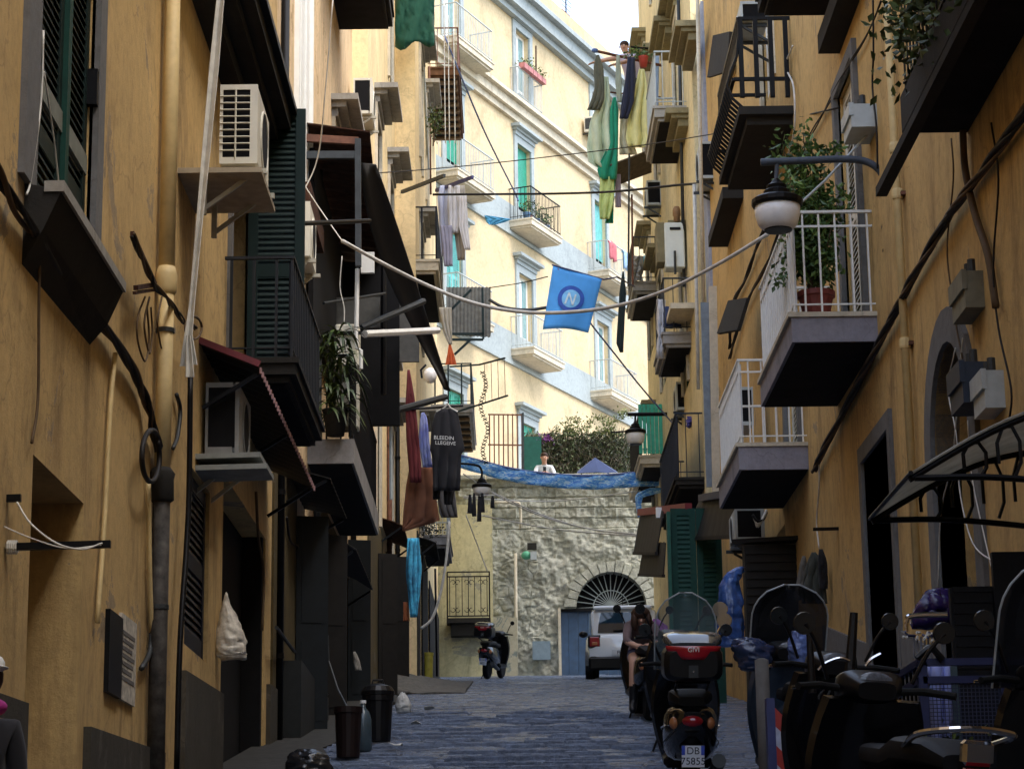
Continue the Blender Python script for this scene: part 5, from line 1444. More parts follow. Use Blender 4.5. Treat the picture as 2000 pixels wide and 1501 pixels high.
arm = smooth_path([PY(1486, 317, YL), PY(1560, 314, YL), PY(1660, 311, YL), PY(1705, 322, YL), PY(1728, 352, YL), PY(1736, 410, YL), PY(1740, 488, YL)], 6)
MB().tube(arm, .034, 10).build('arm', ARMM, ln, smooth=True)
MB().tube([PY(1518, 316, YL), top], .02, 8).build('hanger', ARMM, ln)
MB().tube([PY(1560, 400, YL + .1), PY(1612, 352, YL + .1), PY(1695, 262, YL + .2)], .013, 6).build('stay_rod', GREYPL, ln)
for yy in (380, 440, 486): MB().box(PY(1733, yy, YL).x, 3.47, YL - .03, YL + .03, PY(1733, yy + 6, YL).z, PY(1733, yy, YL).z).build('wall_clamp', ARMM, ln)
ln2, top = lantern('white bowl lantern on a black arm before the green sheeting', 1241, 822, 844, 868, 38, 46)
MB().tube([PY(1226, 809, 46), PY(1322, 808, 46)], .04, 8).build('arm', IRON, ln2)
MB().tube([PY(1241, 810, 46), top], .025, 6).build('hanger', IRON, ln2)
MB().tube([PY(1193, 844, 46), PY(1222, 842, 46)], .018, 6).build('side_rod', IRON, ln2)
ln3, top = lantern('white bowl lantern in front of the yellow pier at left', 941, 930, 950, 968, 36, 46)
MB().tube(smooth_path([top, top + V((0, 0, .12)), PY(930, 908, 46), PY(880, 905, 46), PY(832, 915, 46)], 4), .025, 6).build('arm', IRON, ln3)

# ================================================================== overhead lines
def span(label, pts, r, m, cat='cable', name='overhead_cable'):
    return cable(name, label, [PY(*p) for p in pts], r, m, cat)
span('thick white conduit sagging across the alley from the left terrace to the lantern', [(668, 470, 24), (740, 510, 24.5), (830, 555, 25), (920, 590, 25), (1010, 608, 25), (1100, 610, 24.5), (1200, 598, 24), (1300, 567, 23), (1400, 517, 22), (1500, 457, 21.2)], .021, CABLE_W)
span('thinner grey cable sagging behind the white conduit', [(955, 585, 40), (985, 600, 40), (1030, 605, 40), (1070, 600, 40)], .03, IRON_G)
span('blue rope running down from the rusty balcony to the cream house', [(868, 70, 45), (905, 160, 46), (950, 265, 48), (1005, 375, 52), (1012, 392, 52)], .02, CABLE_BL)
span('blue rope running down from the flag to the right houses', [(1090, 524, 39.5), (1140, 612, 40), (1200, 690, 41), (1260, 765, 43), (1322, 835, 45)], .016, CABLE_BL)
span('dark line crossing the alley below the high laundry', [(580, 345, 30), (735, 338, 34), (900, 325, 38), (1100, 303, 38), (1280, 280, 36), (1480, 246, 30), (1640, 210, 22)], .010, CABLE_K)
span('dark line crossing the alley at the level of the big lantern', [(845, 380, 42), (1000, 379, 42), (1090, 378, 42), (1200, 374, 40), (1330, 361, 38), (1400, 357, 36)], .022, CABLE_K)
span('fine wire from the corrugated roof to the flag', [(955, 562, 44), (1020, 552, 44), (1070, 540, 42)], .010, CABLE_K)
for k, x in enumerate((868, 876, 887)):
    span(['leftmost', 'middle', 'rightmost'][k] + ' of three pale cords hanging in front of the rusty balcony', [(x - 1, 0 + 30 * k, 43.9), (x, 120, 43.9), (x + 2, 280, 43.9)], .012, CABLE_W, 'cord', 'cord')
for lb, pts in (('upper white twine stretched across the stone wall', [(905, 925, 47), (985, 975, 48), (1080, 1015, 48), (1170, 1035, 47), (1243, 1044, 44)]), ('lower white twine stretched across the stone wall', [(912, 1000, 47), (1000, 1018, 48), (1100, 1035, 48), (1243, 1046, 44)]), ('second white twine just above the lower one', [(960, 960, 48), (1060, 1005, 48), (1150, 1032, 47), (1243, 1043, 44)]), ('fine pale wire crossing the top of the stone wall', [(905, 972, 50), (1080, 978, 52), (1250, 958, 50)]), ('pale cord hanging over the yellow pier', [(910, 1005, 47), (935, 1070, 47), (952, 1115, 47)])):
    span(lb, pts, .014, CABLE_W, 'cord', 'cord')
for lb, pts, r in (('thin white cord hanging before the canopy post', [(650, 0, 24), (635, 180, 24.5), (620, 310, 25), (583, 392, 25)], .008), ('thin pale cord left of the canopy', [(568, 275, 24), (572, 340, 24), (575, 395, 24)], .007), ('diagonal pale cord across the dark canopy opening', [(560, 300, 25), (600, 370, 25), (640, 430, 25), (668, 470, 24.4)], .007), ('pale cord tied at the end of the white conduit', [(552, 330, 25), (560, 370, 25), (566, 400, 25)], .006), ('crooked white cord hanging over the boiler', [(668, 500, 27.8), (664, 560, 27.8), (672, 600, 27.8), (672, 630, 27.8)], .008)):
    span(lb, pts, r, CABLE_W, 'cord', 'cord')

# ================================================================== flag with emblem
YF = 39.5
fl = thing('flag', 'light blue flag with a ringed letter emblem hanging over the alley', 'flag', PY(1110, 650, YF))
c00, c10, c01, c11 = (1080, 519), (1176, 545), (1060, 643), (1149, 650)
def fpt(u, v, off=0.0):
    x = (c00[0] * (1 - u) + c10[0] * u) * (1 - v) + (c01[0] * (1 - u) + c11[0] * u) * v
    y = (c00[1] * (1 - u) + c10[1] * u) * (1 - v) + (c01[1] * (1 - u) + c11[1] * u) * v
    y -= 5 * math.sin(math.pi * u) * v
    return PY(x, y, YF + .03 * math.sin(6 * u + 3 * v) * (.3 + v) - off)
FB = cloth_mat('flag_blue', (.07, .33, .80), .08)
MB().sheet([[fpt(u / 14, v / 14) for u in range(15)] for v in range(15)], .008).build('cloth', FB, fl, smooth=True)
def ringmesh(r0, r1, off):
    mb = MB(); n = 32; k = 1.28
    rows = []
    for rr_ in (r0, r1): rows.append([fpt(.48 + rr_ * math.cos(2 * math.pi * i / n), .47 + rr_ * .82 * math.sin(2 * math.pi * i / n), off) for i in range(n + 1)])
    return mb.sheet(rows, .006)
ringmesh(.19, .275, .02).build('emblem_ring', plain('flag_dark_blue_print', (.02, .08, .40), .8, bmp=0), fl)
ringmesh(.001, .19, .02).build('emblem_disc', plain('flag_pale_blue_print', (.17, .46, .80), .8, bmp=0), fl)
def strip(a, b, w):
    g = []
    for t in (0, .5, 1):
        u = a[0] + (b[0] - a[0]) * t; v = a[1] + (b[1] - a[1]) * t
        g.append([fpt(u - w, v, .035), fpt(u + w, v, .035)])
    return MB().sheet(g, .005)
WPR = plain('flag_white_print', (.52, .66, .76), .8, bmp=0)
for a_, b_ in (((.42, .37), (.38, .57)), ((.42, .37), (.54, .57)), ((.56, .38), (.54, .57))): strip(a_, b_, .018).build('emblem_letter', WPR, fl)
MB().tube([PY(1078, 517, YF), PY(1128, 531, YF), PY(1180, 546, YF), PY(1205, 541, YF + .3), PY(1240, 560, YF + 2)], .014, 6).build('pole', plain('navy_pole', (.02, .03, .12), .5), fl)

# ================================================================== blue festoon banner across the alley
YBN = 49.0
m, nt, b = nodes_of('blue_printed_banner')
p = pos(nt)
c = ramp(nt, noise(nt, pos(nt, (1, 1, 2.5)), 7, 6, .8, 1.2), [(.35, (.03, .12, .60)), (.46, (.06, .30, .85)), (.54, (.25, .6, .92)), (.62, (.82, .9, .95))])
nt.links.new(c, b.inputs['Base Color']); b.inputs['Roughness'].default_value = .45
BANNER = m
top_e = [(898, 889), (940, 900), (1000, 915), (1080, 926), (1160, 929), (1230, 924), (1296, 917)]
hts = [24, 25, 25, 25, 26, 27, 31]
tp = smooth_path([PY(x, y, YBN - (.0 if x < 1200 else .0)) for x, y in top_e], 8)
bt = smooth_path([PY(x - 1, y + h, YBN) for (x, y), h in zip(top_e, hts)], 8)
g = []
for i in range(len(tp)):
    row = []
    for j in range(5):
        q = tp[i].lerp(bt[i], j / 4) + V((0, .03 * math.sin(i * .9 + j), 0)); row.append(q)
    g.append(row)
bn = thing('banner', 'long blue printed festoon banner strung in front of the stone wall', 'banner', tp[0])
MB().sheet(g, .01).build('cloth', BANNER, bn, smooth=True)
MB().tube([q + V((0, 0, .01)) for q in tp], .02, 5).build('hem_rope', CABLE_BL, bn)
garment('banner_scrap', 'torn blue scrap hanging under the right end of the banner', 'banner', [(952, 1270, 1292), (962, 1245, 1290), (970, 1240, 1256), (985, 1242, 1252), (1010, 1246, 1256)], 48.5, BANNER, .02, .04, seed=40)

# ================================================================== terrace: hedge, fence, man, tent
YT = 60.0
zT = ZT - .15
fn = thing('terrace_fence', 'tall iron bar fence at the left end of the terrace', 'fence', V((PY(985, 900, 59).x, 59, zT)))
for k in range(8):
    x = 956 + k * 9
    MB().tube([V((PY(x, 880, 59).x, 59, zT)), PY(x, 808, 59)], .018, 5).build('bar', IRON_B, fn)
for yy in (809, 868): MB().bar(PY(953, yy, 59), PY(1021, yy + 1, 59), .035).build('rail', IRON_B, fn)
MB().bar(V((PY(1021, 880, 59).x, 59, zT)), PY(1021, 806, 59), .06).build('post', IRON_G, fn)
HEDGE = foliage('hedge_leaf', (.02, .03, .012), (.09, .12, .04))
VINE = foliage('vine_leaf', (.05, .07, .015), (.22, .26, .07))
DRY = foliage('dry_twig', (.05, .04, .025), (.2, .17, .11))
hd = thing('hedge', 'dense dry hedge screening the terrace behind the man', 'hedge', V((PY(1130, 920, 61).x, 61, zT)))
rr = random.Random(11); tw = MB(); lf = MB(); vn = MB()
for k in range(2600):
    x = rr.uniform(1028, 1238); y = rr.uniform(846 + 12 * MN.noise(V((x * .03, 0, 0))), 925)
    q = PY(x, y, 61 + rr.uniform(-.35, .35))
    d = V((rr.uniform(-.5, .5), rr.uniform(-.4, .4), rr.uniform(-1, 1)))
    leaf(tw, q, d, rr.uniform(.12, .3), .018)
for k in range(4200):
    x = rr.uniform(1026, 1238); y = 846 + 80 * rr.random() ** 1.5 + 10 * MN.noise(V((x * .04, 1, 0)))
    leaf(lf, PY(x, y, 61 + rr.uniform(-.4, .3)), (rr.uniform(-1, 1), rr.uniform(-1, 1), rr.uniform(-1, 1)), rr.uniform(.05, .11), .05)
for arc in (((1070, 862), (1090, 835), (1125, 818), (1140, 845)), ((1140, 850), (1155, 822), (1180, 818), (1200, 845)), ((1175, 850), (1195, 825), (1215, 805), (1222, 812)), ((1100, 850), (1115, 832), (1120, 850)), ((1160, 845), (1185, 838), (1200, 850))):
    pth = smooth_path([PY(x, y, 60.8) for x, y in arc], 8)
    for q in pth:
        for _ in range(10):
            leaf(vn, q + V((rr.gauss(0, .07), rr.gauss(0, .08), rr.gauss(0, .06))), (rr.uniform(-1, 1), rr.uniform(-1, 1), rr.uniform(-1, 1)), rr.uniform(.05, .1), .045)
for mbx, nm, mt in ((tw, 'twigs', DRY), (lf, 'leaves', HEDGE), (vn, 'climbing_vine', VINE)):
    o = mbx.build(nm, mt, hd); o['kind'] = 'stuff'
MB().box(PY(1030, 900, 61.3).x, PY(1236, 900, 61.3).x, 61.35, 61.4, zT, PY(1100, 858, 61.4).z).build('backing_mesh', plain('dark_green_mesh', (.012, .022, .014), .8), hd)
o = leaf_cloud(PY(1064, 855, 60.6), 90, (.12, .1, .06), .06, .06, random.Random(3)).build('bougainvillea', foliage('bougainvillea_petal', (.12, .02, .16), (.3, .08, .36)), hd); o['kind'] = 'stuff'
tag(MB().box(PY(1022, 900, 60.4).x, PY(1058, 900, 60.4).x, 60.5, 60.55, zT, PY(1040, 852, 60.5).z).build('green_screen', plain('dark_teal_sheet', (.015, .09, .07), .6)), 'dark teal sheet beside the hedge behind the man', 'screen')
# blue folded parasol / tent
tn = thing('garden_tent', 'dark blue pointed tent roof behind the stone wall', 'tent', V((PY(1165, 920, 59.5).x, 59.5, zT)))
ap = PY(1162, 893, 59.5); cs = [PY(1126, 924, 59.1), PY(1210, 926, 59.1), PY(1198, 920, 60.4), PY(1132, 920, 60.4)]
t_ = MB()
for k in range(4): 
    a_, b_ = cs[k], cs[(k + 1) % 4]; mid_ = (a_ + b_) / 2 + V((0, 0, .05))
    t_.poly(ap, a_, mid_); t_.poly(ap, mid_, b_)
t_.build('roof', cloth_mat('navy_tent_cloth', (.03, .05, .13)), tn)
for c_ in cs: MB().tube([V((c_.x, c_.y, zT)), c_], .02, 5).build('pole', IRON_G, tn)
# teal post
tag(MB().tube([V((PY(1246, 900, 58.7).x, 58.7, ZT - .15)), PY(1245, 872, 58.7)], .07, 10).build('teal_post', plain('teal_plastic', (.05, .42, .32), .5), smooth=True), 'bright teal post under the black-armed lantern', 'post')

# ------------------------------------------------------------------ people
def person(label, loc, joints, edges, zones, hair=None, rotz=0, pitch=0, face=None, group=None, cat='person'):
    """continuous skinned body in local coordinates; zones: list of (material, test(co))"""
    root = thing('person', label, cat, loc, rotz, pitch, group)
    names = list(joints); me = bpy.data.meshes.new('body')
    me.from_pydata([joints[n][:3] for n in names], [(names.index(a), names.index(b_)) for a, b_ in edges], [])
    ob = bpy.data.objects.new('body_tmp', me); scene.collection.objects.link(ob)
    ob.modifiers.new('skin', 'SKIN'); ss = ob.modifiers.new('sub', 'SUBSURF'); ss.levels = 2; ss.render_levels = 2
    sv = me.skin_vertices[0].data
    for i, n in enumerate(names):
        r_ = joints[n][3]; sv[i].radius = r_ if isinstance(r_, tuple) else (r_, r_)
        sv[i].use_root = (i == 0)
    dg = bpy.context.evaluated_depsgraph_get()
    m2 = bpy.data.meshes.new_from_object(ob.evaluated_get(dg)); bpy.data.objects.remove(ob)
    m2.materials.clear()
    for mt, _ in zones: m2.materials.append(mt)
    for f in m2.polygons:
        for i, (mt, test) in enumerate(zones):
            if test(f.center): f.material_index = i; break
    m2.shade_smooth(); m2.name = 'body'
    body = bpy.data.objects.new('body', m2); scene.collection.objects.link(body); body.parent = root
    if hair:
        mb = MB(); hair(mb); mb.build('hair', HAIR, root, smooth=True, local=True)
    if face:
        for nm, mt, fn in face:
            mb = MB(); fn(mb); mb.build(nm, mt, root, smooth=True, local=True)
    return root
def fingers(j, e, wrist, d, side, s=1.0):
    """five finger chains off a wrist joint; d: pointing direction, side: across the palm"""
    w = V(j[wrist][:3]); d = V(d).normalized(); side = V(side).normalized()
    pn = wrist + '_palm'; c = w + d * .07 * s
    j[pn] = (*c, (.038 * s, .022 * s)); e.append((wrist, pn))
    for k, (off, L) in enumerate(((-.032, .07), (-.011, .085), (.011, .08), (.032, .062))):
        a = c + d * .035 * s + side * off * s; b_ = a + d * L * s + V((0, 0, -.015 * s))
        j[f'{wrist}_f{k}'] = (*a, .011 * s); j[f'{wrist}_g{k}'] = (*b_, .008 * s)
        e += [(pn, f'{wrist}_f{k}'), (f'{wrist}_f{k}', f'{wrist}_g{k}')]
    a = w + d * .05 * s + side * .05 * s; j[f'{wrist}_t'] = (*a, .012 * s); e.append((pn, f'{wrist}_t'))
WHITET = cloth_mat('white_cotton', (.66, .70, .74), .06)
def standing(hips_z=.92, lean=.0):
    return None
# man leaning on the parapet, head bowed to his phone
j = {'pelvis': (0, .25, .95, .15), 'belly': (0, .18, 1.12, .15), 'chest': (0, .08, 1.30, (.19, .14)), 'neckb': (0, .02, 1.44, .075), 'neck': (0, -.03, 1.50, .055), 'head': (0, -.07, 1.60, .092), 'crown': (0, -.06, 1.68, .085),
     'shl': (-.19, .05, 1.38, .075), 'ell': (-.27, -.10, 1.14, .052), 'wrl': (-.10, -.28, 1.16, .034), 'shr': (.19, .05, 1.38, .075), 'elr': (.27, -.10, 1.14, .052), 'wrr': (.10, -.28, 1.16, .034),
     'hipl': (-.1, .25, .88, .1), 'kneel': (-.1, .28, .48, .065), 'ankl': (-.1, .32, .08, .045), 'toel': (-.12, .2, .04, .04), 'hipr': (.1, .25, .88, .1), 'kneer': (.1, .28, .48, .065), 'ankr': (.1, .32, .08, .045), 'toer': (.12, .2, .04, .04)}
e = [('pelvis', 'belly'), ('belly', 'chest'), ('chest', 'neckb'), ('neckb', 'neck'), ('neck', 'head'), ('head', 'crown'), ('chest', 'shl'), ('shl', 'ell'), ('ell', 'wrl'), ('chest', 'shr'), ('shr', 'elr'), ('elr', 'wrr'), ('pelvis', 'hipl'), ('hipl', 'kneel'), ('kneel', 'ankl'), ('ankl', 'toel'), ('pelvis', 'hipr'), ('hipr', 'kneer'), ('kneer', 'ankr'), ('ankr', 'toer')]
fingers(j, e, 'wrl', (.6, -.4, .1), (0, 0, 1)); fingers(j, e, 'wrr', (-.6, -.4, .1), (0, 0, 1))
DKTROUS = cloth_mat('dark_trousers', (.02, .022, .03))
HEADC = V((0, -.075, 1.635))
zones = [(WHITET, lambda c: .93 < c.z < 1.455 and (abs(c.x) > .06 or c.z < 1.44) and c.y > -.12), (DKTROUS, lambda c: .1 < c.z <= .93), (SKIN, lambda c: True)]
hx = lambda mb: mb.ell((0, -.035, 1.69), .098, .112, .085)
def eyes(mb):
    for s in (-1, 1): mb.ell((s * .035, -.157, 1.625), .014, .008, .009, 8, 5)
face = [('eyes', IRON, eyes), ('nose', SKIN, lambda mb: mb.ell((0, -.168, 1.60), .014, .02, .026, 8, 6)), ('mouth', TERRA, lambda mb: mb.ell((0, -.155, 1.56), .026, .008, .008, 8, 5)), ('ears', SKIN, lambda mb: (mb.ell((-.093, -.07, 1.62), .012, .02, .03, 8, 6), mb.ell((.093, -.07, 1.62), .012, .02, .03, 8, 6)))]
hp = PY(1063, 893, 58.75)
man = person('man in a white T-shirt leaning on the parapet looking down at a phone', (hp.x, 58.85, hp.z - 1.62), j, e, zones, hair=hx, face=face)
ph_ = MB().box(hp.x - .04, hp.x + .04, 58.50, 58.515, hp.z - 1.62 + 1.18, hp.z - 1.62 + 1.33); tag(ph_.build('phone', BLACKPL), 'black phone held by the man on the parapet', 'phone')
# person hanging laundry from the high balcony
YH = 45.0
hp = PY(1226, 92, YH)
j = {'pelvis': (.12, .12, .95, .14), 'belly': (.08, .08, 1.12, .14), 'chest': (.02, .0, 1.32, (.18, .13)), 'neckb': (-.03, -.02, 1.46, .07), 'neck': (-.05, -.03, 1.51, .055), 'head': (-.08, -.05, 1.61, .09), 'crown': (-.08, -.04, 1.69, .082),
     'shl': (-.16, -.04, 1.40, .07), 'ell': (-.42, -.1, 1.33, .05), 'wrl': (-.66, -.12, 1.28, .034), 'shr': (.14, -.04, 1.40, .07), 'elr': (-.02, -.28, 1.22, .05), 'wrr': (-.26, -.34, 1.14, .034),
     'hipl': (.02, .12, .88, .1), 'kneel': (.02, .12, .48, .065), 'ankl': (.02, .14, .08, .045), 'toel': (.0, .02, .04, .04), 'hipr': (.22, .12, .88, .1), 'kneer': (.22, .12, .48, .065), 'ankr': (.22, .14, .08, .045), 'toer': (.22, .02, .04, .04)}
e = [q for q in [('pelvis', 'belly'), ('belly', 'chest'), ('chest', 'neckb'), ('neckb', 'neck'), ('neck', 'head'), ('head', 'crown'), ('chest', 'shl'), ('shl', 'ell'), ('ell', 'wrl'), ('chest', 'shr'), ('shr', 'elr'), ('elr', 'wrr'), ('pelvis', 'hipl'), ('hipl', 'kneel'), ('kneel', 'ankl'), ('ankl', 'toel'), ('pelvis', 'hipr'), ('hipr', 'kneer'), ('kneer', 'ankr'), ('ankr', 'toer')]]
fingers(j, e, 'wrl', (-1, 0, -.3), (0, 1, 0)); fingers(j, e, 'wrr', (-1, -.2, -.3), (0, 1, 0))
LILAC = cloth_mat('lilac_cotton', (.55, .48, .60), .1)
zones = [(LILAC, lambda c: .93 < c.z < 1.46 and c.x > -.24 and c.y > -.16), (DKTROUS, lambda c: .1 < c.z <= .93), (SKIN, lambda c: True)]
hx = lambda mb: mb.ell((-.07, -.025, 1.685), .097, .105, .08)
def eyes2(mb):
    for s in (-1, 1): mb.ell((-.085 + s * .033, -.135, 1.63), .013, .008, .009, 8, 5)
person('person in lilac reaching out over the high balcony to hang laundry', (hp.x, YH, hp.z - 1.64), j, e, zones, hair=hx, face=[('eyes', IRON, eyes2), ('nose', SKIN, lambda mb: mb.ell((-.09, -.145, 1.605), .013, .02, .025, 8, 6)), ('mouth', TERRA, lambda mb: mb.ell((-.09, -.135, 1.565), .025, .008, .008, 8, 5)), ('ears', SKIN, lambda mb: (mb.ell((-.17, -.05, 1.62), .012, .02, .03, 8, 6), mb.ell((.012, -.05, 1.62), .012, .02, .03, 8, 6)))])

# ================================================================== high laundry
YU = 44.2
for lb, p, q, r, m in (('blue-capped clothes pole reaching out over the alley', PY(1160, 99, YU), PY(1292, 128, YU + .6), .03, IRON_B), ('thin dark clothes pole behind the laundry', PY(1232, 92, YU + .4), PY(1340, 102, YU + .6), .022, IRON), ('thin brown clothes pole lower in the laundry', PY(1188, 180, YU + .5), PY(1290, 190, YU + .8), .018, IRON_B)):
    tag(MB().tube([p, q], r, 7).build('clothes_pole', m), lb, 'pole')
tag(MB().ell(PY(1162, 99, YU), .07, .05, .05).build('blue_rag', plain('blue_rag', (.08, .14, .32), .8), smooth=True), 'blue rag wrapped on the tip of the clothes pole', 'rag')
YEL = cloth_mat('pale_yellow_sheet', (.70, .66, .30), .1); LIME = cloth_mat('lime_cloth', (.52, .62, .22), .12); GRN = cloth_mat('deep_green_cloth', (.01, .25, .14), .12); OLV = cloth_mat('olive_cloth', (.09, .09, .06), .2); NAVY = cloth_mat('navy_cloth', (.010, .013, .035), .1); LBL = cloth_mat('light_blue_cloth', (.34, .44, .58), .1); PGR = cloth_mat('pale_green_cloth', (.55, .62, .44), .1); ECRU = cloth_mat('ecru_cloth', (.66, .60, .42), .1)
L = 'laundry'; gp = 'laundry hung high over the alley'
garment('jacket', 'olive jacket at the left end of the high laundry', L, [(108, 1164, 1170), (130, 1160, 1178), (170, 1162, 1180), (195, 1155, 1180), (215, 1147, 1172)], YU, OLV, .07, .05, seed=50, group=gp)
garment('sheet', 'large pale yellow-green sheet below the olive jacket', L, [(150, 1178, 1188), (190, 1172, 1192), (240, 1152, 1193), (290, 1146, 1194), (318, 1150, 1190), (326, 1165, 1185)], YU + .15, PGR, .05, .1, folds=2, seed=51, group=gp)
garment('cloth', 'long deep green cloth in the middle of the high laundry', L, [(190, 1198, 1203), (215, 1191, 1208), (280, 1190, 1207), (330, 1166, 1206), (350, 1172, 1204)], YU + .05, GRN, .04, .05, folds=2, seed=52, group=gp)
garment('cloth', 'narrow lime cloth trailing lowest of the high laundry', L, [(345, 1172, 1200), (400, 1170, 1198), (428, 1172, 1190)], YU + .1, LIME, .03, .04, folds=2, seed=53, group=gp)
garment('cloth', 'green strip hanging beside the trailing lime cloth', L, [(340, 1190, 1203), (400, 1192, 1198), (436, 1182, 1198)], YU + .18, GRN, .03, .03, folds=2, seed=54, group=gp)
garment('trousers', 'navy trousers in front of the yellow sheet', L, [(112, 1226, 1240), (150, 1222, 1242), (200, 1214, 1238), (232, 1210, 1226)], YU - .05, NAVY, .07, .03, folds=2, seed=55, group=gp)
garment('cloth', 'slim grey-green cloth left of the navy trousers', L, [(108, 1204, 1210), (160, 1202, 1214), (200, 1206, 1214)], YU + .05, cloth_mat('grey_green_cloth', (.30, .33, .25), .1), .04, .03, seed=56, group=gp)
garment('sheet', 'big pale yellow sheet at the right of the high laundry', L, [(135, 1248, 1258), (170, 1240, 1264), (230, 1228, 1266), (270, 1222, 1268), (288, 1228, 1258)], YU + .1, YEL, .06, .09, folds=2, seed=57, group=gp)
garment('cloth', 'ecru cloth showing under the big yellow sheet', L, [(230, 1212, 1240), (270, 1210, 1234), (302, 1210, 1245)], YU + .3, ECRU, .05, .06, folds=2, seed=58, group=gp)
garment('sheet', 'light blue sheet hung along the railing of the high balcony', L, [(108, 1281, 1288), (180, 1274, 1286), (250, 1270, 1284)], YU + .6, LBL, .03, .04, seed=59, group=gp)
garment('cloth', 'white-yellow cloth between the big sheet and the light blue one', L, [(140, 1260, 1272), (200, 1262, 1274), (250, 1262, 1272)], YU + .4, ECRU, .04, .04, seed=60, group=gp)
garment('cloth', 'small lilac cloth hanging below the tin shade', L, [(340, 1202, 1212), (405, 1202, 1213)], YU + .4, cloth_mat('dull_lilac_cloth', (.36, .28, .33), .1), .03, .02, seed=61, group=gp)
garment('scarf', 'single long dark cloth hanging right of the flag', L, [(530, 1216, 1218), (570, 1210, 1223), (620, 1207, 1220), (670, 1204, 1218), (688, 1211, 1217)], 41, cloth_mat('green_black_cloth', (.012, .025, .025)), .04, .02, seed=62)
garment('blue_towel', 'small blue towel pegged on the cream house beside the plant balcony', L, [(421, 946, 952), (428, 948, 1000), (434, 950, 985), (439, 956, 966)], 58, cloth_mat('blue_towel_cloth', (.04, .22, .42)), .02, .03, seed=63)
fp = thing('flower_pot', 'red flower pot hanging beside the person on the high balcony', 'flower pot', PY(1257, 135, YU + .2))
c_ = PY(1257, 131, YU + .2); MB().lathe(c_, [(.07, 0), (.10, .2), (.11, .22)], 12).build('pot', plain('red_pot', (.42, .05, .035), .5), fp, smooth=True)
o = leaf_cloud(c_ + V((-.1, 0, .3)), 120, (.12, .08, .06), .07, .05, random.Random(5)).build('leaves', LEAF_B, fp); o['kind'] = 'stuff'
# tin shade
ts_ = thing('tin_shade', 'tilted brown board shade under the high laundry', 'shade', PY(1230, 330, 44))
g = [[PY(1192 + 80 * u, 322 - 30 * u + 44 * v, 44.2 + v * 1.0 + u * .4) for u in (0, .33, .66, 1)] for v in (0, .5, 1)]
MB().sheet(g, .03).build('board', plain('brown_board', (.11, .085, .06), .8, var=.3), ts_)
MB().tube([PY(1229, 300, 44.1), PY(1227, 560, 44.1)], .022, 6).build('pole', IRON_G, ts_)
MB().tube([PY(1234, 380, 44.6), PY(1236, 560, 44.6)], .022, 6).build('pole', IRON_B, ts_)
# ================================================================== right wall details
wp_ = thing('drainpipe', 'slim cream drainpipe running down the right ochre wall', 'pipe', FR(20, .06, G(20)))
sR = FR.px(1762, 560, .06)[0]
MB().tube([FR(sR, .06, G(sR) + 1.2), FR(sR, .06, 13.5)], .036, 9).build('pipe', CREAMPIPE, wp_, smooth=True)
for py in (285, 385, 700, 990):
    z = FR.px(1755, py, .06)[1]; MB().lathe(FR(sR, .06, z), [(.045, 0), (.05, .02), (.05, .07), (.045, .09)], 10).build('joint', CREAMPIPE, wp_)
    MB().fbox(FR, sR - .08, sR + .08, 0, .04, z + .02, z + .05).build('clip', IRON_B, wp_)
bundle('thick black cable bundle slanting down the right wall behind the plant balcony', FR, [(2010, 205), (1955, 285), (1890, 370), (1850, 430), (1800, 510), (1758, 590), (1730, 645), (1690, 720), (1655, 790), (1610, 875), (1590, 920)], 6, .016, .022, [CABLE_K, CABLE_K, CABLE_B], out=.06)
bundle('dark cable bundle slanting up the wall below the iron balcony', FR, [(1510, 395), (1480, 480), (1455, 545), (1430, 600), (1425, 680)], 3, .014, .016, [CABLE_K], out=.05)
bundle('second slanting cable bundle below the big lantern', FR, [(1520, 460), (1490, 530), (1462, 585), (1440, 645), (1425, 700)], 3, .013, .014, [CABLE_K, CABLE_B], out=.05)
bundle('cable bundle slanting above the plant balcony', FR, [(1720, 5), (1680, 90), (1640, 160), (1600, 235), (1560, 300)], 2, .012, .012, [CABLE_K], out=.04)
wires = [([(1880, 240), (1885, 330), (1905, 420), (1930, 500), (1945, 600)], .028, CABLE_B, 'thick brown pipe-like cable on the near right wall'),
         ([(1936, 240), (1950, 350), (1940, 520), (1950, 640), (1975, 760), (1970, 830)], .008, CABLE_K, 'thin dark wire meandering down the near right wall'),
         ([(1858, 270), (1862, 350), (1850, 480), (1858, 570), (1868, 640), (1880, 700)], .007, CABLE_B, 'thin brown wire crossing above the arched doorway'),
         ([(1866, 680), (1852, 760), (1868, 850), (1875, 960), (1900, 1060), (1945, 1100)], .006, CABLE_W, 'pale wire looping down inside the arched doorway'),
         ([(1880, 660), (1872, 760), (1860, 900), (1838, 1000), (1832, 1150)], .006, CABLE_W, 'second pale wire hanging in front of the arched doorway'),
         ([(1890, 820), (1898, 930), (1930, 1080), (1940, 1120)], .005, CABLE_W, 'short pale wire beside the arched doorway'),
         ([(1705, 0), (1706, 100), (1704, 170), (1712, 250), (1714, 330)], .010, CABLE_K, 'dark vertical wire above the grey junction box'),
         ([(1548, 90), (1535, 130), (1550, 170), (1552, 250), (1540, 300)], .012, CABLE_W, 'white wire looping beside the iron balcony'),
         ([(1600, 900), (1600, 950), (1595, 1020), (1600, 1070)], .010, CABLE_W, 'pale wire hanging left of the ochre pier')]
for pts, r, m, lb in wires: wcable(lb, FR, pts, r, m, .05)
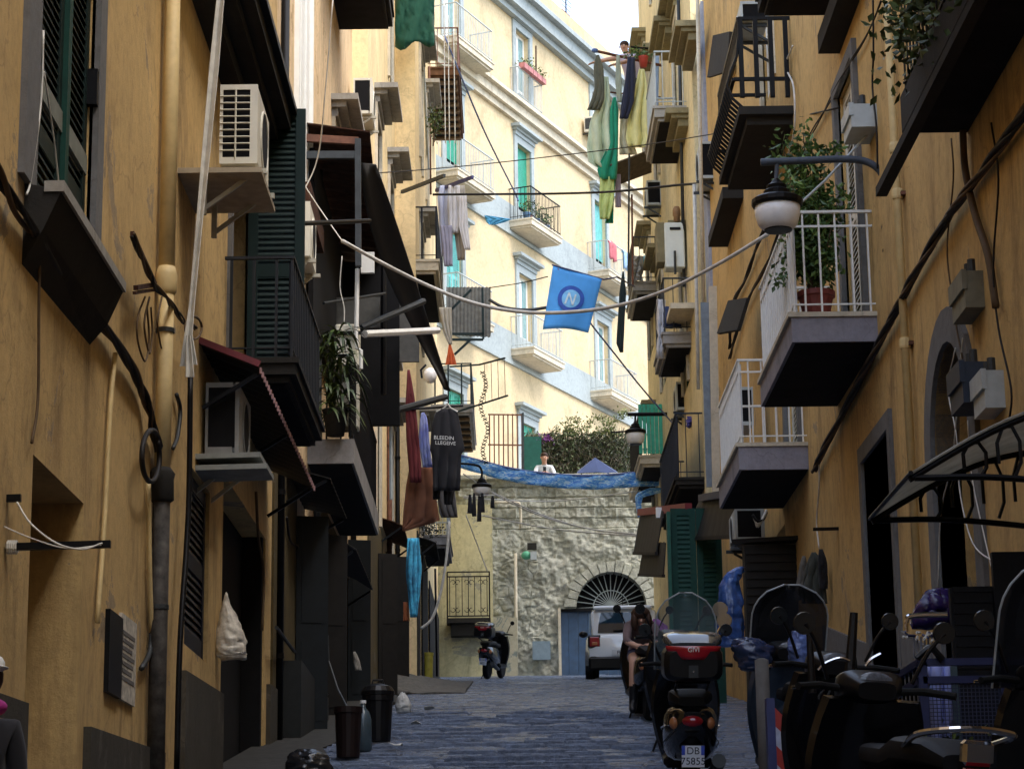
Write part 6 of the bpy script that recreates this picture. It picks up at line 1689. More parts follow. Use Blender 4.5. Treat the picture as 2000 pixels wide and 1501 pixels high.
def jbox(label, F, x0, x1, y0, y1, mat, out=.16, name='junction_box', knob=True):
    s0, z1 = F.px(x1, y0, 0); s1, _ = F.px(x0, y0, 0); z0 = F.px(x1, y1, 0)[1]
    s0, s1 = min(s0, s1), max(s0, s1); s1 = min(s1, s0 + .5)
    root = thing(name, label, 'junction box', F(s0, 0, z0))
    MB().fbox(F, s0, s1, 0, out, z0, z1).build('body', mat, root)
    MB().fbox(F, s0 - .01, s1 + .01, out * .9, out + .02, z0 + (z1 - z0) * .5, z1 + .01).build('cover', mat, root)
    if knob:
        for k in (0, 1): MB().tube([F(s0 + .06 + k * .12, out * .5, z1), F(s0 + .06 + k * .12, out * .5, z1 + .1)], .03, 8).build('gland', IRON_G, root)
    return root
jbox('grey-white junction box on the wall above the plant balcony', FR, 1674, 1712, 202, 252, GREYPL, .24)
jbox('olive-grey junction box high beside the arched doorway', FR, 1888, 1920, 528, 605, plain('olive_grey_box', (.17, .16, .11), .7), .14)
jbox('blue-black intercom box right of the arched doorway', FR, 1905, 1932, 705, 790, plain('blue_black_box', (.03, .04, .06), .5), .2)
jbox('pale grey meter box at the right of the arched doorway', FR, 1936, 1960, 722, 800, GREYPL, .14)
# dark shade boards on the right
def shade(label, corners, Y0, Y1, mat=None):
    a, b_, c_, d_ = corners     # near-top, far... given as (px,py,Y)
    o = MB().sheet([[PY(*a), PY(*b_)], [PY(*d_), PY(*c_)]], .05).build('shade_board', mat or BLACKPL); return tag(o, label, 'shade')
shade('dark shade board left of the iron balcony', [(1395, 70, 34), (1428, 62, 32), (1422, 140, 32), (1384, 152, 34)], 0, 0, CONC_D)
shade('dark square shade board on the wall below the white conduit', [(1425, 588, 31), (1462, 582, 29.5), (1443, 645, 29.5), (1403, 652, 31)], 0, 0, CONC_D)
tag(MB().fbox(FR, FR.px(1452, 380, 0)[0], FR.px(1418, 380, 0)[0], 0, .3, FR.px(1452, 380, 0)[1] - .05, FR.px(1452, 380, 0)[1] + .12).build('window_hood', CONC_D), 'dark narrow hood on the wall left of the big lantern', 'hood')
tag(MB().fbox(FR2, 38.6, 40.0, 0, .42, FR2.px(1385, 420, .2)[1], FR2.px(1385, 420, .2)[1] + .1).build('window_hood', PALE_TRIM), 'pale stone hood beside the boiler balcony', 'hood')
# hoods on R2: carved lintels
for k, (x, y) in enumerate(((1366, 50), (1345, 220), (1318, 40))):
    s, z = FR2.px(x, y, 0)
    tag(MB().fbox(FR2, s, s + 1.7, 0, .40, z, z + .10).fbox(FR2, s + .06, s + 1.64, 0, .30, z - .07, z).fbox(FR2, s + .12, s + 1.58, 0, .18, z - .2, z - .07).build('stone_hood', OLIVE), ['olive-grey stone window hood beside the blue-grey strip', 'stone window hood below the high laundry balcony', 'smaller stone window hood near the far corner'][k], 'hood')
for k, (x, ya, yb) in enumerate(((1325, -10, 560), (1362, -10, 640), (1356, 360, 760))):
    wcable(['grey downpipe on the far right house', 'pale twin conduit on the far right house', 'crumbling white conduit beside the boiler'][k], FR2, [(x, ya), (x + (yb - ya) * .02, yb)], .035, [IRON_G, PALE_TRIM, CABLE_W][k], .06, 'downpipe', 'pipe')
# air conditioners right
def ac_r(label, xl, xr, yt, yb, Y, **k): return ac_unit(label, xl, xr, yt, yb, Y, -1, mat=GREYPL, style=k.pop('style', 'frame'), group='air conditioners on the right', **k)
ac_r('grey air conditioner on a bracket under the iron balcony', 1368, 1408, 276, 348, 36.2)
ac_r('small grey air conditioner high on the far right house', 1264, 1292, 352, 400, 46)
ac_r('grey air conditioner with looping pipes under the lower white balcony', 1437, 1492, 990, 1056, 29.0)
ac_r('pale air conditioner on the dark iron balcony', 1322, 1352, 745, 800, 41.5)
ac_r('grey air conditioner behind the lower white balcony railing', 1449, 1470, 755, 830, 29.5, shelf=False)
ac_r('pale air conditioner box at the top of the right houses', 1447, 1500, 2, 40, 27.5)
acp = thing('pipe_loop', 'pale looping pipes beside the air conditioner under the lower balcony', 'pipe', PY(1490, 1040, 28.9))
for k in range(3): MB().tube(smooth_path([PY(1470 + k * 3, 1005 + k * 6, 28.9), PY(1480, 1018 + k * 5, 28.85), PY(1492, 1012 - k * 2, 28.9), PY(1497, 1000 - k * 2, 28.95)], 5), .018, 6).build('pipe', CABLE_W if k else IRON, acp, smooth=True)
# AC on cream house
o = thing('air_conditioner', 'small white air conditioner on the cream house left of the high laundry', 'air conditioner', FC(scn(1140, 262), 0, zc(1140, 262)), group='air conditioners on the right')
s_ = scn(1140, 250); z_ = zc(1140, 262)
MB().fbox(FC, s_ - .2, s_ + .6, .1, .42, z_, z_ + .5).build('casing', OFFWHITE, o)
MB().fbox(FC, s_ - .215, s_ - .202, .14, .36, z_ + .08, z_ + .44).build('grille', IRON_G, o)
for k in (0, .5): MB().fbox(FC, s_ + k - .1, s_ + k - .06, 0, .45, z_ - .05, z_ - .01).build('bracket', IRON_G, o)
# boiler on balcony J
YBo = YJ + .3
bo = thing('boiler', 'tall white boiler with a cowl on the far right balcony', 'boiler', PY(1318, 525, YBo))
MB().bbox(PY(1299, 500, YBo).x, PY(1338, 500, YBo).x, YBo, YBo + .35, PY(1318, 522, YBo).z, PY(1318, 434, YBo).z, .02).build('casing', plain('pale_enamel', (.66, .70, .66), .4, var=.06), bo)
MB().box(PY(1308, 446, YBo).x, PY(1329, 446, YBo).x, YBo - .02, YBo, PY(1318, 449, YBo).z, PY(1318, 444, YBo).z).build('vent_slot', IRON, bo)
cc = PY(1322, 433, YBo + .15); MB().lathe(cc, [(.06, 0), (.06, .1), (.075, .12), (.075, .22), (.05, .28)], 12).build('cowl', plain('rusty_cowl', (.3, .17, .08), .7, .3), bo, smooth=True)
MB().tube([PY(1318, 490, YBo - .05), PY(1319, 535, YBo - .05)], .025, 6).build('flue_pipe', IRON_G, bo)
MB().bbox(PY(1283, 500, YBo + .1).x, PY(1299, 500, YBo + .1).x, YBo + .05, YBo + .5, PY(1318, 510, YBo).z, PY(1318, 432, YBo).z, .01).build('timber_side', plain('olive_timber', (.2, .17, .09), .8), bo)
tk = MB().ell(PY(1266, 512, YI + .2), .2, .2, .16); tag(tk.build('water_tank', plain('turquoise_plastic', (.10, .36, .42), .4), smooth=True), 'turquoise round tank on the planked balcony', 'tank')
for k, (x0, x1, y0, y1, Y, m, lb) in enumerate(((1298, 1330, 600, 640, YJ + .2, plain('navy_cloth_bundle', (.03, .05, .14), .8), 'navy bundle stuffed behind the cluttered balcony rail'), (1285, 1297, 585, 700, YJ + .3, plain('white_blue_sheet', (.55, .55, .58), .8), 'white sheet hanging outside the cluttered balcony'), (1342, 1372, 815, 834, 40, plain('blue_crate', (.05, .05, .26), .5), 'blue crate on the dark iron balcony'), (1236, 1254, 500, 548, YI - .05, plain('grey_planks', (.30, .29, .26), .8), 'grey planks screening the planked balcony'))):
    g = [[PY(x0 + (x1 - x0) * u / 6, y0 + (y1 - y0) * v / 6, Y + .06 * math.sin(u * 1.7 + v)) for u in range(7)] for v in range(7)]
    tag(MB().sheet(g, .06).build('bundle' if k != 2 else 'crate', m, smooth=(k != 2 and k != 3)), lb, ['bundle', 'laundry', 'crate', 'planks'][k])
# louvred blue shutter (open leaf) beside R1 edge
FSH = Frame((3.25, 36.0, 0), (0, 1, 0), (-1, 0, 0))
shr = thing('shutter', 'tall blue-grey louvred shutter standing open by the dark iron balcony', 'shutter', (3.25, 35.2, PY(1385, 950, 35.5).z))
Fq = Frame((PY(1372, 700, 35.5).x, 35.5, 0), (1, 0, 0), (0, -1, 0))
lf_ = shutter_leaf(shr, Fq, 0, .18, PY(1380, 950, 35.5).z, PY(1380, 590, 35.5).z, 0, plain('blue_grey_shutter', (.17, .21, .25), .6), pitch=.09)
pls = MB().bar(PY(1392, 560, 35), PY(1400, 1000, 35), .12, .1); tag(pls.build('pilaster', PALE_TRIM), 'pale plaster pilaster at the end of the ochre house', 'pilaster')
# plant pot on balcony 1
pp = thing('potted_plant', 'big leafy plant in a terracotta pot on the white balcony', 'potted plant', PY(1595, 608, 21.25))
c_ = PY(1595, 609, 21.25); c_.z = Z_B1 + .01
MB().lathe(c_, [(.14, 0), (.15, .06), (.12, .07), (.165, .27), (.185, .28), (.185, .33), (.165, .33), (.15, .28)], 18).build('pot', TERRA, pp, smooth=False)
MB().lathe(c_, [(.15, .28), (.01, .30)], 12).build('soil', plain('dark_soil', (.03, .02, .012), .9), pp)
rr = random.Random(21); stm = MB(); lvs = MB()
for k in range(16):
    a = rr.uniform(0, 6.28); sp = rr.uniform(.05, .32); h = rr.uniform(.6, 1.65)
    path = smooth_path([c_ + V((.05 * math.cos(a), .05 * math.sin(a), .28)), c_ + V((sp * .5 * math.cos(a), sp * .5 * math.sin(a), .3 + h * .5)), c_ + V((sp * math.cos(a), sp * math.sin(a), .3 + h))], 6)
    stm.tube(path, [.010 * (1 - .6 * i / len(path)) for i in range(len(path))], 5)
    for q in path[3:]:
        for _ in range(20):
            leaf(lvs, q + V((rr.gauss(0, .07), rr.gauss(0, .08), rr.gauss(0, .07))), (rr.uniform(-1, 1), rr.uniform(-1, 1), rr.uniform(-1.2, .5)), rr.uniform(.06, .11), .04)
for q0, q1 in (((1575, 520), (1512, 548)), ((1560, 480), (1530, 505)), ((1600, 300), (1640, 285)), ((1585, 310), (1545, 330))):
    for t in range(10):
        q = PY(q0[0] + (q1[0] - q0[0]) * t / 9, q0[1] + (q1[1] - q0[1]) * t / 9, 21.25)
        for _ in range(7): leaf(lvs, q + V((rr.gauss(0, .035), rr.gauss(0, .05), rr.gauss(0, .04))), (rr.uniform(-1, 1), rr.uniform(-1, 1), rr.uniform(-1, .4)), rr.uniform(.06, .1), .04)
stm.build('stems', WOOD, pp); o = lvs.build('leaves', LEAF_B, pp); o['kind'] = 'stuff'
# plants on the top right balcony
pb = thing('balcony_plants', 'dark bushy plants filling the top right balcony', 'plant', FR(14.0, .3, Z_BT))
rr = random.Random(31); lv = MB()
for k in range(2600):
    q = FR(rr.uniform(11.6, 16.0), rr.uniform(.1, .62), Z_BT + .1 + abs(rr.gauss(0, .42)) + .25 * rr.random())
    leaf(lv, q, (rr.uniform(-1, 1), rr.uniform(-1, 1), rr.uniform(-1, .7)), rr.uniform(.05, .11), .05)
for k in range(1500):
    q = FR(rr.uniform(11.8, 15.6), rr.uniform(.45, .85), Z_BT + .75 - 1.0 * rr.random() ** 1.6)
    leaf(lv, q, (rr.uniform(-1, 1), rr.uniform(-1, 1), rr.uniform(-1, .4)), rr.uniform(.05, .11), .05)
o = lv.build('leaves', LEAF, pb); o['kind'] = 'stuff'
for k in range(4): MB().fbox(FR, 12.6 + k * .85, 13.3 + k * .85, .15, .4, Z_BT + .004, Z_BT + .22).build('trough', TERRA, pb)
# flower box / window plants on cream house
fb = thing('flower_boxes', 'row of pink flower boxes on the top window railing of the cream house', 'flower box', FC(COLS['B'], .35, floors[0][0] + .9))
for k in range(5):
    s = COLS['B'] - .75 + k * .34; zz = floors[0][0] + .98
    MB().fbox(FC, s, s + .3, .22, .42, zz, zz + .17).build('box', plain('pink_planter', (.42, .16, .15), .6), fb)
    o = leaf_cloud(FC(s + .15, .32, zz + .26), 45, (.1, .06, .07), .08, .05, random.Random(k)).build('leaves', LEAF_B if k % 2 else VINE, fb); o['kind'] = 'stuff'
MB().tube([FC(COLS['B'] + .4, .3, floors[0][0] + 1.2), FC(COLS['B'] + .42, .3, floors[0][0] + 2.1)], .03, 5).build('dry_branch', WOOD, fb)
bpz = floors[1][0]
bpn = thing('balcony_plants', 'pots and plants crowding the dark balcony of the cream house', 'plant', FC(COLS['B'], .4, bpz))
for k in range(6):
    s = COLS['B'] - .95 + k * .36; o_ = .5 - .1 * (k % 2)
    MB().lathe(FC(s, o_, bpz + .005), [(.09, 0), (.12, .2), (.13, .22)], 10).build('pot', TERRA if k % 2 else plain('blue_pot', (.1, .2, .35), .5), bpn, smooth=True)
    o = leaf_cloud(FC(s, o_, bpz + .45), 70, (.1, .1, .14), .08, .05, random.Random(40 + k)).build('leaves', HEDGE if k % 2 else LEAF_B, bpn); o['kind'] = 'stuff'
fcl = floors[1][0]
for k, (ds, m, lb) in enumerate(((-.85, plain('pink_cloth_bundle', (.45, .12, .14), .8), 'pink cloth draped over the balcony rail right above the flag'), (.35, plain('blue_striped_bundle', (.25, .38, .55), .8), 'pale blue cloth draped over the same rail beside the pink one'))):
    g = [[FC(COLS['C'] + ds - .28 + .56 * u / 8, .74 + .05 * math.sin(u * 1.9 + k) + (-.06 if v == 0 else .02), fcl + 1.0 - .62 * v / 6 - .03 * math.sin(u * 1.3)) for u in range(9)] for v in range(7)]
    tag(MB().sheet(g, .02).build('draped_cloth', m, smooth=True), lb, 'laundry')
# awnings and green shutter under the far right balconies
def tin_awning(label, pts, mat, teeth=False):
    root = thing('awning', label, 'awning', PY(*pts[3]))
    a, b_, c_, d_ = [PY(*p) for p in pts]   # wall-near, wall-far... a-b upper edge, d-c lower edge
    g = []
    for i in range(17):
        t = i / 16; off = V((0, 0, .02 * (i % 2)))
        g.append([a.lerp(b_, t) + off, (a.lerp(b_, t) + d_.lerp(c_, t)) / 2 + off, d_.lerp(c_, t) + off])
    MB().sheet(g, .02).build('sheet', mat, root)
    MB().bar(d_, c_, .05).build('edge', mat, root)
    return root
a1 = tin_awning('black sloping awning with a red head rail at the far right', [(1296, 998, 36), (1252, 998, 41), (1238, 1080, 41), (1282, 1080, 36)], TIN)
MB().bar(PY(1250, 1000, 40.5), PY(1345, 990, 33), .1, .12).build('head_rail', plain('red_paint', (.22, .02, .025), .5), a1)
a2 = tin_awning('black lower awning beneath the red head rail', [(1300, 1060, 35), (1258, 1062, 40), (1248, 1122, 40), (1296, 1124, 35)], TIN)
a3 = tin_awning('dark flap awning under the iron balcony at right', [(1438, 968, 30), (1368, 972, 34), (1340, 1052, 34), (1430, 1048, 30)], TIN)
MB().bar(PY(1370, 972, 33.5), PY(1432, 962, 29.8), .1, .1).build('head_rail', plain('blue_black_paint', (.03, .04, .08), .5), a3)
tag(MB().box(PY(1280, 1008, 36.5).x, PY(1294, 1008, 36.5).x, 36.3, 36.4, PY(1287, 1012, 36.4).z, PY(1287, 992, 36.4).z).build('meter_box', WHITE_P), 'small white box on the red head rail', 'box')
gsr = thing('green_shutters', 'dark green closed shutters of a stall at the far right', 'shutter', PY(1360, 1180, 33))
Fg = Frame((0, 33.0, 0), (1, 0, 0), (0, -1, 0))
xa, xb = PY(1312, 1100, 33).x, PY(1412, 1100, 33).x
for k in range(2):
    shutter_leaf(gsr, Fg, xa + (xb - xa) * k / 2, xa + (xb - xa) * (k + 1) / 2 - .01, G(33), PY(1360, 992, 33).z, 0, DGREEN2, pitch=.07)
MB().box(xa - .06, xa - .01, 32.9, 33.05, G(33), PY(1360, 1000, 33).z).build('edge_post', plain('mid_green_paint', (.02, .10, .07), .5), gsr)
# dark kiosk block under balcony 2
ks = thing('kiosk', 'black slatted stall front below the lower white balcony', 'stall', (2.9, 27.5, G(27.5)))
Fk = Frame((0, 27.4, 0), (1, 0, 0), (0, -1, 0))
xa, xb = PY(1455, 1100, 27.4).x, PY(1560, 1100, 27.4).x
MB().fbox(Fk, xa, xb, -.3, -.02, G(27.4), PY(1500, 1062, 27.4).z).build('front', plain('black_brown_panel', (.018, .016, .014), .7), ks)
z = G(27.4) + .1
while z < PY(1500, 1070, 27.4).z:
    MB().fbox(Fk, xa + .02, xb - .02, -.02, .0, z, z + .06).build('slat', plain('black_brown_panel', (.018, .016, .014), .7), ks); z += .1
MB().bar(PY(1435, 1060, 27.6), PY(1575, 1052, 27.3), .3, .05).build('counter_top', IRON, ks)
# clothes on hangers against the ochre wall
garment('hanging_coat', 'dark grey-green coat hanging by the ochre pier', 'coat', [(1078, 1586, 1592), (1095, 1578, 1606), (1140, 1568, 1612), (1178, 1566, 1616)], 24.6, cloth_mat('grey_green_coat', (.05, .055, .045)), .06, .04, seed=70)
garment('hanging_coat', 'black coat hanging right beside the grey-green one', 'coat', [(1072, 1600, 1606), (1100, 1600, 1614), (1150, 1602, 1616)], 24.5, MATS['black_cotton'], .05, .03, seed=71)
garment('hanging_net', 'pale net bag hanging left of the coats', 'bag', [(1085, 1568, 1572), (1120, 1560, 1578), (1172, 1550, 1580)], 24.8, cloth_mat('grey_net', (.12, .11, .095)), .05, .04, seed=72)
tag(MB().bar(PY(1590, 1033, 24.2), PY(1670, 1031, 23.6), .03, .035).build('clothes_rod', IRON), 'short iron rod on the ochre wall above the coats', 'rod')
# polycarbonate canopy with scroll brackets
cp = thing('door_canopy', 'smoky curved door canopy on black scroll brackets at right', 'canopy', (2.9, 13, 4))
zo = PY(1720, 1012, 14.4).z; xo = 2.30; CY0, CY1 = 12.9, 14.4
def cprof(t): return (xo + (3.45 - xo) * t, zo + .44 * math.sin(t * math.pi / 2))
g = [[V((cprof(k / 10)[0], CY0 + (CY1 - CY0) * i / 6, cprof(k / 10)[1])) for k in range(11)] for i in range(7)]
m, nt, b = nodes_of('smoky_polycarbonate')
tl_ = nt.nodes.new('ShaderNodeBsdfTranslucent'); mx = nt.nodes.new('ShaderNodeMixShader'); mx.inputs[0].default_value = .6
cc_ = ramp(nt, noise(nt, pos(nt), 5, 6, .75), [(.3, (.34, .33, .28)), (.7, (.62, .60, .54))])
nt.links.new(cc_, b.inputs['Base Color']); nt.links.new(cc_, tl_.inputs[0]); b.inputs['Roughness'].default_value = .3
nt.links.new(b.outputs[0], mx.inputs[1]); nt.links.new(tl_.outputs[0], mx.inputs[2]); nt.links.new(mx.outputs[0], nt.nodes['Material Output'].inputs[0])
MB().sheet(g, .012).build('sheet', m, cp, smooth=True)
for yy in (CY0 + .03, CY1 - .05):
    MB().tube([V((cprof(k / 12)[0], yy, cprof(k / 12)[1] - .03)) for k in range(13)], .02, 6).build('rib', IRON, cp)
    MB().tube(smooth_path([V((xo + .03, yy, zo - .02)), V((2.75, yy, zo - .02)), V((3.2, yy, zo - .06)), V((3.45, yy, zo - .1))], 6), .02, 6).build('bracket_arm', IRON, cp)
    for k in range(4):
        xx = 2.68 + k * .2; z0 = zo - .03; z1 = cprof((xx - xo) / (3.45 - xo))[1] - .03
        MB().tube([V((xx + .07 * math.cos(t * .8 - 1.2), yy, (z0 + z1) / 2 + (z1 - z0) / 2 * math.sin(t * .8 - 1.2))) for t in range(7)], .012, 5).build('scroll', IRON, cp)
MB().tube([V((xo, CY0 - .03, zo)), V((xo, CY1 + .02, zo))], .014, 6).build('front_edge', IRON, cp)
# pots on the wall
garment('sack', 'purple tarpaulin bundle behind the mesh barrier', 'tarpaulin', [(1150, 1832, 1856), (1170, 1808, 1858), (1200, 1785, 1860), (1228, 1782, 1858)], 15.6, plain('purple_plastic_sheet', (.018, .009, .085), .25, bmp=.6, scale=4), .16, .05, seed=80)
# ================================================================== vehicles
def sup(cx, y, cz, w, h, n=16, e=.55):
    """super-ellipse ring in the xz plane at y"""
    pts = []
    for k in range(n):
        a = 2 * math.pi * k / n; c, s = math.cos(a), math.sin(a)
        pts.append((cx + w * math.copysign(abs(c) ** e, c), y, cz + h * math.copysign(abs(s) ** e, s)))
    return pts
def wheel(root, x, y, r, w, rim=CHROME, name='wheel'):
    t = MB(); prof = [(r * .62, -w / 2), (r * .86, -w / 2), (r * .97, -w * .3), (r, 0), (r * .97, w * .3), (r * .86, w / 2), (r * .62, w / 2)]
    t.lathe((x, y, r), prof, 22, (1, 0, 0))
    ob = t.build('wheel', RUBBER, root, smooth=False, local=True)
    m = MB(); m.lathe((x, y, r), [(r * .6, -w * .36), (r * .64, -w * .5), (r * .64, w * .5), (r * .6, w * .36)], 20, (1, 0, 0))
    for k in range(5):
        a = k * 2 * math.pi / 5; m.bar((x, y, r), (x, y + r * .6 * math.cos(a), r + r * .6 * math.sin(a)), .03, w * .5, up=(1, 0, 0))
    m.build('rim', rim, ob, local=True)
    return ob
def mirror(root, base, top, r, tilt, mat=BLACKPL, face=CHROME):
    b = MB().tube(smooth_path([base, (V(base) + V(top)) / 2 + V((0, 0, .03)), top], 4), .010, 6)
    c = V(top)
    b.lathe(c + V((0, .02, 0)), [(r * .5, .02), (r * .9, .012), (r, -.004), (r * .96, -.02)], 16, (tilt, -.05, .0) if False else (0, 1, 0))
    o = b.build('mirror', mat, root, local=True)
    MB().lathe(c + V((0, -.003, 0)), [(r * .93, 0), (r * .93, .008)], 16, (0, 1, 0)).build('mirror_glass', plain('dark_mirror_glass', (.015, .018, .02), .08, 0.0, var=.1, bmp=0), o, local=True)
    return o
BODYK = plain('black_scooter_paint', (.005, .005, .006), .18, coat=.6, var=.1, bmp=0)
SEATM = plain('black_vinyl_seat', (.006, .006, .007), .6)
SCREEN = glassy('clear_windscreen', (.25, .33, .38), .05, .22)
SMOKE = glassy('smoked_windscreen', (.02, .022, .028), .06, .72)
def scooter(label, x, Y, rot, body=BODYK, screen=None, sw=.24, sh=.5, topcase=False, mirrors=True, plate=None, rack=False, s=1.0, tall=0, lean=.08):
    root = thing('scooter', label, 'scooter', (x, Y, G(Y) + .0), rot, 0, 'scooters parked in the alley')
    root.rotation_euler = (math.atan(slope(Y)) * math.cos(rot), lean, rot)
    root.scale = (s, s, s)
    B = lambda mb, n, m, par=None, sm=False: mb.build(n, m, par or root, smooth=sm, local=True)
    wheel(root, 0, -.62, .26, .13); wheel(root, 0, .68, .26, .12)
    rb = MB().loft([sup(0, -1.02, .70, .07, .05), sup(0, -.95, .66, .14, .12), sup(0, -.75, .60, .20, .19), sup(0, -.45, .56, .21, .22), sup(0, -.15, .52, .19, .20), sup(0, .02, .44, .15, .14)])
    autosmooth(B(rb, 'rear_body', body))
    st = MB().loft([sup(0, -.92, .82, .10, .035), sup(0, -.8, .85, .16, .055), sup(0, -.45, .84, .17, .06), sup(0, -.3, .80, .16, .05), sup(0, .05, .79, .13, .05), sup(0, .12, .76, .08, .03)])
    autosmooth(B(st, 'seat', SEATM))
    B(MB().bbox(-.19, .19, -.1, .52, .26, .36, .03), 'floorboard', BLACKPL)
    g = []
    for i in range(9):
        z = .30 + .72 * i / 8; w = .17 + .10 * math.sin(math.pi * i / 9.5); yy = .50 - .12 * i / 8
        g.append([(w * (j / 4 - 1), yy - .10 * (j / 4 - 1) ** 2, z) for j in range(9)])
    autosmooth(B(MB().sheet(g, .04), 'leg_shield', body))
    fr = MB().loft([sup(0, .50, .62, .16, .28), sup(0, .62, .66, .12, .24), sup(0, .70, .68, .05, .14)])
    autosmooth(B(fr, 'front_apron', body))
    B(MB().tube([(0, .42, 1.02), (0, .62, .42), (0, .68, .26)], .03, 8), 'fork', IRON_G)
    fd = MB().loft([sup(0, .45, .46, .06, .03), sup(0, .55, .535, .085, .035), sup(0, .68, .56, .09, .035), sup(0, .82, .52, .085, .035), sup(0, .92, .42, .05, .03)])
    autosmooth(B(fd, 'front_mudguard', body))
    rf = MB().loft([sup(0, -.98, .40, .05, .03), sup(0, -.86, .48, .10, .04), sup(0, -.7, .52, .10, .04)])
    autosmooth(B(rf, 'rear_mudguard', BLACKPL))
    hs = MB().loft([sup(0, .22, 1.06, .09, .04), sup(0, .32, 1.08, .15, .07), sup(0, .42, 1.06, .14, .08), sup(0, .52, 1.0, .08, .05)])
    hb = B(hs, 'handlebar', BLACKPL); autosmooth(hb)
    for sd in (-1, 1):
        B(MB().tube([(sd * .12, .34, 1.06), (sd * .25, .30, 1.07), (sd * .37, .22, 1.06)], .017, 8), 'grip', RUBBER, hb)
        B(MB().tube([(sd * .2, .35, 1.06), (sd * .38, .29, 1.05)], .008, 5), 'brake_lever', CHROME, hb)
        if mirrors: mirror(root, (sd * .2, .34, 1.1), (sd * .33, .3, 1.34), .052, 0)
    B(MB().ell((0, .255, 1.10), .085, .02, .045), 'dial', plain('instrument_face', (.10, .11, .13), .2, var=.5, scale=30, bmp=0), hb)
    for sd in (-1, 1): autosmooth(B(MB().ell((sd * .13, -.93, .66), .045, .05, .05), 'indicator', AMBER))
    B(MB().ell((0, -1.0, .68), .085, .05, .045), 'tail_light', REDLENS)
    B(MB().tube([(.17, -.2, .24), (.19, -.5, .27), (.20, -.95, .38)], [.03, .05, .055], 10), 'exhaust', IRON_G)
    B(MB().tube([(-.12, -.3, .28), (-.22, -.33, .0)], .012, 6), 'stand', IRON)
    if plate:
        pl = MB().box(-.085, .085, -1.07, -1.062, .34, .50)
        po = B(pl, 'number_plate', plain('plate_white', (.62, .66, .72), .4, var=.05, bmp=0))
        B(MB().box(-.085, -.06, -1.073, -1.0705, .43, .50), 'plate_band', plain('plate_blue', (.03, .07, .45), .4, bmp=0), po)
        B(MB().box(.06, .085, -1.073, -1.0705, .43, .50), 'plate_band', plain('plate_blue', (.03, .07, .45), .4, bmp=0), po)
        for k, tx in enumerate(plate):
            ORIGIN[po.name] = V((0, 0, 0))
            text_mesh('plate_characters', tx, .075, (0, -1.072, .437 - k * .077), (1, 0, 0), (0, 0, 1), plain('plate_ink', (.02, .02, .04), .6, bmp=0), po, .002)
    if screen:
        g = []
        for i in range(11):
            t = i / 10; z = 1.02 + sh * t; w = sw * (1 if t < .55 else math.sqrt(max(.03, 1 - ((t - .55) / .46) ** 2)))
            g.append([(w * (j / 5 - 1), .50 - .16 * t - .14 * (j / 5 - 1) ** 2, z) for j in range(11)])
        wsn = B(MB().sheet(g, .006), 'windscreen', screen, None, True)
        edge = [g[i][0] for i in range(11)] + [g[10][j] for j in range(11)] + [g[10 - i][10] for i in range(11)]
        B(MB().tube(edge, .006, 5), 'screen_edge', plain('pale_screen_rim', (.35, .38, .40), .3), wsn)
    if topcase:
        z0 = .98
        lo = MB().loft([sup(0, -1.22, z0 + .13, .18, .10, 20, .45), sup(0, -1.18, z0 + .13, .22, .13, 20, .45), sup(0, -.95, z0 + .13, .235, .14, 20, .45), sup(0, -.76, z0 + .13, .20, .13, 20, .45), sup(0, -.72, z0 + .13, .16, .1, 20, .45)])
        tc = B(lo, 'top_case', BLACKPL); autosmooth(tc)
        ORIGIN[tc.name] = V((0, 0, 0))
        lid = MB().loft([sup(0, -1.20, z0 + .27, .17, .02, 20, .6), sup(0, -1.14, z0 + .30, .215, .045, 20, .6), sup(0, -.95, z0 + .315, .225, .055, 20, .6), sup(0, -.78, z0 + .29, .18, .04, 20, .6)])
        autosmooth(B(lid, 'lid', plain('glossy_dark_lid', (.03, .035, .04), .12, coat=.8, bmp=0), tc))
        g = [[((.205 - .085 * v ** 2) * (j / 6 - 1), -1.235 + .05 * (j / 6 - 1) ** 2, z0 + .265 - .10 * v + .0 * j) for j in range(13)] for v in (0, .25, .5, .75, 1)]
        B(MB().sheet(g, .012), 'reflector', REDLENS, tc, True)
        text_mesh('logo', 'GIVI', .048, (0, -1.248, z0 + .222), (1, 0, 0), (0, 0, 1), INKW, tc, .002)
        B(MB().box(-.035, .035, -1.232, -1.222, z0 + .03, z0 + .12), 'lock', IRON_G, tc); B(MB().ell((0, -1.235, z0 + .075), .009, .006, .009, 8, 5), 'keyhole', CHROME, tc)
        B(MB().tube([(-.12, -.7, .9), (-.12, -1.1, .97), (.12, -1.1, .97), (.12, -.7, .9)], .012, 6), 'carrier', IRON)
    if rack:
        rk_ = MB().tube(smooth_path([(-.15, -.6, .86), (-.19, -.85, .92), (-.15, -1.02, .95), (0, -1.06, .965), (.15, -1.02, .95), (.19, -.85, .92), (.15, -.6, .86)], 4), .014, 7)
        B(rk_, 'grab_rail', CHROME)
        B(MB().bbox(-.065, .065, -1.06, -1.0, .82, .92, .015), 'rear_lamp_housing', CHROME)
        B(MB().bbox(-.06, .06, -1.075, -1.02, .78, .81, .008), 'rear_reflector', REDLENS)
    return root
def pxX(px, Y): return PY(px, 1300, Y).x
sA_ = scooter('black scooter with a red-topped top case and number plate in the foreground', pxX(1350, 16.2), 16.9, R(-2), screen=SCREEN, sw=.25, sh=.62, topcase=True, plate=('DB', '75855'), lean=.02, s=.91)
scooter('scooter with a wide smoked windscreen behind the chevron post', pxX(1540, 16.0), 16.0, R(4), body=plain('slate_blue_scooter_paint', (.03, .045, .07), .25, coat=.4, bmp=0), screen=SMOKE, sw=.27, sh=.52, mirrors=False, s=1.0, lean=.03)
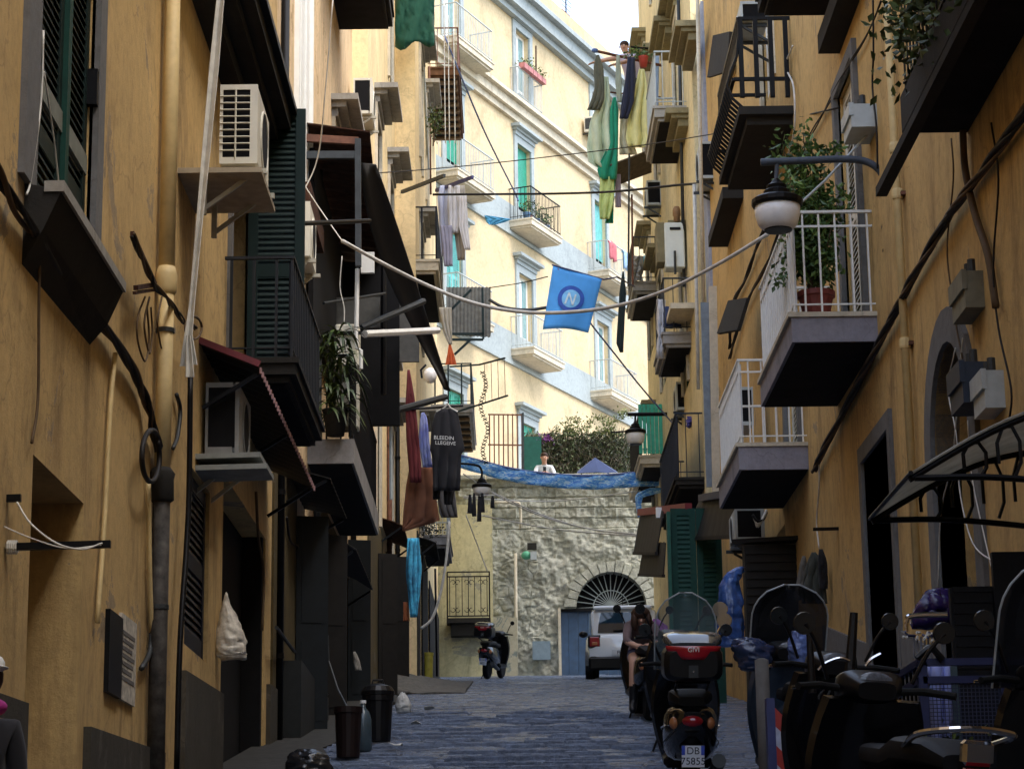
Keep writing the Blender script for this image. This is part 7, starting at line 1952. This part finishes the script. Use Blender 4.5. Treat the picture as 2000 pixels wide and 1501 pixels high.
sC_ = scooter('near black scooter with chrome grab rail and round dial at bottom right', pxX(1662, 10.8), 10.3, R(10), body=BODYK, rack=True, s=1.0, lean=.06)
scooter('scooter cut off by the right edge with a tall clear windscreen', pxX(2030, 11.2), 10.9, R(6), screen=SMOKE, sw=.27, sh=.62, s=1.0, lean=.03)
scooter('small black scooter with a white plate parked by the yellow pier', pxX(964, 52.5), 52.6, R(-14), topcase=True, plate=('DX', '4821'), mirrors=True, s=.95, lean=.08)
scooter('dark scooter with the seated person on it beside the white car', pxX(1256, 28.5), 28.6, R(3), plate=('CX', '590'), s=1.0, lean=.03)
scooter('black scooter squeezed between the seated person and the top-case scooter', pxX(1310, 22.4), 22.4, R(1), plate=None, s=1.0, lean=.04)
scooter('black scooter wedged between the wide-screen scooter and the nearest one', pxX(1622, 13.2), 13.2, R(7), body=BODYK, s=1.0, lean=.05)
# windscreen struts, cables and dial rim of the near scooter
bpy.context.view_layer.update()
def tolocal(root, pts):
    Mi = root.matrix_world.inverted(); return [Mi @ p for p in pts]
for (xa, ya, xb, yb, r0, r1, Yq) in ((1587, 1352, 1581, 1238, .020, .016, 10.9), (1658, 1342, 1668, 1196, .030, .020, 10.9)):
    MB().tube(tolocal(sC_, [PY(xa, ya, Yq), PY((xa + xb) / 2, (ya + yb) / 2, Yq), PY(xb, yb, Yq)]), [r0, (r0 + r1) / 2, r1], 8).build('screen_strut', BLACKPL, sC_, local=True)
MB().tube(tolocal(sC_, smooth_path([PY(1598, 1308, 10.75), PY(1612, 1294, 10.75), PY(1640, 1284, 10.75), PY(1660, 1290, 10.75)], 5)), .007, 6).build('dial_rim', CHROME, sC_, local=True)
for k in range(4):
    MB().tube(tolocal(sC_, smooth_path([PY(1610 + 12 * k, 1345, 10.7), PY(1600 + 16 * k, 1365 + 6 * k, 10.6), PY(1640 + 10 * k, 1392, 10.65), PY(1670 + 8 * k, 1350, 10.75)], 5)), .006, 5).build('control_cable', RUBBER, sC_, local=True)
MB().tube(tolocal(sC_, smooth_path([PY(1690, 1300, 10.8), PY(1702, 1286, 10.8), PY(1720, 1276, 10.8)], 4)), .008, 6).build('clutch_lever', CHROME, sC_, local=True)
for root, side in ((sA_, 1), (sA_, -1), (sC_, 1), (sC_, -1)):
    MB().tube([(side * .205, -.85, .64), (side * .222, -.5, .60), (side * .20, -.1, .56)], .006, 5).build('trim_strip', CHROME, root, local=True)
    MB().tube([(side * .15, -.97, .60), (side * .213, -.70, .50), (side * .20, -.3, .42)], .004, 5).build('panel_seam', RUBBER, root, local=True)
# mirrors, bars and rags near the scooters
MB().tube(tolocal(sA_, [PY(1392, 1258, 17.3), PY(1398, 1240, 17.3), PY(1412, 1215, 17.3)]), .012, 6).build('mirror_stalk', CHROME, sA_, local=True)
for k, (px, py, r) in enumerate(((1406, 1189, 15), (1414, 1211, 15))):
    q = MB().lathe(PY(px, py, 17.3 - .04 * k), [(r / FPX * 17.3, 0), (r / FPX * 17.3, .02), (r / FPX * 14, .035)], 18, (.36, 1, .12))
    q.v = tolocal(sA_, q.v)
    q.build('mirror_head', plain('mirror_face', (.7, .7, .7), .05, 1.0, var=.05, bmp=0), sA_, local=True)
bag('blue_bag', 'crumpled translucent blue bag hooked up behind the top-case scooter', [(1107, 1440, 1456), (1118, 1420, 1450), (1140, 1408, 1442), (1180, 1402, 1450), (1220, 1398, 1452), (1262, 1402, 1450)], 1425, 20.0, plain('blue_translucent_plastic', (.035, .09, .28), .18, var=.5, scale=8, bmp=.9), seed=12, cr=1.9)
bag('blue_bag', 'shiny blue and white plastic bag on the wide-screen scooter', [(1232, 1548, 1570), (1250, 1542, 1580), (1275, 1540, 1584), (1300, 1546, 1580)], 1560, 15.2, plain('blue_white_plastic', (.09, .14, .34), .15, var=.7, scale=12, bmp=.9), seed=13, cr=1.9)
bag('handlebar_cover', 'dark blue crinkled handlebar cover left of the wide-screen scooter', [(1246, 1440, 1480), (1262, 1430, 1505), (1290, 1438, 1510), (1308, 1446, 1500)], 1470, 15.4, plain('navy_crinkled_plastic', (.02, .035, .09), .2, bmp=.9, scale=6), cat='cover', seed=14, cr=1.8)
# grey post and chevron post
gpst = MB().lathe(V((PY(1488, 1300, 15.0).x, 15.0, G(15.0))), [(.045, 0), (.045, PY(1488, 1285, 15.0).z - G(15.0) - .01), (.02, PY(1488, 1285, 15.0).z - G(15.0))], 14)
tag(gpst.build('grey_post', stucco('scratched_grey_post_paint', (.12, .115, .11), amt=.6), smooth=True), 'scratched grey metal post between the scooters', 'post')
cv = thing('chevron_post', 'blue marker post with red and white chevrons beside the grey post', 'post', V((PY(1515, 1500, 14.2).x, 14.2, G(14.2))))
zc0 = PY(1515, 1362, 14.2).z; x0_, x1_, x2_ = PY(1500, 1450, 14.2).x, PY(1516, 1450, 14.2).x, PY(1532, 1450, 14.2).x
MB().box(x0_, x1_, 14.2, 14.3, G(14.2), zc0).build('blue_side', plain('marker_blue', (.03, .04, .14), .5), cv)
for k in range(9):
    za_ = zc0 - .06 - k * .115
    MB().hexa([(x1_ + .001, 14.2, za_ - .115), (x2_, 14.2, za_ - .165), (x2_, 14.29, za_ - .165), (x1_ + .001, 14.29, za_ - .115), (x1_ + .001, 14.2, za_), (x2_, 14.2, za_ - .05), (x2_, 14.29, za_ - .05), (x1_ + .001, 14.29, za_)]).build('chevron', plain('marker_red', (.36, .03, .02), .5) if k % 2 == 0 else plain('marker_white', (.42, .46, .58), .5), cv)
# mesh barrier enclosure
bx = thing('mesh_barrier', 'dark blue barrier with wire mesh enclosing the doorway at bottom right', 'barrier', (2.31, 13, G(13)))
BARR = plain('navy_barrier_paint', (.022, .026, .075), .4)
zt0 = PY(1800, 1293, 13.0).z; xb0 = PY(1800, 1293, 13.0).x; xb1 = 3.44; yb1 = 15.2
for a_, b_ in (((xb0, 13.0), (xb1, 13.0)), ((xb0, 13.0), (xb0, yb1))):
    for z in (zt0, zt0 - .1, G(13) + .12): MB().bar((*a_, z + (.0 if a_[1] == b_[1] else 0)), (*b_, z), .05, .04).build('rail', BARR, bx)
for q in ((xb0, 13.0), (xb1 - .02, 13.0), (xb0, yb1), (xb0 + .46, 13.0)): MB().bar((*q, G(13) - .1), (*q, zt0), .05).build('post', BARR, bx)
for k in range(16): MB().tube([(xb0, 13.1 + k * .135, G(13)), (xb0, 13.1 + k * .135, zt0)], .009, 5).build('bar', IRON, bx)
ms = MB(); zz = G(13) + .14
x = xb0 + .03
while x < xb1: ms.bar((x, 13.0, zz), (x, 13.0, zt0 - .1), .004); x += .022
z = zz
while z < zt0 - .1: ms.bar((xb0, 12.997, z), (xb1, 12.997, z), .004); z += .022
o = ms.build('wire_mesh', plain('mesh_wire', (.04, .045, .09), .5), bx); o['kind'] = 'stuff'
g = [[PY(1812 + (1850 - 1812) * u / 6 + 12 * v / 8, 1290 + 215 * v / 8, 13.25 + .05 * math.sin(u * 1.6 + v * .4)) for u in range(7)] for v in range(9)]
tag(MB().sheet(g, .03).build('blue_cloth', cloth_mat('pale_blue_cloth', (.32, .36, .68), .15), smooth=True), 'pale blue cloth hanging behind the mesh barrier', 'laundry')
tag(MB().sheet([[PY(1854 + 14 * u + 14 * v, 1300 + 210 * v, 13.4) for u in (0, .5, 1)] for v in (0, .5, 1)], .03).build('teal_board', plain('teal_grey_board', (.07, .10, .11), .7)), 'narrow teal-grey board behind the mesh barrier', 'board')
tag(MB().tube(smooth_path([PY(1768, 1232, 13.6), PY(1770, 1212, 13.6), PY(1782, 1202, 13.6), PY(1850, 1200, 13.6)], 5), .016, 7).build('bent_rail', CHROME), 'bent chrome rail above the mesh barrier', 'rail')
dk = thing('folded_shutter', 'black folded shutter panel standing open beside the barrier', 'shutter', (2.9, 14.6, G(14.6)))
x0_, x1_ = PY(1858, 1200, 14.6).x, PY(1950, 1200, 14.6).x
MB().box(x0_, x1_, 14.6, 14.66, G(14.6), PY(1900, 1146, 14.6).z).build('panel', plain('navy_black_shutter', (.008, .009, .016), .5), dk)
z = G(14.6) + 1.0
while z < PY(1900, 1150, 14.6).z: MB().box(x0_ + .02, x1_ - .02, 14.585, 14.6, z, z + .035).build('slat', MATS['navy_black_shutter'], dk); z += .07
MB().box(PY(1940, 1100, 14.5).x, 3.46, 14.52, 14.58, G(14.5), PY(1960, 1076, 14.5).z).build('panel', MATS['navy_black_shutter'], dk)
tf = thing('hanger_bundle', 'bunch of clothes hangers and pegs above the barrier corner', 'hangers', PY(1810, 1250, 13.4))
rr = random.Random(9)
for k in range(16):
    x = 1772 + k * 5; MB().tube([PY(x, 1232 + rr.uniform(0, 14), 13.4), PY(x + rr.uniform(-14, 14), 1240 + rr.uniform(-8, 14), 13.35)], .008, 4).build('hanger', CABLE_W if k % 3 else BARR, tf)
for k in range(7): MB().tube([PY(1785 + k * 7, 1242, 13.4), PY(1785 + k * 7, 1285, 13.42)], .006, 4).build('cord', plain('dull_cord', (.2, .2, .22), .7), tf)
hgr = MB().tube(smooth_path([PY(1790, 1285, 12.95), PY(1812, 1266, 12.95), PY(1822, 1266, 12.95), PY(1842, 1288, 12.95)], 4), .02, 7)
tag(hgr.build('coat_hanger', BLACKPL), 'thick black coat hanger on the barrier rail', 'hanger')
psc = thing('potted_shrub', 'low shrub at the foot of the mesh barrier', 'plant', V((2.3, 12.6, G(12.6))))
o = leaf_cloud(PY(1850, 1485, 12.6), 260, (.13, .1, .06), .05, .03, random.Random(15)).build('leaves', LEAF, psc); o['kind'] = 'stuff'
MB().lathe(V((PY(1850, 1500, 12.6).x, 12.6, G(12.6))), [(.1, 0), (.13, .5), (.14, .5)], 12).build('pot', TERRA, psc)

# ------------------------------------------------------------------ white city car
def car():
    Y = 49.6; cx = PY(1219, 1300, Y).x
    root = thing('car', 'white small city car parked facing the blue gate', 'car', (cx, Y, G(Y)), R(-3))
    root.rotation_euler = (math.atan(slope(Y)) * .9, 0, R(-4))
    W_ = plain('white_car_paint', (.84, .88, .93), .15, coat=.8, var=.03, bmp=0); DK_ = BLACKPL
    B = lambda mb, n, m, par=None, sm=False: mb.build(n, m, par or root, smooth=sm, local=True)
    body = MB().loft([sup(0, .0, .66, .60, .27, 24, .45), sup(0, .05, .64, .74, .34, 24, .4), sup(0, .4, .62, .83, .38, 24, .36), sup(0, 1.6, .60, .83, .38, 24, .36), sup(0, 2.7, .58, .82, .36, 24, .36), sup(0, 3.3, .54, .74, .28, 24, .42), sup(0, 3.45, .50, .60, .2, 24, .5)])
    autosmooth(B(body, 'body', W_), 50)
    cab = MB().loft([sup(0, .12, 1.02, .66, .16, 24, .4), sup(0, .22, 1.20, .70, .34, 24, .38), sup(0, .7, 1.22, .72, .36, 24, .36), sup(0, 1.7, 1.20, .70, .33, 24, .36), sup(0, 2.4, 1.02, .66, .14, 24, .4)])
    cb_ = B(cab, 'cabin', W_); autosmooth(cb_, 50)
    def glass(pts, n='window'): return B(MB().sheet(pts, .02), n, plain('dark_car_glass', (.015, .035, .06), .03, bmp=0), cb_)
    glass([[(-.55, .10, 1.0), (0, .095, 1.0), (.55, .10, 1.0)], [(-.53, .115, 1.2), (0, .11, 1.2), (.53, .115, 1.2)], [(-.48, .175, 1.43), (0, .165, 1.43), (.48, .175, 1.43)]], 'rear_window')
    for sd in (-1, 1):
        glass([[(sd * .745, .5, 1.0), (sd * .745, 1.2, 1.0), (sd * .735, 2.0, 1.0)], [(sd * .735, .55, 1.42), (sd * .735, 1.2, 1.44), (sd * .725, 1.7, 1.40)]], 'side_window')
        tl = B(MB().bbox(sd * .62 - .12, sd * .62 + .12, -.015, .09, .70, .93, .03), 'tail_light', REDLENS)
        B(MB().bbox(sd * .62 - .145, sd * .62 + .145, .0, .12, .675, .955, .03), 'light_bezel', DK_, tl)
        B(MB().bbox(sd * .62 - .06, sd * .62 + .06, -.022, .02, .74, .81, .01), 'reversing_lens', AMBER, tl)
        B(MB().ell((sd * .93, 1.9, 1.0), .1, .07, .075), 'wing_mirror', DK_, None, True)
        wheel(root, sd * .72, .62, .30, .19); wheel(root, sd * .72, 2.75, .30, .19)
        B(MB().loft([[(sd * .70, .62 + .38 * math.cos(a), .3 + .38 * math.sin(a)) for a in [math.pi * 2 * k / 20 for k in range(20)]], [(sd * .845, .62 + .38 * math.cos(a), .3 + .38 * math.sin(a)) for a in [math.pi * 2 * k / 20 for k in range(20)]]]), 'wheel_arch', DK_)
    B(MB().bbox(-.76, .76, -.04, .35, .2, .50, .05), 'bumper', DK_)
    B(MB().bbox(-.64, .64, .05, .35, 1.50, 1.58, .03), 'roof_spoiler', W_)
    pl = B(MB().box(-.26, .26, -.06, -.045, .52, .63), 'number_plate', MATS['plate_white'])
    ORIGIN[pl.name] = V((0, 0, 0)); text_mesh('plate_characters', 'FK 519', .1, (0, -.064, .54), (1, 0, 0), (0, 0, 1), MATS['plate_ink'], pl, .002)
    B(MB().tube([(.0, .30, 1.58), (.0, .18, 1.80)], .008, 5), 'aerial', IRON); B(MB().bar((-.05, .10, 1.04), (.35, .15, 1.2), .025), 'wiper', IRON)
car()

# ------------------------------------------------------------------ person on the scooter and figure at the left edge
hp = PY(1252, 1206, 28.2); gz = G(28.2)
hz = hp.z - gz
BROWN = cloth_mat('brown_grey_jacket', (.12, .075, .07), .3); NAVS = cloth_mat('navy_shorts', (.02, .02, .075)); BOOT = plain('black_boot_leather', (.010, .010, .012), .35)
k_ = 1.0
j = {'pelvis': (.04, .28, .90, .15), 'belly': (.03, .22, 1.02, .14), 'chest': (.0, .06, 1.16, (.18, .14)), 'neckb': (-.01, -.06, 1.24, .075), 'neck': (-.01, -.11, 1.26, .06), 'head': (-.01, -.18, 1.28, .095), 'crown': (-.01, -.20, 1.345, .085),
     'shl': (-.16, .02, 1.20, .07), 'ell': (-.19, -.16, 1.0, .05), 'wrl': (-.08, -.28, .93, .034), 'shr': (.16, .02, 1.20, .07), 'elr': (.20, -.16, 1.0, .05), 'wrr': (.08, -.28, .93, .034),
     'hipl': (-.09, .2, .86, .105), 'kneel': (-.10, -.24, .76, .075), 'ankl': (-.13, -.20, .24, .055), 'toel': (-.15, -.36, .13, .045), 'hipr': (.13, .2, .86, .105), 'kneer': (.18, -.24, .72, .075), 'ankr': (.30, -.30, .24, .055), 'toer': (.34, -.46, .13, .045)}
e = [('pelvis', 'belly'), ('belly', 'chest'), ('chest', 'neckb'), ('neckb', 'neck'), ('neck', 'head'), ('head', 'crown'), ('chest', 'shl'), ('shl', 'ell'), ('ell', 'wrl'), ('chest', 'shr'), ('shr', 'elr'), ('elr', 'wrr'), ('pelvis', 'hipl'), ('hipl', 'kneel'), ('kneel', 'ankl'), ('ankl', 'toel'), ('pelvis', 'hipr'), ('hipr', 'kneer'), ('kneer', 'ankr'), ('ankr', 'toer')]
fingers(j, e, 'wrl', (.6, -.3, -.1), (0, 1, 0)); fingers(j, e, 'wrr', (-.6, -.3, -.1), (0, 1, 0))
zones = [(BOOT, lambda c: c.z < .46), (SKIN, lambda c: c.y < -.06 and c.z < .88 and c.z > .46), (NAVS, lambda c: c.z < .95 and c.y > -.06), (SKIN, lambda c: (c.y < -.10 and c.z > 1.19 and abs(c.x) < .13) or (c.z < .99 and c.y < -.18)), (BROWN, lambda c: True)]
def hair3(mb):
    mb.ell((-.01, -.17, 1.335), .12, .125, .09); mb.ell((-.09, -.2, 1.24), .045, .07, .12); mb.ell((.08, -.2, 1.24), .045, .07, .12)
def eyes3(mb):
    for s in (-1, 1): mb.ell((-.01 + s * .034, -.265, 1.265), .013, .008, .008, 8, 5)
pr_ = person('person with long brown hair sitting hunched on a scooter in navy shorts and black boots', (hp.x, 28.25, hp.z - 1.30), j, e, zones, hair=hair3, face=[('eyes', IRON, eyes3), ('nose', SKIN, lambda mb: mb.ell((-.01, -.278, 1.235), .014, .018, .025, 8, 6)), ('mouth', TERRA, lambda mb: mb.ell((-.01, -.262, 1.20), .025, .008, .008, 8, 5))])
garment('pink_shirt', 'violet-pink shirt hanging beyond the clear windscreen', 'laundry', [(1208, 1276, 1284), (1222, 1270, 1304), (1245, 1282, 1306), (1250, 1284, 1300)], 30, cloth_mat('violet_pink_cloth', (.28, .10, .32), .15), .05, .03, seed=90)
# figure at left edge
hp = PY(-26, 1322, 9.9)
j = {'pelvis': (0, 0, .62, .12), 'belly': (0, 0, .75, .12), 'chest': (0, 0, .92, (.14, .11)), 'neckb': (0, 0, 1.02, .06), 'neck': (0, 0, 1.06, .05), 'head': (0, -.02, 1.16, .085), 'crown': (0, -.01, 1.23, .08), 'shl': (-.14, 0, .97, .06), 'ell': (-.19, .02, .76, .042), 'wrl': (-.2, -.04, .58, .03), 'shr': (.14, 0, .97, .06), 'elr': (.17, .02, .76, .042), 'wrr': (.18, -.04, .58, .03),
     'hipl': (-.08, 0, .58, .085), 'kneel': (-.08, -.01, .32, .058), 'ankl': (-.08, .02, .06, .04), 'toel': (-.09, -.09, .03, .035), 'hipr': (.08, 0, .58, .085), 'kneer': (.08, -.01, .32, .058), 'ankr': (.08, .02, .06, .04), 'toer': (.09, -.09, .03, .035)}
e = [q for q in [('pelvis', 'belly'), ('belly', 'chest'), ('chest', 'neckb'), ('neckb', 'neck'), ('neck', 'head'), ('head', 'crown'), ('chest', 'shl'), ('shl', 'ell'), ('ell', 'wrl'), ('chest', 'shr'), ('shr', 'elr'), ('elr', 'wrr'), ('pelvis', 'hipl'), ('hipl', 'kneel'), ('kneel', 'ankl'), ('ankl', 'toel'), ('pelvis', 'hipr'), ('hipr', 'kneer'), ('kneer', 'ankr'), ('ankr', 'toer')]]
fingers(j, e, 'wrl', (0, -.2, -1), (0, 1, 0), .8); fingers(j, e, 'wrr', (0, -.2, -1), (0, 1, 0), .8)
zones = [(MATS['black_cotton'], lambda c: .07 < c.z < 1.02), (BOOT, lambda c: c.z <= .07), (SKIN, lambda c: True)]
pc = person('small figure in black with a white cap cut off by the left edge', (hp.x - .02, 9.9, G(9.9)), j, e, zones, hair=lambda mb: mb.ell((0, .015, 1.2), .09, .095, .09), face=[('cap', WHITE_P, lambda mb: (mb.ell((0, 0, 1.25), .098, .10, .06), mb.ell((.05, -.06, 1.232), .075, .10, .01))), ('scarf', plain('magenta_scarf', (.34, .02, .2), .8), lambda mb: mb.ell((.02, 0, 1.07), .095, .09, .045)), ('eyes', IRON, lambda mb: (mb.ell((-.03, -.104, 1.18), .011, .006, .008, 8, 5), mb.ell((.03, -.104, 1.18), .011, .006, .008, 8, 5))), ('nose', SKIN, lambda mb: mb.ell((0, -.112, 1.155), .012, .015, .02, 8, 5)), ('mouth', TERRA, lambda mb: mb.ell((0, -.1, 1.115), .02, .007, .006, 8, 5))])
# details on the stone wall
def onS(px, py, off=.14): return PY(px, py, 58 - off)
wp2 = thing('wall_pipe', 'pale pipe running down the stone wall beside the yellow pier', 'pipe', onS(1010, 1345))
MB().tube(smooth_path([onS(965, 981), onS(1005, 981), onS(1016, 988), onS(1017, 1030)], 4), .035, 8).build('upper_pipe', PALE_TRIM, wp2, smooth=True)
MB().tube([onS(1007, 1080), onS(1009, 1345)], .04, 8).build('lower_pipe', PALE_TRIM, wp2, smooth=True)
gb = thing('green_box', 'green and white alarm box on the stone wall', 'junction box', onS(1040, 1092))
MB().box(onS(1036, 1085).x, onS(1048, 1085).x, 57.7, 57.9, onS(1040, 1094).z, onS(1040, 1078).z).build('white_box', GREYPL, gb); MB().ell(onS(1028, 1084, .2), .13, .09, .11).build('green_lamp', plain('faded_green_plastic', (.10, .40, .24), .5), gb, smooth=True)
tag(MB().box(onS(1040, 1270).x, onS(1075, 1270).x, 57.78, 57.92, onS(1050, 1288).z, onS(1050, 1252).z).build('meter_hatch', plain('blue_grey_hatch', (.20, .27, .32), .5)), 'blue-grey square meter hatch low on the stone wall', 'hatch')
tag(MB().box(onS(1030, 1070).x, onS(1048, 1070).x, 57.82, 57.95, onS(1040, 1072).z, onS(1040, 1060).z).build('wall_niche', CONC_D), 'dark small niche above the green alarm box', 'niche')
# ================================================================== ground floor clutter on the left
def lean_to(label, F, s0, s1, z, out, drop, mat, teeth=0):
    root = thing('awning', label, 'awning', F(s0, 0, z - drop))
    n = max(8, int((s1 - s0) / .12)); g = []
    for i in range(n + 1):
        s = s0 + (s1 - s0) * i / n; w = .018 * (i % 2)
        g.append([F(s, 0, z + w), F(s, out * .5, z - drop * .4 + w), F(s, out, z - drop + w)])
    MB().sheet(g, .015).build('sheet', mat, root)
    for s in (s0 + .05, s1 - .05): MB().bar(F(s, .02, z - drop - .25), F(s, out - .04, z - drop - .01), .03).build('stay', IRON, root)
    return root
lean_to('dark tin lean-to over the first shop door past the bins', FL, 24.4, 27.0, 6.4, .5, .12, TIN)
lean_to('black canvas lean-to low on the aged wall', FL, 29.4, 33.2, 6.55, .45, .25, MATS['black_tarpaulin'])
lean_to('rusty lean-to over a doorway of the pale yellow house', FL3, 38.5, 41.0, 8.3, .4, .15, RUST)
lean_to('small dark lean-to at the foot of the far left house', FL4, 44.8, 47.0, 9.0, .35, .12, TIN)
def door_leaf(label, F, s, z0, h, w, mat, ang=70):
    """shop door leaf standing ajar"""
    root = thing('door_leaf', label, 'door', F(s, 0, z0))
    a = R(ang); d = F.u * math.cos(a) + F.n * math.sin(a); o = F(s, .03, z0)
    n = d.cross(V((0, 0, 1)))
    def bx(u0, u1, za, zb, t0, t1):
        p = lambda u, z, t: o + d * u + n * t + V((0, 0, z))
        return MB().hexa([p(u0, za, t0), p(u1, za, t0), p(u1, za, t1), p(u0, za, t1), p(u0, zb, t0), p(u1, zb, t0), p(u1, zb, t1), p(u0, zb, t1)])
    bx(0, w, 0, h, 0, .04).build('leaf', mat, root)
    bx(.06, w - .06, .12, h * .42, .04, .05).build('panel', mat, root); bx(.06, w - .06, h * .5, h - .1, .04, .05).build('panel', mat, root)
    bx(.06, w - .06, .12, h * .42, -.01, 0).build('panel', mat, root); bx(.06, w - .06, h * .5, h - .1, -.01, 0).build('panel', mat, root)
    return root
DKD = plain('dark_oiled_timber', (.008, .007, .006), .55, var=.4); DBL = plain('dark_petrol_paint', (.006, .009, .011), .5, var=.3)
for lb, F, s, h, w, m, a in (('dark petrol door leaf ajar past the bins', FL, 25.6, 2.4, .36, DBL, 75), ('black door leaf ajar under the canvas lean-to', FL, 29.0, 2.3, .34, DKD, 70), ('petrol door leaf beside the pale yellow house', FL, 33.9, 2.4, .34, DBL, 75), ('dark timber shutter leaf on the pale yellow house front', FL3, 37.4, 2.3, .32, DKD, 70), ('dark door leaf ajar near the far left canisters', FL3, 42.2, 2.4, .3, DKD, 75)):
    door_leaf(lb, F, s, G(s) + .05, h, w, m, a)
for k, (F, s, o, m, lb) in enumerate(((FL, 23.6, .05, IRON, 'black iron downpipe at the corner of the ochre house'), (FL, 28.2, .05, IRON_G, 'grey downpipe beside the black canvas lean-to'), (FL, 34.7, .06, IRON, 'black downpipe at the edge of the pale yellow house'), (FL3, 40.7, .05, IRON_B, 'rusty downpipe on the pale yellow house'), (FL3, 43.7, .05, IRON, 'black downpipe at the end of the pale yellow house'))):
    root = thing('downpipe', lb, 'pipe', F(s, o, G(s)))
    MB().tube([F(s, o, G(s)), F(s, o, 11.5)], .045, 8).build('pipe', m, root, smooth=True)
    for z in (G(s) + .9, G(s) + 2.6, G(s) + 4.4): MB().lathe(F(s, o, z), [(.055, 0), (.055, .05)], 10).build('collar', m, root)
# loose cables on the left ground floors
for k, (pts, lb) in enumerate((([(560, 1010), (570, 1060), (610, 1075), (650, 1120), (700, 1130)], 'black cable drooping under the long balcony'), ([(690, 1050), (720, 1100), (745, 1110), (770, 1140)], 'black cable drooping past the blue scarf'), ([(500, 960), (505, 1050), (515, 1120), (512, 1230)], 'brown cable beside the dark doorway'))):
    wcable(lb, FL, pts, .014, CABLE_K if k < 2 else CABLE_B, .05)
# litter along the gutter
rr = random.Random(77)
for lb, px, py, Y in (('crumpled pale paper beside the white rubbish bag', 812, 1392, 27), ('flat grey scrap of litter in front of the black lidded bin', 772, 1440, 22.8), ('small white scrap of litter beyond the white rubbish bag', 838, 1378, 31)):
    x = PY(px, py, Y).x; z = G(Y) + .045
    g = [[V((x + .06 * (i - 1) + rr.uniform(-.012, .012), Y + .08 * (j_ - 1) + rr.uniform(-.02, .02), z + rr.uniform(0, .04))) for j_ in range(3)] for i in range(3)]
    tag(MB().sheet(g, .004).build('paper_scrap', plain('dirty_paper', (.42, .41, .37), .8)), lb, 'litter')
print('objects', len(bpy.data.objects))
